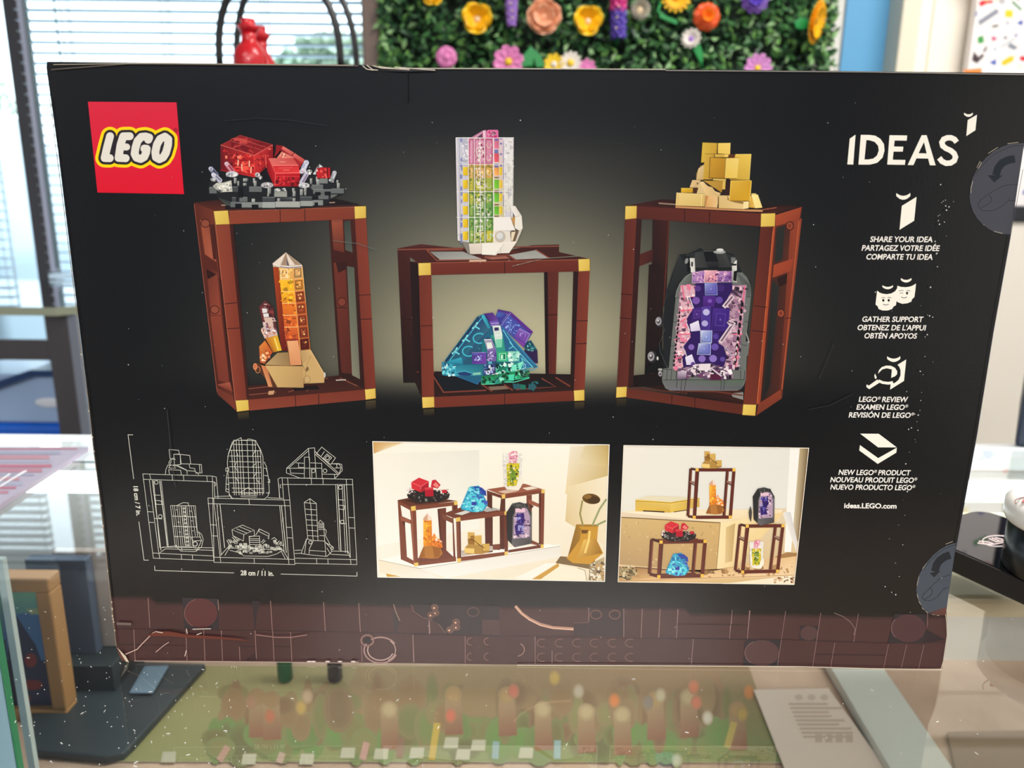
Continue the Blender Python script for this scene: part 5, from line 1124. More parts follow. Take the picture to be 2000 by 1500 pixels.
gold(k, [(147, 708), (210, 706), (212, 768), (149, 771)], [(955, 688), (1013, 686), (1014, 747), (957, 750)], [(166, 1385), (227, 1383), (229, 1436), (169, 1440)], [(932, 1351), (986, 1347), (986, 1402), (935, 1404)])
for q in ([(172, 1446), (228, 1442), (230, 1480), (174, 1484)], [(936, 1410), (986, 1407), (984, 1450), (934, 1454)]): k.quadg([(62, 54, 34), (62, 54, 34), (16, 14, 14), (16, 14, 14)], q, 2)
cb = k.build('printed_cabinet', carton); cb['label'] = 'middle printed cabinet with rainbow and turquoise minerals'
k = Ink(base=.0005); k.at(870, 240, 5.553)
k.poly((206, 204, 212), [(116, 160), (742, 160), (734, 1000), (700, 1300), (230, 1300), (138, 1276)])
k.quadg([(206, 206, 220), (190, 190, 206), (200, 200, 208), (212, 208, 210)], [(116, 160), (245, 160), (258, 1296), (138, 1276)], 4); k.quadg([(222, 218, 224), (232, 230, 232), (226, 224, 214), (214, 212, 200)], [(635, 160), (742, 160), (736, 960), (632, 960)], 4)
k.spark([(240, 238, 240), (180, 180, 186), (226, 224, 216), (196, 194, 184)], [(640, 180), (735, 180), (730, 980), (640, 980)], 60, 8, 46)
RW = [(160, 448, (216, 160, 186), (206, 130, 160)), (448, 600, (214, 176, 108), (206, 160, 80)), (600, 745, (196, 186, 76), (150, 170, 70)), (745, 880, (190, 186, 80), (106, 156, 76)), (880, 1022, (150, 176, 90), (96, 150, 74)), (1022, 1170, (136, 170, 96), (120, 160, 70)), (1170, 1300, (150, 178, 100), (206, 190, 56))]
for y0, y1, a, b in RW:
    k.quadg([a, b, b, a], [(245, y0), (520, y0), (520, y1), (250, y1)], 3); k.spark([tuple(min(255, int(e * 1.18)) for e in a), tuple(int(e * .78) for e in b), (232, 228, 214)], [(250, y0 + 8), (515, y0 + 8), (515, y1 - 8), (255, y1 - 8)], 22, 8, 40)
k.quadg([(222, 200, 206), (216, 190, 200), (196, 190, 150), (206, 200, 160)], [(520, 160), (640, 160), (640, 1040), (525, 1040)], 4)
for y0, y1, c in ((165, 280, (206, 110, 140)), (330, 425, (216, 84, 100)), (475, 570, (232, 160, 84)), (615, 715, (112, 186, 50)), (760, 860, (106, 184, 56)), (905, 995, (104, 180, 52))): k.quadg([c, tuple(int(e * .86) for e in c), c, tuple(min(255, int(e * 1.12)) for e in c)], [(528, y0), (582, y0), (580, y1), (530, y1)], 2)
for y in (175, 290, 310, 440, 465): k.rect((94, 104, 168), 530, y, 575, y + 18)
for y in (585, 730, 745, 880, 1005): k.rect((120, 100, 56), 530, y, 580, y + 16)
for y in (480, 622, 765, 905, 1045, 1180):
    k.quadg([(236, 206, 40), (220, 186, 26), (206, 166, 20), (230, 196, 36)], [(188, y), (246, y - 4), (250, y + 88), (194, y + 92)], 2); k.line((160, 126, 16), [(240, y), (248, y + 90)], 8)
    if y < 1000: k.quadg([(236, 210, 70), (226, 196, 40), (220, 186, 40), (232, 200, 60)], [(584, y), (616, y), (616, y + 86), (584, y + 86)], 2); k.line((184, 150, 30), [(590, y + 10), (610, y + 14), (606, y + 70)], 4)
for y in (168, 380, 440, 470, 560, 690, 740, 830, 990, 1020, 1080, 1200, 1260): k.rect((124, 132, 188), 160 + (y % 40) * .3, y, 182, y + k.rng.uniform(24, 60))
for y in (160, 215, 330, 455, 745): k.rect((106, 116, 182), 592, y, 614, y + 20); k.rect((120, 126, 180), 626, y + 40, 633, y + 160)
k.spark([(236, 234, 240), (180, 182, 196)], [(185, 180), (240, 180), (245, 440), (190, 430)], 30, 8, 40)
for y0, y1, c in ((180, 440, (186, 60, 112)), (475, 735, (130, 132, 50)), (765, 1010, (62, 116, 64)), (1040, 1290, (56, 120, 58))):
    for x0, x1 in ((262, 302), (320, 425), (440, 505)): k.line(c, [(x0, y0), (x1, y0), (x1, y1), (x0, y1)], 7, closed=True)
    k.ring((236, 232, 222), 370, (y0 + y1) / 2, 36, 46, 7); k.line((236, 232, 224), [(350, (y0 + y1) / 2), (395, (y0 + y1) / 2)], 7)
    k.spark([tuple(int(e * .8) for e in c), (240, 236, 228)], [(325, y0 + 15), (418, y0 + 15), (418, y1 - 15), (328, y1 - 15)], 20, 8, 30); k.ring((226, 216, 190), 472, (y0 + y1) / 2 + 70, 24, 30, 6, 0, 220); k.ring((226, 216, 190), 472, (y0 + y1) / 2 - 70, 24, 30, 6, 0, 220)
for x in (246, 312, 374, 424, 518, 636, 700, 722): k.line((246, 244, 244), [(x, 160), (x + (6 if x < 640 else -2), 1300 if x < 520 else 1010)], 6 if x < 640 else 4)
for y in (448, 745, 1024): k.line((240, 238, 236), [(120, y + 2), (520, y), (730, y - 4 if y < 1000 else y)], 6)
k.line((236, 234, 238), [(116, 160), (138, 1276)], 10); k.line((160, 162, 176), [(150, 165), (165, 1270)], 4); k.line((246, 246, 246), [(116, 162), (742, 162)], 8); k.line((150, 148, 146), [(740, 165), (732, 960)], 4)
k.poly((216, 160, 186), [(280, 160), (405, 84), (440, 78), (442, 162)]); k.line((160, 60, 100), [(300, 160), (400, 92), (404, 160)], 6); k.poly((90, 60, 80), [(340, 158), (398, 110), (400, 160)]); k.line((240, 220, 230), [(418, 86), (420, 160)], 12)
k.poly((216, 110, 160), [(445, 88), (462, 76), (565, 76), (574, 90), (574, 162), (440, 162)]); k.poly((216, 170, 186), [(470, 100), (545, 98), (540, 140), (465, 145)]); k.spark([(90, 70, 80), (240, 220, 230), (190, 40, 110)], [(465, 98), (550, 98), (550, 155), (450, 158)], 16, 8, 30)
k.poly((132, 128, 118), [(176, 1284), (256, 1296), (270, 1424), (240, 1410)]); k.poly((224, 218, 206), [(525, 1170), (700, 1170), (740, 1290), (528, 1304)])
k.poly((106, 86, 66), [(700, 1180), (800, 1160), (772, 1288), (712, 1290)]); k.poly((226, 210, 180), [(715, 1185), (760, 1180), (730, 1280), (712, 1280)]); k.poly((190, 146, 84), [(712, 1030), (758, 1018), (756, 1140), (720, 1060)])
k.quadg([(222, 212, 200), (236, 230, 218), (226, 222, 212), (206, 194, 180)], [(254, 1310), (778, 1284), (690, 1412), (268, 1424)], 4); k.poly((236, 232, 222), [(394, 1308), (660, 1300), (548, 1436), (392, 1428)]); k.line((170, 150, 134), [(392, 1310), (390, 1425)], 4); k.line((176, 160, 146), [(640, 1310), (540, 1436)], 4); k.line((170, 156, 144), [(602, 1350), (596, 1420)], 4)
k.poly((236, 232, 226), [(522, 1024), (702, 1024), (758, 1166), (522, 1170)]); k.quadg([(236, 232, 226), (226, 222, 214), (214, 208, 198), (232, 228, 220)], [(700, 904), (756, 900), (824, 1004), (756, 1020)], 3); k.poly((230, 226, 216), [(756, 1020), (826, 1002), (838, 1142), (798, 1168), (752, 1140)]); k.line((180, 170, 158), [(700, 904), (704, 1018), (756, 1020), (826, 1004)], 4); k.poly((206, 198, 186), [(798, 1168), (838, 1142), (776, 1288), (760, 1280)])
k.oval((196, 176, 150), 594, 1234, 58, 62); k.oval((186, 186, 184), 596, 1232, 48, 52); k.oval((214, 214, 212), 588, 1224, 34, 36)
k.build('printed_mineral', cb)['label'] = 'clear pink yellow and green printed crystal column'
k = Ink(base=.0005); k.at(850, 590, 8.33)
k.poly((34, 96, 126), [(165, 962), (740, 215), (800, 205), (1070, 385), (1660, 1050), (1345, 1112), (760, 1300), (350, 1180)]); k.poly((36, 84, 110), [(760, 640), (450, 1010), (1000, 1010), (980, 700)]); k.spark([(60, 150, 176), (26, 70, 100), (80, 180, 196), (40, 60, 110)], [(860, 500), (560, 1000), (1300, 1000), (1100, 600)], 40, 14, 70)
k.quadg([(26, 66, 90), (30, 80, 100), (20, 60, 80), (24, 56, 74)], [(1460, 650), (1560, 620), (1665, 790), (1450, 800)], 3); k.poly((44, 28, 70), [(1450, 790), (1662, 790), (1672, 1000), (1500, 960)]); k.spark([(40, 120, 130), (120, 190, 190), (16, 40, 60)], [(1450, 680), (1560, 640), (1650, 800), (1460, 790)], 26, 10, 50)
k.quadg([(30, 66, 96), (40, 60, 110), (48, 104, 128), (34, 104, 128)], [(165, 962), (760, 205), (910, 420), (340, 1022)], 7)
k.poly((44, 80, 116), [(910, 420), (760, 610), (450, 1012), (620, 700)]); k.quadg([(40, 150, 176), (54, 166, 190), (30, 120, 150), (32, 130, 160)], [(230, 950), (430, 900), (450, 1014), (180, 990)], 3)
k.line((20, 44, 66), [(165, 962), (700, 240)], 36); k.line((44, 120, 150), [(150, 960), (690, 236), (790, 200)], 12); k.line((66, 176, 200), [(235, 950), (760, 255)], 16); k.quadg([(70, 190, 206), (50, 160, 186), (40, 130, 160), (44, 140, 170)], [(750, 225), (800, 205), (900, 420), (860, 430)], 2)
for x, y in ((680, 390), (520, 595), (350, 800)):
    k.line((140, 224, 230), [(x - 76, y + 44), (x + 12, y - 60)], 26); k.line((110, 214, 224), [(x - 40, y), (x + 44, y + 50)], 22); k.line((50, 60, 60), [(x - 62, y + 20), (x - 16, y - 36)], 10)
for x, y in ((720, 590), (545, 800)): k.ring((64, 184, 206), x, y, 100, 80, 20, 60, 310)
k.quadg([(40, 120, 150), (54, 170, 196), (60, 176, 200), (30, 120, 150)], [(110, 968), (332, 1020), (334, 1208), (112, 1190)], 3); k.spark([(120, 214, 226), (20, 80, 110), (60, 170, 196), (200, 236, 240)], [(120, 985), (325, 1030), (325, 1195), (120, 1180)], 40, 10, 60)
k.quadg([(36, 120, 146), (30, 104, 128), (40, 130, 140), (60, 160, 180)], [(332, 1022), (780, 1014), (770, 1200), (336, 1206)], 4); k.poly((30, 92, 124), [(336, 1200), (770, 1195), (745, 1250), (696, 1342)]); k.poly((28, 60, 110), [(350, 1150), (480, 1130), (610, 1165), (560, 1200), (400, 1195)]); k.line((80, 190, 210), [(345, 1150), (480, 1122), (600, 1160), (640, 1190)], 8); k.line((40, 100, 160), [(340, 1206), (690, 1338), (760, 1230)], 10); k.poly((130, 196, 176), [(620, 1150), (740, 1140), (740, 1180), (610, 1190)])
k.quadg([(34, 70, 120), (40, 100, 150), (30, 90, 130), (40, 120, 150)], [(900, 410), (1070, 380), (1668, 1052), (1340, 1110)], 6); k.quadg([(60, 150, 190), (60, 130, 180), (50, 120, 160), (40, 110, 150)], [(1062, 382), (1110, 430), (1672, 1050), (1600, 1030)], 4)
for a in ([(1100, 450), (1270, 720), (1590, 1060)], [(1210, 650), (1270, 720), (1200, 760)], [(1390, 900), (1590, 1065), (1420, 1078)], [(1410, 930), (1440, 1060)], [(1510, 985), (1450, 1020)]): k.line((110, 206, 222), a, 12)
k.poly((50, 110, 160), [(1480, 960), (1560, 1040), (1450, 1050)]); k.line((60, 160, 190), [(1390, 1106), (1600, 1104), (1672, 1050)], 12)
k.quadg([(70, 40, 118), (80, 44, 126), (110, 70, 160), (72, 40, 116)], [(785, 188), (935, 170), (1042, 300), (880, 320)], 4); k.poly((52, 30, 96), [(785, 188), (880, 320), (905, 420), (835, 225)]); k.poly((110, 84, 176), [(880, 315), (1042, 298), (1032, 372), (905, 385)]); k.line((196, 180, 230), [(905, 350), (1035, 340)], 9); k.line((170, 150, 210), [(910, 385), (1030, 372)], 10)
k.poly((58, 58, 140), [(1020, 118), (1234, 162), (1592, 482), (1560, 530), (1440, 742), (1062, 380), (985, 225)]); k.quadg([(60, 30, 100), (80, 40, 130), (96, 60, 150), (84, 70, 160)], [(1020, 116), (1232, 160), (1210, 210), (1010, 160)], 2); k.quadg([(70, 110, 180), (60, 80, 160), (60, 50, 140), (66, 90, 170)], [(1010, 170), (1130, 180), (1110, 260), (1000, 240)], 3)
k.quadg([(64, 76, 166), (70, 60, 150), (60, 50, 140), (70, 90, 170)], [(1215, 200), (1560, 500), (1440, 740), (1070, 385)], 5); k.quadg([(92, 46, 140), (96, 48, 146), (84, 40, 130), (76, 40, 120)], [(1232, 160), (1592, 482), (1560, 520), (1220, 215)], 3)
k.line((170, 150, 220), [(1230, 175), (1075, 375)], 8); k.line((130, 150, 220), [(1180, 200), (1080, 330)], 5); k.spark([(120, 160, 226), (40, 30, 110), (160, 180, 236), (80, 60, 160)], [(1200, 230), (1420, 400), (1330, 560), (1100, 390)], 40, 8, 40)
for x in (1215, 1255): k.line((150, 190, 236), [(x + 20, 370), (x - 30, 500)], 5)
k.quadg([(130, 96, 186), (110, 76, 166), (116, 66, 160), (96, 60, 156)], [(1370, 420), (1540, 520), (1465, 660), (1285, 560)], 3); k.poly((120, 60, 156), [(1285, 580), (1462, 668), (1432, 738)]); k.line((190, 166, 226), [(1370, 425), (1540, 520), (1470, 660)], 7); k.line((160, 136, 210), [(1350, 440), (1480, 520), (1440, 600)], 5); k.spark([(200, 180, 236), (90, 60, 150)], [(1370, 470), (1480, 530), (1450, 590), (1350, 540)], 12, 8, 26)
k.quadg([(66, 50, 130), (104, 70, 170), (112, 60, 160), (90, 56, 150)], [(600, 826), (826, 820), (832, 1004), (606, 1010)], 4); k.line((170, 150, 220), [(600, 826), (826, 820)], 7); k.line((96, 150, 230), [(606, 850), (700, 845)], 6); k.spark([(200, 214, 250), (130, 160, 230)], [(640, 870), (750, 870), (750, 955), (645, 960)], 18, 8, 30)
k.poly((46, 150, 130), [(900, 540), (1100, 520), (1140, 800), (990, 820), (960, 640)]); k.poly((206, 222, 214), [(930, 390), (1060, 380), (1092, 530), (1086, 730), (1000, 740), (962, 560)]); k.poly((52, 40, 90), [(960, 415), (1030, 410), (1040, 460), (965, 470)]); k.poly((120, 206, 172), [(985, 610), (1088, 600), (1086, 735), (995, 740)]); k.line((240, 244, 240), [(945, 400), (1050, 392), (1080, 530), (970, 545)], 8)
k.poly((30, 110, 120), [(760, 640), (800, 600), (860, 700), (840, 820), (760, 810)]); k.quadg([(170, 170, 186), (150, 150, 176), (110, 96, 160), (140, 120, 176)], [(795, 610), (920, 605), (995, 780), (850, 790)], 3); k.poly((110, 90, 160), [(845, 790), (996, 780), (990, 960), (850, 970)]); k.poly((226, 232, 226), [(835, 660), (915, 655), (940, 745), (850, 765)]); k.spark([(190, 180, 226), (226, 226, 240), (80, 60, 140)], [(850, 790), (985, 785), (980, 950), (855, 955)], 20, 10, 46); k.line((236, 240, 240), [(795, 612), (915, 606)], 9)
k.quadg([(52, 176, 120), (46, 160, 110), (60, 190, 140), (40, 150, 110)], [(1000, 812), (1178, 802), (1178, 968), (1002, 972)], 3); k.line((160, 240, 206), [(1045, 840), (1145, 832), (1145, 935), (1045, 942)], 8, closed=True); k.poly((206, 240, 222), [(1072, 862), (1100, 860), (1098, 925), (1070, 928)]); k.poly((20, 90, 70), [(1115, 850), (1140, 848), (1140, 930), (1118, 930)])
k.quadg([(150, 216, 190), (120, 206, 186), (100, 190, 176), (140, 220, 200)], [(1185, 802), (1370, 800), (1368, 965), (1188, 972)], 3); k.spark([(226, 244, 236), (70, 160, 150), (170, 226, 214)], [(1190, 815), (1365, 812), (1360, 960), (1192, 965)], 40, 8, 50); k.poly((110, 220, 190), [(1340, 990), (1440, 960), (1390, 1105), (1340, 1110)]); k.ring((170, 226, 226), 1420, 1040, 50, 50, 8)
k.quadg([(30, 100, 140), (60, 60, 130), (50, 40, 96), (40, 80, 130)], [(780, 1010), (985, 1000), (980, 1180), (770, 1195)], 3); k.spark([(150, 150, 210), (20, 30, 50), (200, 214, 230), (60, 60, 140)], [(785, 1020), (980, 1010), (975, 1175), (780, 1185)], 36, 10, 60)
k.quadg([(20, 90, 80), (40, 140, 130), (30, 150, 110), (20, 110, 70)], [(985, 1000), (1345, 985), (1340, 1190), (985, 1200)], 4); k.spark([(130, 226, 206), (16, 60, 60), (60, 190, 160), (214, 240, 232), (20, 40, 50)], [(990, 1010), (1340, 995), (1335, 1190), (990, 1195)], 60, 12, 70); k.poly((120, 226, 196), [(1240, 1020), (1325, 1015), (1320, 1110), (1245, 1115)])
k.quadg([(26, 110, 66), (30, 130, 80), (40, 170, 120), (40, 160, 110)], [(752, 1205), (1530, 1105), (1532, 1235), (745, 1342)], 5); k.poly((34, 140, 110), [(745, 1342), (760, 1280), (1180, 1260), (1300, 1308), (1140, 1312), (960, 1340)]); k.spark([(60, 190, 140), (10, 60, 40), (130, 226, 190), (30, 110, 70), (16, 36, 36)], [(760, 1215), (1500, 1120), (1510, 1225), (1180, 1290), (770, 1320)], 60, 12, 70)
k.poly((26, 60, 60), [(1380, 1150), (1530, 1115), (1530, 1215), (1400, 1235)]); k.spark([(120, 170, 180), (20, 40, 50), (60, 130, 80)], [(1390, 1150), (1520, 1125), (1520, 1210), (1400, 1225)], 16, 8, 40); k.line((110, 230, 180), [(760, 1338), (960, 1330)], 10); k.line((100, 226, 200), [(1140, 1300), (1300, 1300), (1532, 1236)], 10); k.line((80, 160, 200), [(965, 1330), (1080, 1190)], 9); k.poly((70, 210, 170), [(1190, 1180), (1290, 1175), (1275, 1280), (1200, 1270)])
k.build('printed_mineral', cb)['label'] = 'turquoise and purple printed crystal'
# right cabinet
k = Ink(base=.00025).at(1180, 250, 2.585)
k.quadg([(44, 20, 16), (60, 28, 20), (36, 18, 14), (26, 14, 12)], [(245, 462), (330, 468), (312, 900), (238, 905)], 3); k.quadg([(36, 18, 14), (40, 20, 15), (24, 14, 12), (20, 12, 12)], [(226, 690), (302, 700), (290, 1260), (204, 1245)], 4)
k.line((84, 38, 27), [(326, 470), (300, 900)], 6)
k.quadg([(78, 34, 25), (64, 28, 21), (58, 26, 20), (84, 36, 27)], [(168, 642), (246, 612), (246, 672), (168, 702)], 2); k.poly((32, 16, 13), [(224, 692), (284, 676), (276, 740), (236, 734)])
k.quadg([(30, 16, 14), (50, 24, 18), (66, 30, 23), (40, 19, 15)], [(118, 1290), (240, 1235), (700, 1330), (702, 1398)], 5); k.poly((24, 13, 12), [(140, 1250), (300, 1235), (310, 1300), (125, 1310)]); k.poly((130, 132, 128), [(640, 1340), (702, 1334), (702, 1372), (650, 1358)]); k.line((104, 50, 36), [(380, 1328), (560, 1330), (700, 1350)], 7); k.line((90, 44, 32), [(150, 1310), (420, 1340)], 6)
k.quadg([(60, 27, 20), (46, 22, 17), (44, 21, 17), (66, 30, 22)], [(105, 394), (286, 360), (1000, 394), (864, 432)], 4); k.poly((30, 18, 16), [(240, 386), (420, 366), (880, 392), (800, 420), (560, 414)]); k.line((150, 120, 104), [(275, 380), (360, 386)], 7); k.line((196, 140, 90), [(360, 398), (720, 416), (800, 418)], 10); k.line((150, 80, 56), [(800, 412), (870, 402)], 5)
# right side
k.quadg([(80, 38, 27), (96, 44, 30), (52, 25, 19), (44, 22, 17)], [(862, 440), (998, 398), (896, 1366), (772, 1450)], 5)
k.quadg([(54, 34, 28), (66, 36, 28), (84, 40, 29), (58, 34, 27)], [(870, 505), (948, 478), (934, 650), (860, 682)], 3); k.poly((38, 40, 36), [(872, 508), (912, 494), (900, 664), (862, 680)])
k.quadg([(50, 34, 29), (78, 36, 27), (74, 34, 26), (38, 30, 27)], [(850, 770), (938, 735), (888, 1322), (798, 1372)], 3); k.quadg([(36, 38, 35), (40, 40, 37), (28, 30, 28), (26, 28, 27)], [(850, 772), (884, 800), (836, 1300), (804, 1372)], 3)
k.poly((42, 20, 16), [(874, 758), (934, 730), (938, 778), (884, 802)]); k.line((70, 34, 25), [(905, 800), (858, 1290)], 10)
k.quadg([(132, 58, 36), (140, 62, 39), (96, 42, 29), (84, 38, 27)], [(942, 478), (998, 456), (898, 1366), (884, 1330)], 4); k.line((170, 84, 52), [(984, 470), (897, 1320)], 5)
k.quadg([(160, 72, 42), (146, 64, 39), (136, 58, 36), (152, 66, 40)], [(862, 440), (1000, 398), (985, 462), (866, 496)], 3); k.quadg([(154, 68, 41), (146, 62, 38), (140, 60, 37), (150, 64, 39)], [(856, 692), (956, 658), (942, 722), (850, 756)], 3)
k.quadg([(120, 52, 34), (134, 60, 38), (118, 52, 34), (110, 48, 32)], [(776, 1394), (892, 1320), (896, 1366), (768, 1452)], 3)
for x, y in ((938, 494), (893, 936)): k.oval((120, 52, 34), x, y, 20, 22); k.ring((52, 24, 18), x, y, 19, 21, 4); k.ring((170, 84, 54), x - 2, y, 12, 14, 3)
k.line((70, 30, 22), [(990, 460), (998, 400)], 4); seams(k, [(912, 962), (946, 958)])
# front frame
k.poly((48, 22, 17), [(163, 458), (190, 461), (146, 1302), (118, 1308)])
k.quadg([(84, 36, 27), (96, 42, 30), (92, 40, 29), (80, 34, 26)], [(165, 395), (792, 432), (790, 497), (163, 457)], 4)
k.quadg([(88, 38, 28), (98, 43, 31), (92, 40, 29), (82, 35, 26)], [(105, 462), (163, 458), (120, 1307), (64, 1309)], 4)
k.quadg([(92, 40, 29), (80, 35, 26), (104, 44, 31), (108, 46, 32)], [(790, 499), (850, 499), (770, 1397), (702, 1396)], 4); k.quadg([(168, 74, 42), (160, 70, 40), (150, 64, 38), (140, 60, 36)], [(852, 500), (864, 496), (788, 1388), (770, 1397)], 4); k.line((210, 110, 60), [(852, 520), (772, 1390)], 2.5)
k.quadg([(92, 40, 29), (84, 36, 27), (88, 38, 28), (100, 44, 31)], [(113, 1312), (702, 1396), (698, 1447), (112, 1360)], 4)
seams(k, [(407, 412), (406, 472)], [(532, 420), (531, 482)], [(84, 838), (140, 842)], [(78, 958), (134, 963)], [(756, 898), (822, 905)], [(745, 1022), (812, 1030)], [(342, 1346), (341, 1392)], [(458, 1362), (457, 1410)])
gold(k, [(107, 394), (165, 393), (163, 456), (105, 462)], [(792, 432), (864, 430), (862, 497), (790, 499)], [(62, 1308), (115, 1306), (112, 1358), (60, 1362)], [(702, 1395), (768, 1397), (763, 1453), (697, 1449)])
k.quadg([(54, 48, 30), (54, 48, 30), (14, 13, 13), (14, 13, 13)], [(62, 1368), (112, 1366), (110, 1410), (60, 1412)], 2)
cb = k.build('printed_cabinet', carton); cb['label'] = 'right printed cabinet with golden and violet minerals'
k = Ink(base=.0005); k.at(1300, 260, 9.375)
k.poly((150, 124, 72), [(560, 860), (560, 760), (590, 670), (640, 600), (720, 565), (720, 860)]); k.quadg([(216, 190, 140), (206, 180, 124), (190, 160, 100), (206, 176, 120)], [(600, 650), (710, 575), (700, 850), (565, 850)], 3)
k.quadg([(206, 172, 62), (196, 156, 50), (190, 148, 46), (214, 180, 70)], [(675, 172), (945, 182), (935, 380), (650, 545)], 4); k.quadg([(232, 200, 96), (236, 206, 110), (232, 196, 96), (226, 190, 84)], [(960, 182), (1188, 180), (1180, 388), (955, 372)], 3); k.poly((206, 172, 62), [(650, 545), (660, 380), (720, 378), (705, 548)])
k.poly((34, 24, 14), [(650, 540), (705, 535), (700, 575), (650, 550)])
k.poly((92, 56, 24), [(880, 375), (1290, 390), (1285, 445), (800, 440)]); k.poly((206, 170, 70), [(900, 385), (1080, 390), (1080, 440), (900, 440)]); k.poly((232, 200, 100), [(1080, 388), (1160, 392), (1140, 440), (1080, 440)]); k.poly((90, 44, 22), [(1195, 395), (1280, 400), (1278, 440), (1190, 440)])
k.quadg([(206, 168, 66), (190, 150, 56), (180, 138, 44), (196, 156, 54)], [(720, 380), (892, 378), (870, 855), (688, 850)], 4); k.line((110, 80, 24), [(720, 380), (890, 380)], 8); k.line((120, 90, 34), [(890, 380), (885, 445)], 8)
k.quadg([(222, 186, 74), (226, 192, 84), (206, 170, 66), (196, 158, 56)], [(1280, 386), (1566, 384), (1530, 858), (1170, 850)], 5); k.line((246, 224, 130), [(1285, 388), (1566, 386), (1532, 855)], 6)
k.quadg([(198, 150, 44), (184, 136, 34), (166, 118, 22), (184, 138, 38)], [(820, 445), (1098, 455), (1082, 826), (796, 820)], 5); k.quadg([(232, 200, 100), (236, 208, 120), (224, 192, 90), (226, 190, 84)], [(1110, 455), (1340, 450), (1310, 830), (1088, 828)], 4)
k.line((84, 52, 14), [(810, 445), (1104, 455), (1338, 450)], 8); k.line((84, 52, 14), [(815, 445), (796, 820), (1084, 830), (1308, 832)], 10); k.line((250, 230, 150), [(1108, 460), (1090, 822)], 5)
k.line((40, 24, 12), [(690, 855), (860, 858), (1045, 878)], 16); k.poly((206, 176, 90), [(865, 830), (1110, 840), (1100, 880), (860, 862)]); k.line((30, 20, 14), [(855, 825), (860, 860)], 12)
k.quadg([(190, 150, 60), (176, 136, 50), (166, 124, 44), (186, 142, 54)], [(690, 868), (1040, 880), (1030, 1110), (870, 1010)], 4); k.poly((214, 180, 84), [(1045, 880), (1100, 880), (1085, 1090), (1035, 1030)])
k.poly((46, 26, 20), [(1098, 880), (1180, 870), (1160, 1240), (1030, 1100), (1090, 1060)]); k.poly((40, 26, 20), [(1035, 1030), (1090, 1030), (1080, 1130), (1020, 1120)])
k.poly((40, 26, 16), [(640, 870), (700, 875), (1030, 1090), (1010, 1130), (860, 1050), (740, 950)]); k.poly((190, 156, 92), [(790, 980), (850, 985), (900, 1050), (860, 1020)]); k.poly((26, 16, 12), [(700, 890), (800, 965), (770, 960), (700, 915)]); k.poly((26, 16, 12), [(870, 1010), (950, 1060), (900, 1050)])
k.quadg([(222, 192, 140), (206, 176, 120), (190, 158, 100), (226, 194, 136)], [(490, 860), (640, 860), (600, 1000), (440, 995)], 4); k.poly((60, 38, 22), [(560, 900), (620, 905), (600, 960)]); k.ring((226, 200, 150), 560, 940, 44, 50, 10, -90, 60)
k.poly((214, 186, 130), [(620, 890), (690, 885), (760, 960), (850, 1000), (900, 1060), (1010, 1100), (972, 1160), (945, 1365), (720, 1355), (716, 1110), (570, 1105)])
k.quadg([(232, 206, 154), (222, 190, 134), (206, 170, 110), (226, 192, 130)], [(630, 900), (690, 890), (960, 1150), (730, 1120)], 4); k.quadg([(226, 176, 110), (222, 186, 130), (226, 192, 132), (206, 150, 86)], [(720, 1140), (960, 1160), (945, 1360), (722, 1352)], 4); k.poly((190, 136, 76), [(722, 1140), (780, 1150), (740, 1330), (722, 1330)])
k.poly((70, 40, 20), [(500, 1005), (600, 1000), (570, 1100), (500, 1098)]); k.quadg([(226, 186, 56), (206, 160, 32), (190, 144, 26), (206, 160, 32)], [(285, 1005), (500, 1010), (496, 1092), (283, 1090)], 2); k.line((244, 214, 96), [(285, 1008), (500, 1012)], 7)
k.quadg([(226, 200, 128), (222, 194, 120), (206, 176, 104), (222, 190, 116)], [(200, 1090), (715, 1118), (712, 1345), (182, 1325)], 5); k.line((176, 144, 84), [(236, 1100), (222, 1325)], 6); k.line((246, 226, 160), [(660, 1115), (655, 1340)], 8); k.line((190, 152, 70), [(690, 1118), (684, 1342)], 8); k.line((246, 226, 156), [(200, 1094), (715, 1120)], 7)
k.quadg([(216, 186, 126), (222, 192, 130), (226, 196, 134), (212, 180, 116)], [(975, 1140), (1425, 1150), (1425, 1390), (972, 1372)], 5); k.poly((150, 116, 66), [(1130, 1140), (1180, 1240), (1425, 1255), (1425, 1300), (1260, 1270), (1130, 1220)]); k.poly((240, 220, 160), [(1425, 1255), (1525, 1250), (1518, 1375), (1418, 1390)]); k.line((80, 50, 20), [(962, 1150), (962, 1380)], 10)
k.quadg([(206, 160, 60), (216, 170, 70), (222, 180, 84), (200, 152, 56)], [(1530, 1190), (1570, 1140), (1640, 1370), (1525, 1360)], 3); k.quadg([(244, 230, 156), (240, 222, 140), (236, 214, 130), (240, 220, 140)], [(1570, 1130), (1690, 1125), (1772, 1365), (1640, 1376)], 3); k.poly((226, 200, 120), [(1570, 1105), (1655, 1104), (1660, 1128), (1575, 1135)])
k.quadg([(216, 174, 64), (200, 154, 34), (206, 158, 34), (196, 150, 36)], [(1198, 872), (1566, 870), (1536, 1240), (1172, 1238)], 5); k.line((240, 204, 96), [(1195, 872), (1170, 1238)], 9); k.line((244, 210, 100), [(1196, 872), (1566, 868)], 7); k.line((90, 58, 14), [(1170, 1242), (1536, 1246)], 9); k.poly((240, 210, 110), [(1566, 868), (1576, 876), (1548, 1240), (1536, 1242)])
k.build('printed_mineral', cb)['label'] = 'golden cubes printed on sandy rock'
k = Ink(base=.0005); k.at(1250, 470, 4.8375)
BKG = (28, 30, 31)
k.poly(BKG, [(372, 130), (440, 125), (570, 60), (604, 96), (700, 84), (880, 128), (960, 292), (1050, 400), (1000, 1200), (215, 1190), (222, 700), (250, 480), (300, 320)])
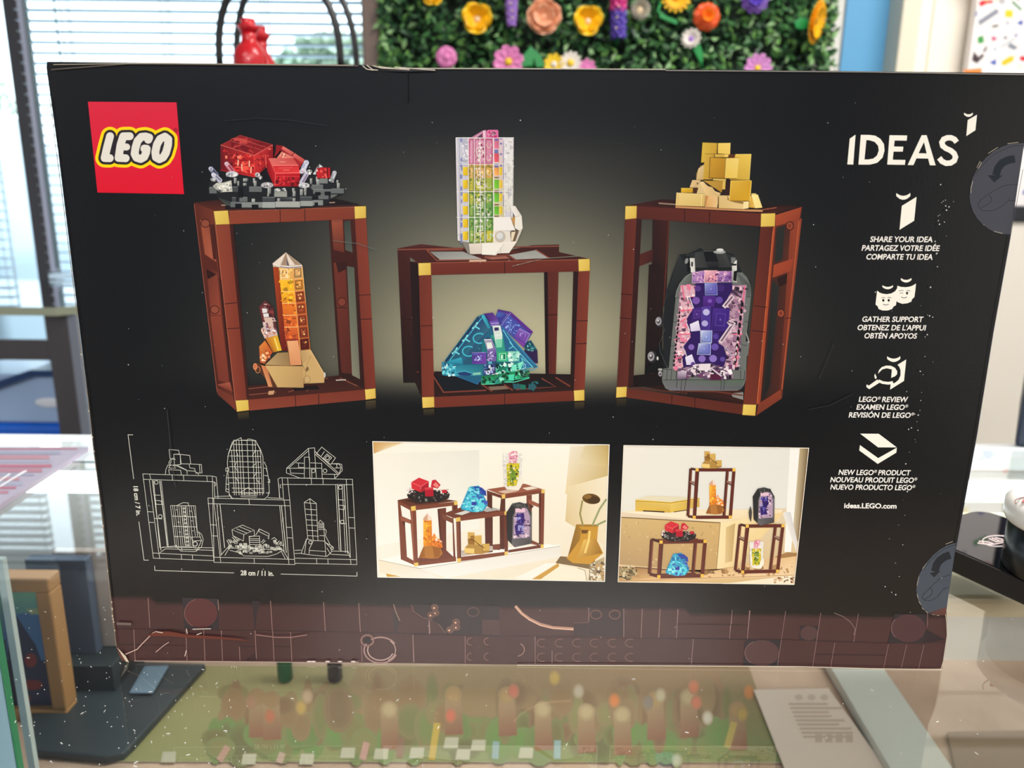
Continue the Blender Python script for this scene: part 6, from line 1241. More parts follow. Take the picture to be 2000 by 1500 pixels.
k.quadg([(44, 47, 46), (36, 38, 38), (24, 26, 27), (32, 34, 34)], [(372, 132), (470, 290), (330, 560), (240, 560)], 4); k.line((60, 62, 60), [(372, 132), (300, 320), (250, 480), (224, 640)], 5); k.line((18, 18, 18), [(232, 690), (310, 760)], 5); k.line((66, 68, 64), [(440, 125), (570, 62), (590, 75)], 6)
k.poly((14, 13, 14), [(170, 1000), (200, 960), (245, 1200), (160, 1230), (60, 1262), (50, 1210), (130, 1130)]); k.poly(BKG, [(190, 1000), (260, 1180), (268, 1212), (232, 1205)]); k.line((60, 62, 62), [(180, 960), (190, 1050), (262, 1205)], 6); k.line((70, 72, 72), [(236, 830), (190, 960)], 5)
for x, y, r in ((178, 762, 36), (108, 1094, 40), (195, 1256, 24)): k.oval((40, 40, 42), x + 6, y + 2, r * 1.1, r * 1.5); k.oval((150, 146, 150), x - 4, y, r * .8, r * 1.1); k.oval((70, 66, 72), x - 4, y, r * .45, r * .6); k.oval((206, 204, 206), x - 8, y - 8, r * .25, r * .3)
k.rect((170, 172, 168), 172, 1208, 208, 1226); k.oval((196, 196, 196), 166, 1112, 9, 18)
k.poly((104, 108, 105), [(335, 540), (345, 480), (375, 410), (430, 340), (490, 304), (900, 300), (965, 300), (1010, 345), (1046, 420), (1050, 520), (1030, 700), (1006, 900), (1036, 960), (1020, 1085), (1008, 1090), (1000, 1310), (985, 1360), (950, 1405), (915, 1418), (285, 1418), (240, 1395), (212, 1340), (208, 1310), (222, 1208), (270, 1205)])
k.quadg([(112, 116, 112), (90, 96, 92), (84, 92, 84), (96, 100, 98)], [(345, 480), (490, 304), (490, 420), (385, 440)], 3); k.quadg([(84, 88, 86), (70, 74, 72), (88, 92, 90), (100, 104, 102)], [(920, 300), (1046, 420), (1040, 530), (985, 520)], 3); k.quadg([(98, 102, 100), (84, 104, 84), (92, 90, 98), (110, 106, 116)], [(215, 1320), (990, 1315), (950, 1405), (290, 1416)], 5)
k.line((150, 154, 150), [(335, 540), (345, 480), (375, 410), (430, 340), (490, 304)], 4); k.line((26, 26, 26), [(270, 1205), (335, 540)], 4)
for a in ([(335, 540), (372, 542)], [(308, 768), (355, 770)], [(290, 995), (330, 998)], [(1000, 530), (1045, 532)], [(985, 765), (1030, 768)], [(960, 985), (1010, 990)], [(222, 1215), (300, 1218)], [(258, 1215), (250, 1316)], [(300, 1218), (292, 1316)], [(345, 1222), (340, 1318)], [(220, 1316), (990, 1312)], [(392, 1320), (386, 1450)], [(435, 1318), (412, 1450)], [(352, 1320), (345, 1390)], [(768, 1316), (764, 1412)], [(800, 1314), (790, 1412)], [(952, 1230), (948, 1310)], [(990, 1230), (985, 1310)], [(850, 1200), (960, 1205)], [(870, 1240), (868, 1312)]): k.line((24, 24, 24), a, 4)
k.line((140, 144, 142), [(372, 545), (310, 1205)], 4)
k.poly((150, 152, 150), [(1005, 860), (1036, 960), (1020, 970), (1000, 900)]); k.poly((26, 26, 28), [(1000, 880), (1022, 950), (1000, 955)])
# crown
k.poly((40, 42, 42), [(435, 130), (520, 112), (600, 96), (700, 98), (812, 122), (900, 150), (905, 262), (480, 272), (430, 180)])
k.quadg([(58, 60, 59), (48, 50, 50), (46, 48, 48), (62, 64, 62)], [(520, 112), (600, 98), (650, 256), (505, 256)], 3); k.quadg([(50, 52, 52), (62, 64, 62), (52, 54, 54), (40, 42, 42)], [(712, 104), (812, 122), (860, 250), (740, 256)], 3)
k.poly((18, 18, 20), [(598, 98), (704, 100), (742, 200), (740, 262), (648, 264), (622, 200)]); k.quadg([(46, 46, 48), (40, 40, 42), (20, 20, 22), (26, 26, 28)], [(622, 200), (742, 198), (740, 262), (650, 264)], 2); k.line((90, 92, 90), [(600, 98), (705, 98)], 5)
k.oval((150, 152, 150), 752, 108, 58, 16); k.oval((190, 192, 190), 756, 92, 36, 16); k.oval((214, 214, 212), 756, 84, 30, 10); k.line((16, 16, 16), [(505, 262), (860, 258)], 9); k.poly((14, 14, 16), [(412, 150), (470, 150), (480, 290), (440, 290), (450, 200)]); k.oval((130, 132, 132), 440, 192, 16, 28, .3)
k.quadg([(214, 214, 206), (190, 190, 184), (206, 206, 200), (230, 230, 224)], [(470, 165), (516, 165), (522, 296), (482, 300)], 3); k.rect((30, 30, 32), 484, 200, 500, 244); k.poly((110, 112, 112), [(860, 158), (902, 160), (905, 200), (862, 215)]); k.quadg([(206, 206, 200), (226, 226, 220), (190, 190, 184), (150, 150, 146)], [(868, 232), (914, 180), (916, 395), (872, 392)], 3); k.poly((20, 20, 22), [(885, 290), (918, 280), (912, 385), (880, 375)]); k.rect((26, 26, 28), 868, 218, 912, 236)
# crystal lining
k.poly((50, 28, 92), [(385, 420), (1008, 418), (928, 1204), (308, 1212)])
PK = [(236, 190, 200), (206, 160, 176), (150, 110, 130), (244, 222, 226), (226, 120, 150), (90, 60, 84), (190, 160, 180), (232, 150, 170)]
k.poly((216, 172, 184), [(386, 420), (525, 424), (520, 530), (455, 535), (500, 640), (440, 740), (470, 850), (480, 940), (420, 1000), (440, 1080), (400, 1130), (410, 1205), (310, 1210)]); k.spark(PK, [(386, 424), (520, 428), (505, 620), (430, 740), (470, 930), (400, 1100), (390, 1205), (314, 1205)], 150, 10, 50)
k.poly((176, 140, 160), [(870, 424), (1008, 418), (928, 1204), (790, 1190), (820, 1100), (795, 1010), (740, 970), (830, 830), (850, 650), (780, 625)]); k.spark([(206, 170, 186), (110, 80, 100), (70, 50, 70), (226, 190, 200), (150, 110, 140), (44, 34, 48)], [(880, 430), (1000, 424), (925, 1200), (800, 1180), (800, 1000), (850, 640), (800, 620)], 150, 10, 56)
for a in ([(400, 425), (420, 560)], [(372, 660), (500, 655)], [(350, 885), (480, 880)], [(330, 1108), (420, 1105)], [(440, 730), (380, 770)], [(990, 425), (905, 1195)], [(970, 655), (930, 660)], [(880, 885), (970, 882)], [(870, 1108), (940, 1106)]): k.line((230, 100, 130), a, 10)
for i in range(14): k.oval((30, 22, 30), 372 - i * 4.2 + (4 if i % 2 else 0), 680 + i * 38, 9, 16, .2)
for i in range(9): k.oval((22, 18, 24), 966 - i * 8, 600 + i * 66, 13, 28); k.oval((216, 196, 200), 962 - i * 8, 690 + i * 54, 8, 16)
k.poly((44, 22, 88), [(525, 400), (872, 398), (872, 470), (785, 620), (850, 640), (838, 820), (740, 968), (790, 1000), (822, 1100), (790, 1192), (430, 1196), (395, 1100), (440, 1060), (410, 1000), (490, 900), (440, 780), (500, 640), (455, 538), (520, 530)])
def gem(c, c2, q, mark=True):
    k.quadg([c2, c, c, tuple(int(e * .8) for e in c)], q, 3); k.line(c2, q, 4, closed=True)
    if mark:
        cx = sum(a[0] for a in q) / 4; cy = sum(a[1] for a in q) / 4; f = [(cx + (a[0] - cx) * .55, cy + (a[1] - cy) * .55) for a in q]; k.line(tuple(min(255, e + 36) for e in c), f, 5, closed=True); k.oval(tuple(min(255, e + 50) for e in c), cx, cy, 9, 12)
gem((150, 100, 170), (206, 170, 206), [(495, 300), (610, 284), (606, 396), (492, 400)]); gem((206, 130, 150), (240, 190, 196), [(612, 282), (730, 284), (726, 394), (610, 394)]); gem((120, 76, 150), (190, 140, 190), [(732, 290), (868, 290), (862, 386), (730, 390)]); k.spark([(232, 190, 206), (90, 50, 110), (206, 160, 196)], [(500, 300), (860, 295), (860, 385), (500, 395)], 36, 8, 36)
gem((84, 76, 166), (150, 160, 216), [(612, 402), (725, 402), (730, 512), (618, 514)]); gem((74, 34, 128), (86, 46, 140), [(600, 524), (715, 526), (696, 620), (600, 624)], False)
gem((62, 30, 116), (70, 36, 126), [(500, 640), (580, 630), (575, 740), (490, 770)]); gem((58, 32, 122), (72, 42, 136), [(692, 636), (848, 650), (826, 850), (672, 848)]); gem((70, 46, 140), (86, 62, 156), [(584, 628), (668, 626), (660, 845), (578, 845)], False)
gem((110, 126, 196), (206, 214, 236), [(572, 850), (680, 852), (676, 966), (574, 964)]); gem((86, 92, 178), (190, 200, 230), [(555, 972), (668, 972), (664, 1078), (540, 1074)]); gem((56, 28, 108), (64, 34, 118), [(690, 870), (745, 872), (740, 960), (690, 955)], False)
for q in ([(470, 790), (552, 754), (572, 850), (482, 858)], [(426, 1100), (490, 1074), (526, 1172), (440, 1174)]): k.quadg([(226, 220, 240), (232, 226, 244), (196, 186, 220), (216, 208, 234)], q, 3)
for x, y, r, c in ((626, 676, 32, (184, 178, 222)), (612, 782, 30, (170, 164, 214)), (530, 566, 36, (116, 80, 166)), (748, 562, 34, (92, 66, 156)), (546, 452, 30, (84, 50, 132)), (764, 448, 36, (60, 36, 106)), (485, 1006, 28, (126, 96, 178)), (708, 1004, 34, (100, 76, 166)), (586, 1116, 34, (130, 104, 184)), (690, 1114, 36, (134, 110, 190)), (500, 1165, 20, (90, 60, 140)), (780, 1120, 24, (90, 66, 150)), (660, 570, 20, (120, 80, 176)), (715, 905, 26, (80, 56, 146))): k.oval(c, x, y, r, r * .95)
for a, b in (((880, 520), (790, 630)), ((890, 770), (755, 965)), ((835, 760), (870, 800))): k.line((214, 196, 206), [a, b], 40); k.line((110, 84, 104), [(a[0] - 6, a[1] + 8), (b[0] + 12, b[1] - 14)], 16)
k.line((170, 150, 176), [(800, 990), (870, 1095)], 16); k.line((230, 214, 226), [(470, 540), (505, 640)], 9); k.line((230, 214, 226), [(440, 780), (470, 850)], 9); k.line((214, 196, 214), [(400, 1000), (440, 1090)], 9)
k.poly((90, 70, 96), [(355, 1220), (440, 1195), (560, 1160), (672, 1160), (760, 1190), (870, 1180), (870, 1310), (765, 1318), (640, 1318), (560, 1285), (440, 1285), (350, 1310)]); k.spark([(222, 206, 214), (60, 44, 64), (150, 120, 146), (244, 236, 240), (110, 60, 100), (30, 24, 34)], [(360, 1225), (560, 1170), (670, 1165), (865, 1190), (865, 1305), (560, 1285), (360, 1300)], 110, 10, 50)
k.poly((226, 214, 222), [(560, 1165), (668, 1162), (660, 1225), (555, 1228)]); k.poly((80, 26, 56), [(665, 1260), (770, 1265), (765, 1318), (660, 1315)]); k.line((206, 190, 206), [(665, 1200), (770, 1280)], 14); k.line((206, 190, 206), [(450, 1225), (550, 1170)], 12); k.quadg([(176, 160, 180), (206, 190, 206), (70, 56, 80), (110, 90, 116)], [(355, 1235), (438, 1230), (436, 1312), (352, 1312)], 3)
k.build('printed_mineral', cb)['label'] = 'dark printed geode lined with violet crystals'

# ---- dimension drawing in white line
k = Ink().at(240, 830, 4.1667)
LW = (216, 216, 204)
def P(*a, w=3.6, cl=False): k.line(LW, list(a), w, closed=cl)
P((82, 80), (42, 80), (88, 440), w=4.4); P((130, 786), (172, 1100), (210, 1100), w=4.4)
P((258, 1146), (260, 1184), (905, 1204), w=4.4); P((1285, 1213), (1905, 1230), (1905, 1196), w=4.4)
k.text(LW, '28 cm / 11 in.', (958, 1222), (1228, 1228), 38, .03)
k.build('size_lettering', carton)
kt = Ink().at(240, 830, 4.1667)
def turned(k, c, body, p0, p1, cap):
    """lettering running down the page"""
    cu = bpy.data.curves.new('lettering', 'FONT'); cu.body = body; cu.offset = .03; cu.resolution_u = 4
    ob = bpy.data.objects.new('lettering', cu); COL.objects.link(ob); me = ob.evaluated_get(bpy.context.evaluated_depsgraph_get()).to_mesh()
    V = [v.co.copy() for v in me.vertices]; Fs = [tuple(p.vertices) for p in me.polygons]; bpy.data.objects.remove(ob); bpy.data.curves.remove(cu)
    x1 = max(v.x for v in V); k.k += 1; k.mb.cur = rgb(*c)
    k.mb.add([k.p((p0[0] + (p1[0] - p0[0]) * v.x / x1 + v.y / .686 * cap, p0[1] + (p1[1] - p0[1]) * v.x / x1)) for v in V], Fs)
turned(kt, LW, '18 cm / 7 in.', (84, 490), (112, 740), 36); kt.build('size_lettering', carton)
k = Ink().at(240, 830, 4.1667)
# left frame
P((162, 398), (728, 416), (742, 1104), (248, 1084), cl=True); P((165, 442), (742, 462)); P((218, 400), (228, 446)); P((400, 406), (404, 450)); P((492, 410), (496, 452)); P((682, 416), (688, 458)); P((216, 450), (292, 1040)); P((240, 450), (310, 1020), w=5); P((250, 450), (300, 1000)); P((300, 455), (362, 988), w=6); P((312, 455), (370, 988)); P((200, 706), (248, 708)); P((212, 792), (254, 794))
P((242, 1042), (740, 1066)); P((292, 1042), (300, 1084)); P((475, 1052), (478, 1096)); P((565, 1056), (568, 1098)); P((305, 1000), (420, 984), (432, 992)); P((300, 1040), (345, 1008), (740, 1020)); P((320, 994), (740, 1000)); P((250, 570), (304, 572)); P((258, 612), (312, 618), (318, 648), (272, 646), (262, 618)); P((255, 760), (320, 765))
for x, y in ((272, 467), (304, 745)): k.ring(LW, x, y, 15, 15, 4)
P((728, 416), (760, 424), (776, 600)); P((742, 462), (748, 590)); k.ring(LW, 746, 482, 10, 15, 4, -90, 90)
# centre frame
P((692, 594), (1358, 612), (1400, 1136), (742, 1118), cl=True); P((690, 640), (1362, 658)); P((738, 596), (742, 640)); P((1025, 604), (1030, 650)); P((1312, 612), (1318, 656)); P((742, 642), (792, 1078)); P((765, 644), (800, 1060)); P((790, 645), (828, 1000), w=5); P((1276, 656), (1312, 1030)); P((1290, 656), (1330, 1040), w=5); P((1318, 658), (1348, 1094)); P((716, 812), (765, 815)); P((728, 902), (772, 904)); P((1330, 832), (1372, 834)); P((1338, 918), (1378, 920))
P((742, 1076), (1394, 1094)); P((792, 1078), (796, 1118)); P((1068, 1086), (1070, 1128)); P((1348, 1092), (1352, 1134)); P((796, 1062), (850, 1000), (1300, 1016), (1345, 1090)); P((830, 1062), (860, 1010)); P((1290, 1030), (1320, 1086)); P((750, 582), (880, 578), (886, 600)); P((1180, 592), (1300, 598)); P((770, 662), (772, 656)); k.ring(LW, 770, 760, 8, 14, 4, -90, 90); k.ring(LW, 1308, 775, 8, 14, 4, 90, 270)
# right frame
P((1262, 440), (1282, 430), (1868, 442), (1904, 1136), (1402, 1126)); P((1296, 484), (1870, 486)); P((1340, 432), (1345, 486)); P((1532, 438), (1536, 484)); P((1628, 440), (1630, 484)); P((1818, 442), (1820, 486)); P((1262, 440), (1278, 598)); P((1296, 434), (1308, 606)); P((1268, 478), (1275, 590), w=4.5); P((1345, 488), (1358, 610)); P((1732, 488), (1760, 1020)); P((1748, 488), (1775, 1030), w=5.5); P((1785, 488), (1812, 1040)); P((1800, 488), (1830, 1048), w=5); P((1820, 488), (1852, 1080)); P((1834, 752), (1882, 754)); P((1842, 838), (1886, 840))
P((1400, 1084), (1900, 1096)); P((1575, 1088), (1578, 1130)); P((1668, 1090), (1670, 1132)); P((1852, 1092), (1856, 1134)); P((1398, 1020), (1450, 1018)); P((1398, 1046), (1450, 1044)); P((1700, 1026), (1835, 1030), (1848, 1080)); P((1690, 1052), (1840, 1060)); P((1748, 608), (1808, 612)); P((1758, 652), (1806, 658), (1800, 690), (1762, 684)); P((1770, 800), (1820, 803)); k.ring(LW, 1770, 508, 15, 15, 4); k.ring(LW, 1784, 790, 15, 15, 4); k.ring(LW, 1288, 498, 7, 14, 4, 90, 270)
# cubes model
P((376, 200), (454, 206), (460, 240), (414, 238), (416, 272), (384, 274), cl=True); P((414, 238), (466, 238), (470, 322), (420, 326), cl=True); P((466, 240), (544, 248), (552, 318), (474, 316), cl=True); P((384, 274), (400, 280), (380, 326)); k.ring(LW, 410, 316, 36, 40, 4, 180, 300); P((346, 404), (350, 362), (366, 326), (420, 326), (520, 370), (524, 404)); P((372, 364), (470, 368), (476, 406)); P((372, 364), (380, 404)); P((550, 318), (638, 322), (644, 390), (590, 392)); P((622, 322), (628, 390)); P((540, 320), (545, 350), (584, 354), (588, 380), (612, 392), (616, 406)); P((524, 372), (585, 376)); k.ring(LW, 400, 345, 24, 18, 4, 180, 360); P((370, 350), (432, 352)); P((440, 326), (520, 368))
# geode model
P((866, 580), (850, 300), (860, 230), (890, 140), (935, 116), (962, 104), (966, 124), (1014, 124), (1016, 114), (1044, 116), (1080, 130), (1120, 200), (1140, 260), (1146, 560)); P((852, 260), (880, 180), (905, 130)); P((1128, 220), (1090, 150))
for i, y in enumerate((124, 158, 206, 252, 298, 340, 384, 430, 472, 514, 548)):
    a, b = (900, 1086) if i < 2 else (866, 1124) if i < 9 else (888, 1150); P((a, y), (b, y + 4))
for x in (884, 900, 922, 944, 966, 1010, 1054, 1076, 1096, 1118):
    P((x, 206 if x in (884, 1118, 1096) else 124), (x + 24 * (1 if x < 1000 else .8), 572))
for a in ([(922, 206), (938, 256)], [(924, 300), (910, 340), (940, 384)], [(1054, 250), (1080, 206)], [(1054, 340), (1086, 310)], [(920, 430), (945, 470)], [(1090, 384), (1060, 430)], [(1085, 440), (1110, 470)], [(960, 545), (1018, 510), (1080, 548)]): P(*a)
for y in (556, 570, 584): P((958, y), (1090, y + 3))
P((866, 560), (880, 590), (900, 598), (1150, 604), (1180, 580), (1190, 540)); P((850, 380), (842, 430), (838, 540), (860, 548)); P((1150, 300), (1168, 340), (1186, 440), (1192, 556), (1165, 552)); P((838, 350), (862, 350), (862, 376), (838, 376), cl=True); P((836, 480), (866, 484)); P((836, 520), (864, 524)); P((1146, 350), (1170, 356), (1172, 380)); P((1180, 440), (1194, 444), (1196, 468), (1176, 464)); P((1150, 410), (1180, 416)); P((842, 430), (870, 432))
# spinel model
P((1332, 352), (1510, 190), (1560, 186), (1562, 214), (1764, 400)); P((1348, 352), (1514, 206)); P((1510, 190), (1518, 302)); P((1560, 214), (1566, 302)); P((1332, 352), (1330, 390), (1440, 432), (1724, 438), (1786, 370), (1780, 320), (1700, 316)); P((1332, 352), (1620, 352)); P((1360, 356), (1366, 392), (1472, 396)); P((1478, 262), (1476, 432)); P((1518, 262), (1522, 432)); P((1566, 302), (1574, 432)); P((1618, 310), (1622, 434)); P((1525, 308), (1620, 312)); P((1478, 262), (1516, 262)); P((1410, 308), (1474, 312)); P((1430, 312), (1430, 346), (1475, 346)); P((1535, 352), (1538, 430)); P((1562, 236), (1750, 402)); P((1622, 400), (1750, 402)); P((1724, 438), (1722, 404)); P((1575, 232), (1618, 180), (1730, 268), (1692, 322), cl=True); P((1630, 270), (1662, 236), (1700, 266), (1668, 302), cl=True); P((1645, 270), (1664, 250), (1684, 266), (1666, 286), cl=True); P((1610, 260), (1640, 215)); P((1700, 316), (1760, 314), (1776, 350), (1760, 396)); P((1722, 350), (1770, 350)); P((1740, 318), (1742, 350))
for x in (1550, 1645): k.ring(LW, x, 373, 15, 15, 4)
# cylinder model
P((388, 656), (590, 658), (608, 905)); P((388, 656), (425, 978)); P((440, 655), (490, 632), (532, 634), (534, 658)); P((400, 742), (598, 748)); P((408, 824), (602, 830)); P((418, 906), (560, 912)); P((425, 978), (450, 990), (560, 992))
for x in (405, 420, 440, 456, 474, 490, 506, 520, 538, 556, 575): P((x, 658), (x + 34, 985 if x < 550 else 905), w=3 if x not in (474, 506) else 5)
for y in range(672, 980, 30): P((484 + (y - 672) * .1, y), (512 + (y - 672) * .1, y + 14)); P((484 + (y - 672) * .1, y + 14), (512 + (y - 672) * .1, y))
for x, y in ((540, 700), (552, 780), (560, 860), (430, 690), (446, 790), (455, 870)): P((x, y), (x + 16, y + 2))
P((425, 978), (470, 1026), (590, 1030), (640, 992), (654, 930), (640, 890), (614, 868)); P((556, 912), (630, 912), (640, 940), (566, 944), cl=True); P((566, 944), (570, 990), (600, 1010)); k.ring(LW, 588, 968, 18, 18, 5); P((614, 868), (630, 912)); P((640, 940), (600, 1028)); P((478, 1000), (482, 1026))
# ruby model
P((888, 852), (972, 814), (1068, 856), (985, 892), cl=True); P((888, 852), (895, 900), (980, 944), (985, 892)); P((1068, 856), (1072, 900), (1030, 912)); P((925, 845), (1010, 880)); P((950, 828), (1042, 866)); P((1082, 896), (1110, 846), (1190, 884), (1186, 930)); P((1110, 846), (1106, 866), (1184, 905)); P((1026, 906), (1112, 904), (1116, 1000), (1034, 1004), cl=True)
for y in (926, 940, 956, 974): P((1028, y), (1114, y - 1))
R_ = random.Random(3)
for i in range(90):
    x = R_.uniform(850, 1290); y = 960 + 80 * R_.random() - (30 if abs(x - 1075) > 150 else 0); s_ = R_.uniform(8, 28)
    if abs(x - 1075) > 90 + (1066 - y) * 2.2 and y > 1030: continue
    P((x, y), (x + s_, y + 1), (x + s_, y + 12), (x, y + 11), cl=True, w=3)
P((870, 1020), (950, 1040), (985, 1066), (1180, 1070), (1250, 1050), (1300, 1020))
for a, b in (((852, 935), (872, 970)), ((895, 908), (925, 940)), ((1130, 960), (1155, 935)), ((1262, 970), (1280, 945))): k.line(LW, [a, b], 18); k.line((20, 20, 22), [a, b], 10)
P((1210, 930), (1232, 916), (1255, 935))
# citrine model
P((1476, 630), (1522, 600), (1574, 638), (1588, 940)); P((1476, 630), (1505, 925)); P((1478, 632), (1574, 640)); P((1522, 600), (1524, 640)); P((1528, 640), (1548, 935))
for i in range(1, 7): P((1478 + i * 4, 642 + i * 43), (1575 + i * 3, 648 + i * 43))
P((1450, 1046), (1495, 926), (1550, 940), (1640, 944), (1690, 1000), (1700, 1030), (1660, 1070), (1515, 1056), (1450, 1046)); P((1518, 1008), (1550, 942)); P((1518, 1008), (1515, 1050)); P((1518, 1020), (1650, 1030)); P((1495, 926), (1478, 1045)); P((1644, 944), (1652, 1068)); k.ring(LW, 1525, 955, 13, 13, 4); P((1588, 800), (1606, 776), (1634, 800), (1642, 944)); P((1588, 800), (1636, 804))
for y in (812, 824, 836): P((1590, y), (1636, y + 1), w=4.5)
P((1590, 850), (1640, 852)); P((1640, 845), (1656, 860), (1648, 900), (1690, 980)); P((1655, 960), (1700, 985), (1712, 1005)); k.ring(LW, 1704, 1002, 9, 12, 4); P((1660, 1000), (1690, 1050)); P((1600, 900), (1640, 902))
k.build('dimension_drawing', carton)
# ---- two inset photographs
WD = (122, 66, 48); WD2 = (150, 88, 66); WDK = (84, 42, 32); GD = (226, 190, 96)
def bar(k, c, *q): k.poly(c, list(q))
k = Ink().at(720, 850, 4.1667)
FR = [(33, 52), (1958, 78), (1920, 1190), (74, 1155)]
k.quadg([(244, 238, 224), (244, 240, 226), (226, 214, 186), (240, 236, 222)], FR, 14)
k.quadg([(240, 236, 222), (226, 226, 214), (236, 236, 226), (244, 242, 232)], [(60, 150), (900, 120), (900, 760), (70, 900)], 6)
k.quadg([(232, 224, 204), (206, 186, 130), (196, 170, 110), (226, 206, 160)], [(1640, 90), (1956, 80), (1946, 420), (1600, 480)], 6); k.quadg([(214, 200, 156), (190, 160, 92), (206, 182, 120), (226, 214, 180)], [(1760, 84), (1956, 80), (1950, 260), (1700, 230)], 5); k.quadg([(226, 210, 170), (236, 226, 200), (232, 220, 190), (214, 190, 140)], [(1620, 420), (1948, 330), (1932, 900), (1600, 700)], 6)
k.quadg([(206, 160, 92), (226, 196, 140), (236, 222, 190), (206, 160, 96)], [(36, 56), (280, 60), (150, 110), (42, 150)], 5)
k.quadg([(244, 244, 240), (250, 250, 248), (240, 240, 236), (226, 220, 206)], [(84, 1016), (260, 990), (1560, 890), (1560, 1000)], 5)
k.poly((244, 242, 236), [(84, 1016), (240, 980), (1460, 886), (1560, 905), (1000, 1010), (400, 1090)]); k.quadg([(236, 226, 200), (226, 220, 206), (240, 238, 232), (232, 224, 200)], [(84, 1018), (420, 1080), (560, 1158), (92, 1120)], 5); k.quadg([(236, 234, 228), (226, 222, 212), (232, 228, 218), (240, 238, 232)], [(420, 1085), (1562, 902), (1562, 990), (640, 1162)], 6); k.line((170, 160, 140), [(84, 1016), (420, 1086), (1560, 902)], 4)
k.poly((206, 160, 70), [(140, 1125), (260, 1150), (150, 1152)]); k.poly((236, 228, 206), [(1080, 1168), (1548, 1062), (1760, 1090), (1774, 1130), (1772, 1184)]); k.poly((196, 150, 66), [(1330, 1172), (1545, 1040), (1550, 1068), (1400, 1172)]); k.poly((240, 236, 226), [(1180, 1168), (1440, 1042), (1530, 1040), (1320, 1172)]); k.line((150, 130, 100), [(1700, 1080), (1760, 1100), (1775, 1184)], 5); k.poly((120, 96, 62), [(1560, 985), (1620, 990), (1700, 1040), (1800, 1050), (1800, 1090), (1690, 1068), (1520, 1040)])
k.quadg([(150, 110, 40), (206, 156, 60), (160, 116, 36), (120, 84, 24)], [(1690, 725), (1870, 728), (1840, 1050), (1620, 990)], 5); k.poly((196, 146, 50), [(1690, 730), (1730, 760), (1720, 850), (1640, 960), (1610, 1000), (1660, 1040), (1800, 1050), (1910, 960), (1850, 840), (1865, 730)]); k.quadg([(226, 186, 96), (176, 126, 40), (140, 100, 28), (196, 150, 60)], [(1750, 850), (1850, 845), (1900, 960), (1700, 1000)], 5); k.poly((104, 66, 24), [(1730, 770), (1790, 772), (1775, 800), (1735, 800)]); k.line((160, 116, 40), [(1690, 735), (1870, 735)], 18); k.line((240, 206, 120), [(1800, 780), (1790, 860), (1760, 960)], 16)
k.line((150, 140, 84), [(1745, 740), (1720, 640), (1740, 530)], 15); k.line((150, 156, 110), [(1820, 735), (1880, 600), (1935, 520)], 16); k.line((140, 150, 96), [(1850, 735), (1930, 696)], 15); k.oval((96, 66, 24), 1812, 518, 74, 42, .15); k.oval((70, 48, 18), 1830, 528, 52, 30, .1); k.oval((136, 100, 46), 1780, 500, 34, 18)
k.quadg([(150, 140, 110), (190, 170, 130), (170, 140, 90), (130, 110, 84)], [(1800, 1050), (1918, 990), (1916, 1186), (1790, 1180)], 4); k.spark([(226, 220, 200), (90, 76, 54), (190, 150, 90)], [(1810, 1050), (1915, 1010), (1915, 1180), (1800, 1175)], 40, 8, 36)
def frame1(k, q, back, seam=None):
    pass
# left cabinet
bar(k, WDK, (238, 530), (290, 560), (310, 990), (262, 1010)); bar(k, WD, (236, 528), (345, 580), (390, 1065), (262, 1010)); bar(k, (236, 236, 226), (260, 570), (336, 610), (345, 690), (272, 660)); bar(k, (240, 240, 230), (295, 700), (342, 720), (364, 1020), (312, 990)); bar(k, WDK, (268, 690), (300, 705), (288, 745)); bar(k, WD2, (258, 662), (340, 690), (343, 722), (262, 694))
bar(k, (96, 50, 36), (236, 528), (430, 490), (720, 535), (345, 585)); bar(k, (52, 32, 26), (290, 530), (440, 508), (620, 535), (400, 560))
bar(k, (104, 56, 42), (560, 600), (630, 590), (632, 940), (590, 950)); bar(k, WDK, (560, 600), (575, 598), (600, 940), (585, 940)); bar(k, (120, 70, 54), (600, 640), (690, 680), (690, 720), (600, 680))
bar(k, (110, 62, 48), (400, 1000), (632, 935), (700, 1000), (400, 1040)); bar(k, WD, (380, 575), (700, 542), (700, 572), (384, 610)); bar(k, WD, (345, 612), (386, 610), (402, 1040), (364, 1045)); bar(k, WD2, (345, 612), (356, 612), (374, 1042), (364, 1045)); bar(k, (112, 58, 42), (678, 570), (724, 566), (724, 620), (690, 668), (708, 1020), (690, 1024)); bar(k, WDK, (694, 570), (706, 568), (712, 660), (700, 664)); bar(k, WD, (404, 1036), (712, 990), (712, 1026), (404, 1062))
for q in ([(344, 580), (382, 574), (384, 612), (346, 616)], [(694, 538), (722, 534), (724, 566), (696, 570)], [(368, 1040), (402, 1035), (404, 1064), (372, 1068)]): bar(k, GD, *q)
# centre cabinet
bar(k, (108, 58, 44), (600, 640), (800, 570), (1110, 620), (740, 690)); bar(k, (206, 206, 200), (700, 640), (790, 612), (830, 625), (760, 650)); bar(k, (170, 170, 166), (900, 600), (1000, 585), (1080, 605), (960, 625)); bar(k, WDK, (945, 660), (1010, 650), (1010, 950), (950, 960)); bar(k, (190, 176, 166), (752, 940), (1000, 900), (1060, 930), (760, 985)); bar(k, (120, 68, 52), (1010, 890), (1068, 885), (1068, 935), (1010, 930))
bar(k, WD, (746, 668), (1106, 616), (1108, 652), (748, 698)); bar(k, WD, (712, 704), (746, 700), (752, 1000), (720, 1005)); bar(k, WDK, (738, 702), (748, 700), (754, 1000), (744, 1002)); bar(k, (104, 54, 40), (1066, 650), (1134, 644), (1134, 950), (1106, 955), (1106, 920), (1068, 930)); bar(k, WDK, (1066, 655), (1098, 650), (1104, 930), (1070, 925)); bar(k, WD, (752, 990), (1106, 950), (1106, 978), (752, 1026))
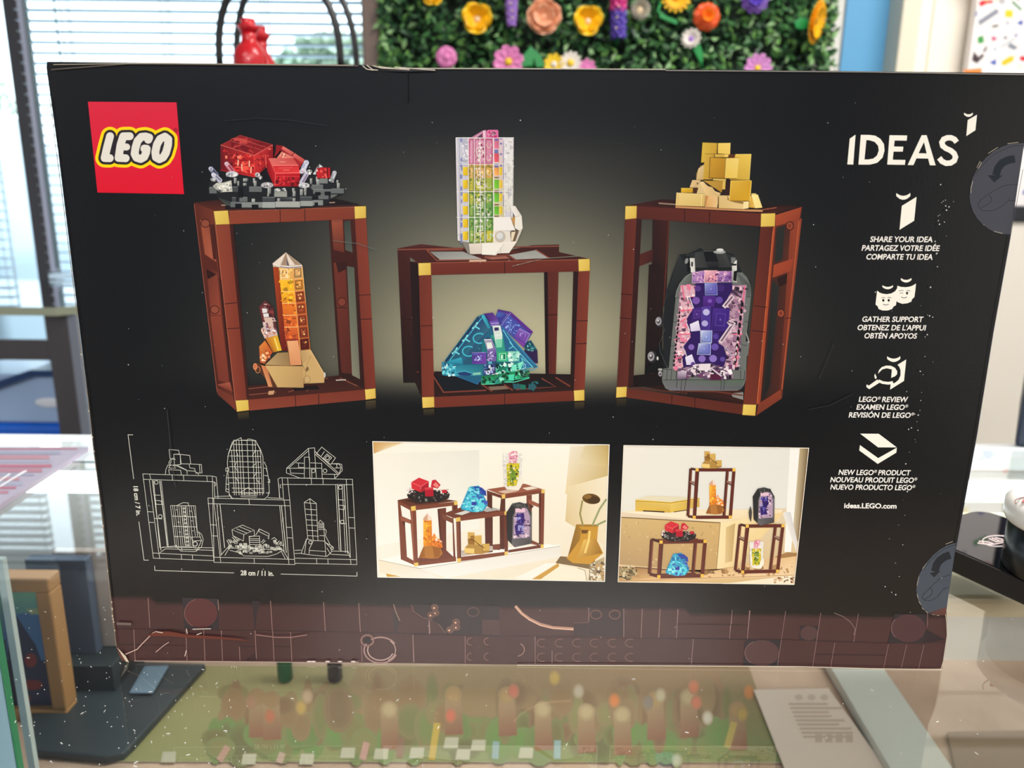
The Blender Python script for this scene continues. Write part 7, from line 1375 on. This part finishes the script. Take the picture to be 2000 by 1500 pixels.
for q in ([(708, 672), (746, 667), (748, 699), (710, 704)], [(1104, 618), (1132, 615), (1134, 646), (1106, 650)], [(720, 1003), (752, 1000), (752, 1030), (722, 1034)], [(1106, 948), (1132, 945), (1132, 974), (1106, 978)]): bar(k, GD, *q)
# right cabinet
bar(k, WD2, (962, 440), (1270, 395), (1432, 445), (1090, 490)); bar(k, (206, 180, 160), (1050, 458), (1150, 440), (1220, 455), (1110, 476)); bar(k, (226, 214, 196), (1250, 430), (1330, 416), (1380, 432), (1290, 448)); bar(k, WDK, (962, 445), (1006, 480), (1006, 600), (966, 580)); bar(k, (104, 56, 42), (965, 450), (1086, 490), (1086, 515), (965, 475)); bar(k, (90, 48, 37), (1080, 490), (1112, 512), (1112, 620), (1066, 620))
bar(k, (120, 66, 50), (1284, 490), (1328, 485), (1328, 860), (1290, 870)); bar(k, WD2, (1300, 520), (1390, 560), (1390, 590), (1304, 556)); bar(k, WDK, (1305, 560), (1345, 575), (1318, 610)); bar(k, WDK, (1386, 475), (1404, 472), (1400, 890), (1386, 890)); bar(k, WD, (1112, 482), (1406, 446), (1406, 472), (1112, 515)); bar(k, WD, (1402, 472), (1432, 468), (1424, 890), (1398, 892)); bar(k, (120, 66, 50), (1320, 850), (1386, 880), (1386, 900), (1310, 880)); bar(k, (104, 54, 40), (1136, 935), (1400, 892), (1400, 918), (1136, 956))
for q in ([(1082, 482), (1112, 479), (1112, 514), (1084, 518)], [(1406, 444), (1434, 440), (1434, 470), (1408, 474)], [(1400, 890), (1426, 888), (1424, 918), (1400, 920)]): bar(k, GD, *q)
def ruby(k, x, y, s):
    T = lambda *q: [(x + a * s, y + b * s) for a, b in q]
    k.poly((34, 30, 30), T((-175, 80), (-150, 45), (-60, 35), (150, 45), (175, 75), (165, 110), (90, 140), (-90, 140), (-165, 105))); k.spark([(90, 90, 88), (16, 16, 18), (130, 130, 126), (60, 40, 40)], T((-165, 75), (160, 70), (150, 105), (60, 135), (-90, 130)), 40, 6 * s, 26 * s); k.spark([(230, 214, 210), (206, 180, 176)], T((-175, 30), (-120, 20), (-110, 70), (-165, 80)), 16, 6 * s, 18 * s); k.spark([(230, 214, 210), (206, 180, 176)], T((60, 30), (165, 35), (170, 75), (70, 70)), 16, 6 * s, 18 * s)
    k.polys((206, 44, 56), T((-140, -22), (-76, -60), (4, -30), (-60, 12)), T((-140, -20), (-62, 14), (-60, 60), (-136, 30))); k.poly((170, 20, 40), T((-60, 14), (4, -28), (2, 28), (-58, 62))); k.poly((196, 34, 52), T((30, -38), (58, -44), (100, 0), (76, 30), (20, 15))); k.poly((226, 130, 120), T((36, 0), (60, -24), (88, 6), (70, 24))); k.poly((176, 20, 44), T((-30, 22), (40, 18), (42, 92), (-26, 94))); k.poly((206, 60, 70), T((-30, 22), (40, 18), (41, 36), (-28, 40))); k.poly((190, 36, 50), T((110, 40), (150, 38), (150, 64), (112, 66)))
    k.line((240, 120, 120), T((-138, -20), (-61, 13), (4, -28)), 4 * s)
ruby(k, 486, 405, 1)
def citrine(k, x, y, s, flip=1):
    T = lambda *q: [(x + a * s * flip, y + b * s) for a, b in q]
    k.quadg([(240, 190, 60), (222, 130, 30), (206, 104, 26), (232, 150, 40)], T((-34, -130), (34, -130), (40, 95), (-32, 100)), 4); k.spark([(246, 196, 70), (206, 100, 24), (236, 150, 40)], T((-30, -125), (32, -125), (38, 90), (-30, 95)), 26, 8 * s, 26 * s); k.poly((236, 214, 196), T((-36, -128), (0, -172), (36, -130), (34, -112), (-34, -112))); k.poly((206, 160, 130), T((-34, -125), (0, -165), (4, -115), (-30, -112)))
    k.poly((226, 130, 40), T((36, 30), (56, -10), (76, 30), (112, 50), (124, 110), (40, 110))); k.spark([(250, 200, 110), (190, 90, 30), (240, 226, 206)], T((40, 10), (70, 20), (118, 70), (115, 105), (42, 105)), 22, 6 * s, 22 * s)
    k.poly((176, 116, 52), T((-70, 190), (-30, 100), (40, 95), (110, 110), (124, 160), (90, 196), (30, 200))); k.polys((150, 92, 38), T((40, 98), (60, 195), (100, 180), (112, 112)), T((-70, 190), (-34, 105), (-28, 186))); k.line((120, 72, 30), T((-30, 100), (-22, 190)), 4 * s)
citrine(k, 478, 805, 1)
def aqua(k, x, y, s):
    T = lambda *q: [(x + a * s, y + b * s) for a, b in q]
    k.poly((46, 150, 190), T((-110, 70), (-40, -95), (40, -105), (100, 20), (108, 60), (70, 105), (-10, 112), (-100, 90))); k.poly((70, 190, 214), T((-100, 75), (-30, -70), (20, -20), (-10, 105))); k.poly((40, 70, 160), T((-10, -100), (60, -90), (96, -60), (100, -20), (40, -40))); k.poly((90, 206, 220), T((20, -20), (98, 40), (70, 100), (-5, 108))); k.spark([(120, 220, 230), (30, 110, 170), (60, 90, 180), (160, 236, 240), (46, 160, 190)], T((-100, 70), (-40, -80), (40, -80), (98, 40), (60, 100), (-80, 90)), 60, 8 * s, 36 * s); k.poly((50, 60, 160), T((-20, 30), (20, 25), (18, 55), (-20, 56)))
aqua(k, 858, 515, 1)
def pyrite(k, x, y, s):
    T = lambda *q: [(x + a * s, y + b * s) for a, b in q]
    k.poly((176, 136, 66), T((-105, 70), (-90, 30), (-50, -10), (20, 10), (105, 40), (100, 75), (40, 90), (-80, 90))); k.polys((206, 166, 84), T((-74, -88), (-18, -86), (-20, -40), (-72, -36)), T((-20, -62), (40, -66), (40, 10), (-18, 14)), T((44, 6), (104, 4), (102, 66), (46, 68))); k.polys((150, 106, 44), T((-74, -36), (-50, -36), (-40, 10), (-70, 8)), T((-52, -60), (-20, -62), (-18, 14), (-50, 8))); k.polys((232, 200, 120), T((40, -66), (40, -60), (-18, -56), (-20, -62)), T((-100, 40), (-20, 45), (-20, 85), (-100, 80))); k.line((90, 56, 20), T((-60, -34), (-20, -20), (20, 14), (60, 40)), 6 * s); k.line((110, 76, 34), T((44, 6), (46, 68), (102, 66)), 4 * s)
pyrite(k, 880, 878, 1)
def tourm(k, x, y, s):
    T = lambda *q: [(x + a * s, y + b * s) for a, b in q]
    k.poly((226, 222, 214), T((-80, -150), (76, -150), (70, 120), (40, 150), (-50, 140), (-70, 110))); k.poly((222, 150, 170), T((-30, -150), (0, -172), (38, -168), (36, -70), (-30, -72))); k.poly((206, 190, 40), T((-52, -72), (56, -72), (46, 110), (-46, 115))); k.poly((120, 150, 50), T((-24, -40), (28, -40), (24, 60), (-22, 90)))
    k.spark([(232, 200, 40), (90, 130, 40), (236, 226, 190), (170, 160, 40), (70, 70, 30)], T((-52, -70), (54, -70), (44, 110), (-44, 115)), 60, 6 * s, 22 * s); k.spark([(240, 190, 200), (206, 110, 140), (240, 230, 226)], T((-30, -150), (36, -160), (34, -75), (-28, -75)), 30, 6 * s, 22 * s); k.spark([(240, 238, 232), (206, 202, 194)], T((-78, -148), (-52, -148), (-50, 110), (-68, 110)), 26, 6 * s, 24 * s); k.spark([(244, 240, 234), (214, 210, 200)], T((56, -148), (74, -148), (66, 100), (48, 110)), 20, 6 * s, 22 * s); k.poly((236, 230, 214), T((46, 60), (80, 30), (84, 90), (50, 150), (-50, 140), (30, 110)))
tourm(k, 1172, 300, 1)
def geode(k, x, y, s):
    T = lambda *q: [(x + a * s, y + b * s) for a, b in q]
    k.poly((66, 66, 66), T((-100, 130), (-108, -90), (-60, -165), (0, -178), (60, -160), (100, -90), (98, 160), (-40, 190))); k.poly((40, 40, 42), T((-108, -90), (-60, -165), (-40, -130), (-66, 150), (-100, 130))); k.poly((110, 106, 108), T((-56, -60), (-30, -118), (60, -130), (96, -60), (92, 160), (-60, 175))); k.poly((176, 150, 176), T((-46, -50), (-20, -120), (60, -125), (84, -60), (80, 110), (-50, 120))); k.spark([(226, 206, 216), (120, 90, 130), (60, 46, 70), (206, 180, 200)], T((-46, -50), (-20, -110), (60, -115), (84, -60), (80, 110), (-50, 120)), 70, 6 * s, 24 * s)
    k.poly((52, 32, 110), T((-26, -80), (36, -90), (42, -20), (20, 30), (34, 80), (-30, 90), (-40, 20), (-14, -20))); k.spark([(90, 80, 170), (150, 150, 206), (40, 20, 90)], T((-24, -75), (34, -80), (30, 75), (-28, 85)), 20, 8 * s, 30 * s); k.poly((226, 190, 206), T((-34, -125), (44, -130), (44, -98), (-34, -94))); k.spark([(90, 90, 90), (50, 50, 52)], T((-60, -160), (60, -155), (50, -130), (-50, -130)), 14, 10 * s, 30 * s); k.quadg([(96, 94, 98), (80, 78, 80), (60, 58, 60), (100, 98, 100)], T((-62, 125), (90, 115), (90, 160), (-40, 188)), 3)
geode(k, 1228, 722, 1)
k.line((250, 246, 236), FR, 6, closed=True)
k.build('inset_photo', carton)

k = Ink().at(1200, 860, 5)
FR = [(92, 50), (1898, 76), (1755, 1408), (36, 1382)]
k.quadg([(226, 222, 210), (230, 224, 206), (206, 176, 120), (222, 190, 140)], FR, 12)
k.quadg([(232, 228, 216), (222, 222, 214), (222, 222, 216), (226, 224, 212)], [(92, 54), (1740, 76), (1700, 660), (68, 700)], 8)
k.quadg([(190, 170, 130), (120, 100, 70), (140, 116, 80), (206, 196, 170)], [(1800, 80), (1896, 80), (1796, 985), (1730, 980)], 6); k.poly((240, 238, 232), [(1715, 76), (1810, 78), (1725, 1090), (1660, 1090)]); k.quadg([(226, 226, 222), (206, 206, 206), (214, 210, 206), (226, 220, 210)], [(1640, 700), (1720, 700), (1790, 1000), (1780, 1100)], 4)
k.quadg([(236, 224, 190), (232, 214, 176), (240, 226, 196), (226, 206, 160)], [(68, 700), (300, 670), (1640, 680), (1600, 800)], 5); k.quadg([(240, 230, 204), (236, 216, 176), (232, 210, 170), (236, 220, 184)], [(70, 700), (1640, 690), (1160, 780), (1035, 805)], 5)
k.quadg([(206, 176, 120), (206, 172, 112), (190, 156, 104), (176, 146, 104)], [(70, 752), (1035, 805), (995, 1290), (48, 1212)], 8); k.spark([(190, 160, 106), (214, 186, 136), (176, 146, 96)], [(80, 770), (1025, 820), (990, 1270), (60, 1200)], 90, 6, 24); k.line((104, 78, 46), [(70, 752), (1035, 805)], 8)
k.quadg([(240, 220, 170), (232, 206, 150), (226, 200, 140), (240, 216, 170)], [(1035, 805), (1660, 700), (1180, 1240), (995, 1290)], 6); k.quadg([(214, 186, 130), (190, 160, 104), (196, 166, 110), (216, 190, 140)], [(1090, 850), (1180, 810), (1150, 1180), (1080, 1200)], 4); k.line((150, 120, 76), [(1035, 805), (995, 1290), (1180, 1240)], 5)
k.quadg([(150, 110, 70), (196, 150, 96), (222, 190, 140), (196, 156, 100)], [(46, 1230), (1000, 1296), (1765, 1180), (40, 1380)], 6); k.quadg([(206, 170, 120), (222, 186, 136), (232, 206, 166), (222, 180, 126)], [(900, 1290), (1780, 1100), (1756, 1330), (40, 1380)], 6); k.line((92, 64, 40), [(200, 1240), (980, 1296)], 10)
k.poly((240, 226, 200), [(1050, 1402), (1756, 1318), (1754, 1408)]); k.spark([(120, 76, 50), (206, 170, 130), (90, 56, 40)], [(1500, 1350), (1750, 1325), (1750, 1395), (1560, 1392)], 30, 6, 30); k.line((170, 130, 84), [(40, 1376), (1756, 1316)], 5); k.spark([(150, 110, 66), (180, 140, 92)], [(60, 1330), (1750, 1200), (1750, 1300), (60, 1370)], 60, 8, 60); k.poly((160, 120, 76), [(1560, 1140), (1690, 1094), (1780, 1100), (1780, 1130), (1640, 1150)])
k.quadg([(206, 176, 90), (222, 190, 106), (206, 166, 60), (226, 186, 76)], [(206, 588), (545, 610), (545, 706), (206, 690)], 4); k.quadg([(226, 196, 110), (196, 160, 70), (206, 170, 80), (222, 186, 76)], [(545, 610), (830, 560), (832, 650), (545, 706)], 4); k.poly((222, 214, 184), [(206, 578), (330, 540), (820, 556), (548, 604)]); k.poly((232, 196, 84), [(206, 578), (550, 604), (830, 560), (832, 580), (548, 624), (206, 600)]); k.line((130, 96, 30), [(206, 592), (550, 612), (830, 570)], 5); k.line((60, 40, 20), [(280, 688), (490, 700)], 12); k.line((92, 64, 30), [(580, 700), (720, 678)], 8)
k.spark([(150, 130, 90), (90, 74, 46), (206, 190, 150), (60, 50, 34), (176, 156, 110)], [(48, 1240), (170, 1225), (222, 1290), (160, 1345), (46, 1335)], 110, 10, 50)
RB = (96, 42, 32); RL = (120, 56, 42)
def cab(tl, tr, bl, br, dx, dy, w, gw, bar_=True):
    """a small picture of one cabinet: front corners, offset of the back, bar widths"""
    bk = [(a[0] + dx, a[1] + dy) for a in (tl, tr, bl, br)]
    for a, b in ((bk[0], bk[2]), (bk[1], bk[3])): k.line((84, 40, 30), [a, b], w * .95); k.line((120, 66, 50), [(a[0] + w * .3, a[1]), (b[0] + w * .3, b[1])], w * .35)
    k.poly((84, 42, 33), [bk[2], bk[3], br, bl]); k.poly((104, 52, 40), [bk[0], bk[1], tr, tl]); k.line((70, 34, 26), [tl, bk[0]], w * .7); k.line((84, 40, 31), [bl, bk[2]], w * .8)
    if bar_:
        for a, b, c_, d in ((tl, bl, bk[0], bk[2]), (tr, br, bk[1], bk[3])):
            m = lambda p, q, t: (p[0] + (q[0] - p[0]) * t, p[1] + (q[1] - p[1]) * t); k.line((150, 116, 100) if a is tr or True else RL, [m(a, b, .28), m(c_, d, .28)], w * .7); k.line((70, 34, 26), [m(a, b, .34), m(c_, d, .30)], w * .3)
    for a, b in ((tl, tr), (bl, br), (tl, bl), (tr, br)): k.line(RB, [a, b], w)
    k.line((60, 26, 20), [(tl[0] + w * .5, tl[1] + w * .5), (bl[0] + w * .5, bl[1] - w * .5)], w * .22)
    for a in (tl, tr, bl, br): h = gw / 2; k.poly((232, 186, 76), [(a[0] - h, a[1] - h), (a[0] + h, a[1] - h), (a[0] + h, a[1] + h), (a[0] - h, a[1] + h)])
cab((808, 288), (1168, 288), (780, 752), (1132, 750), -62, -12, 32, 30); citrine(k, 958, 540, .92); pyrite(k, 950, 190, .95)
cab((456, 994), (886, 986), (434, 1332), (858, 1322), -90, -28, 36, 32, False); aqua(k, 616, 1208, 1.05); ruby(k, 628, 850, .98)
cab((1298, 838), (1646, 834), (1252, 1286), (1594, 1278), -70, -16, 32, 30); tourm(k, 1388, 1122, .88); geode(k, 1462, 640, 1.02); k.poly((70, 66, 66), [(1330, 640), (1345, 700), (1335, 800), (1318, 760), (1312, 700)])
k.line((250, 240, 224), FR, 6, closed=True)
k.build('inset_photo', carton)
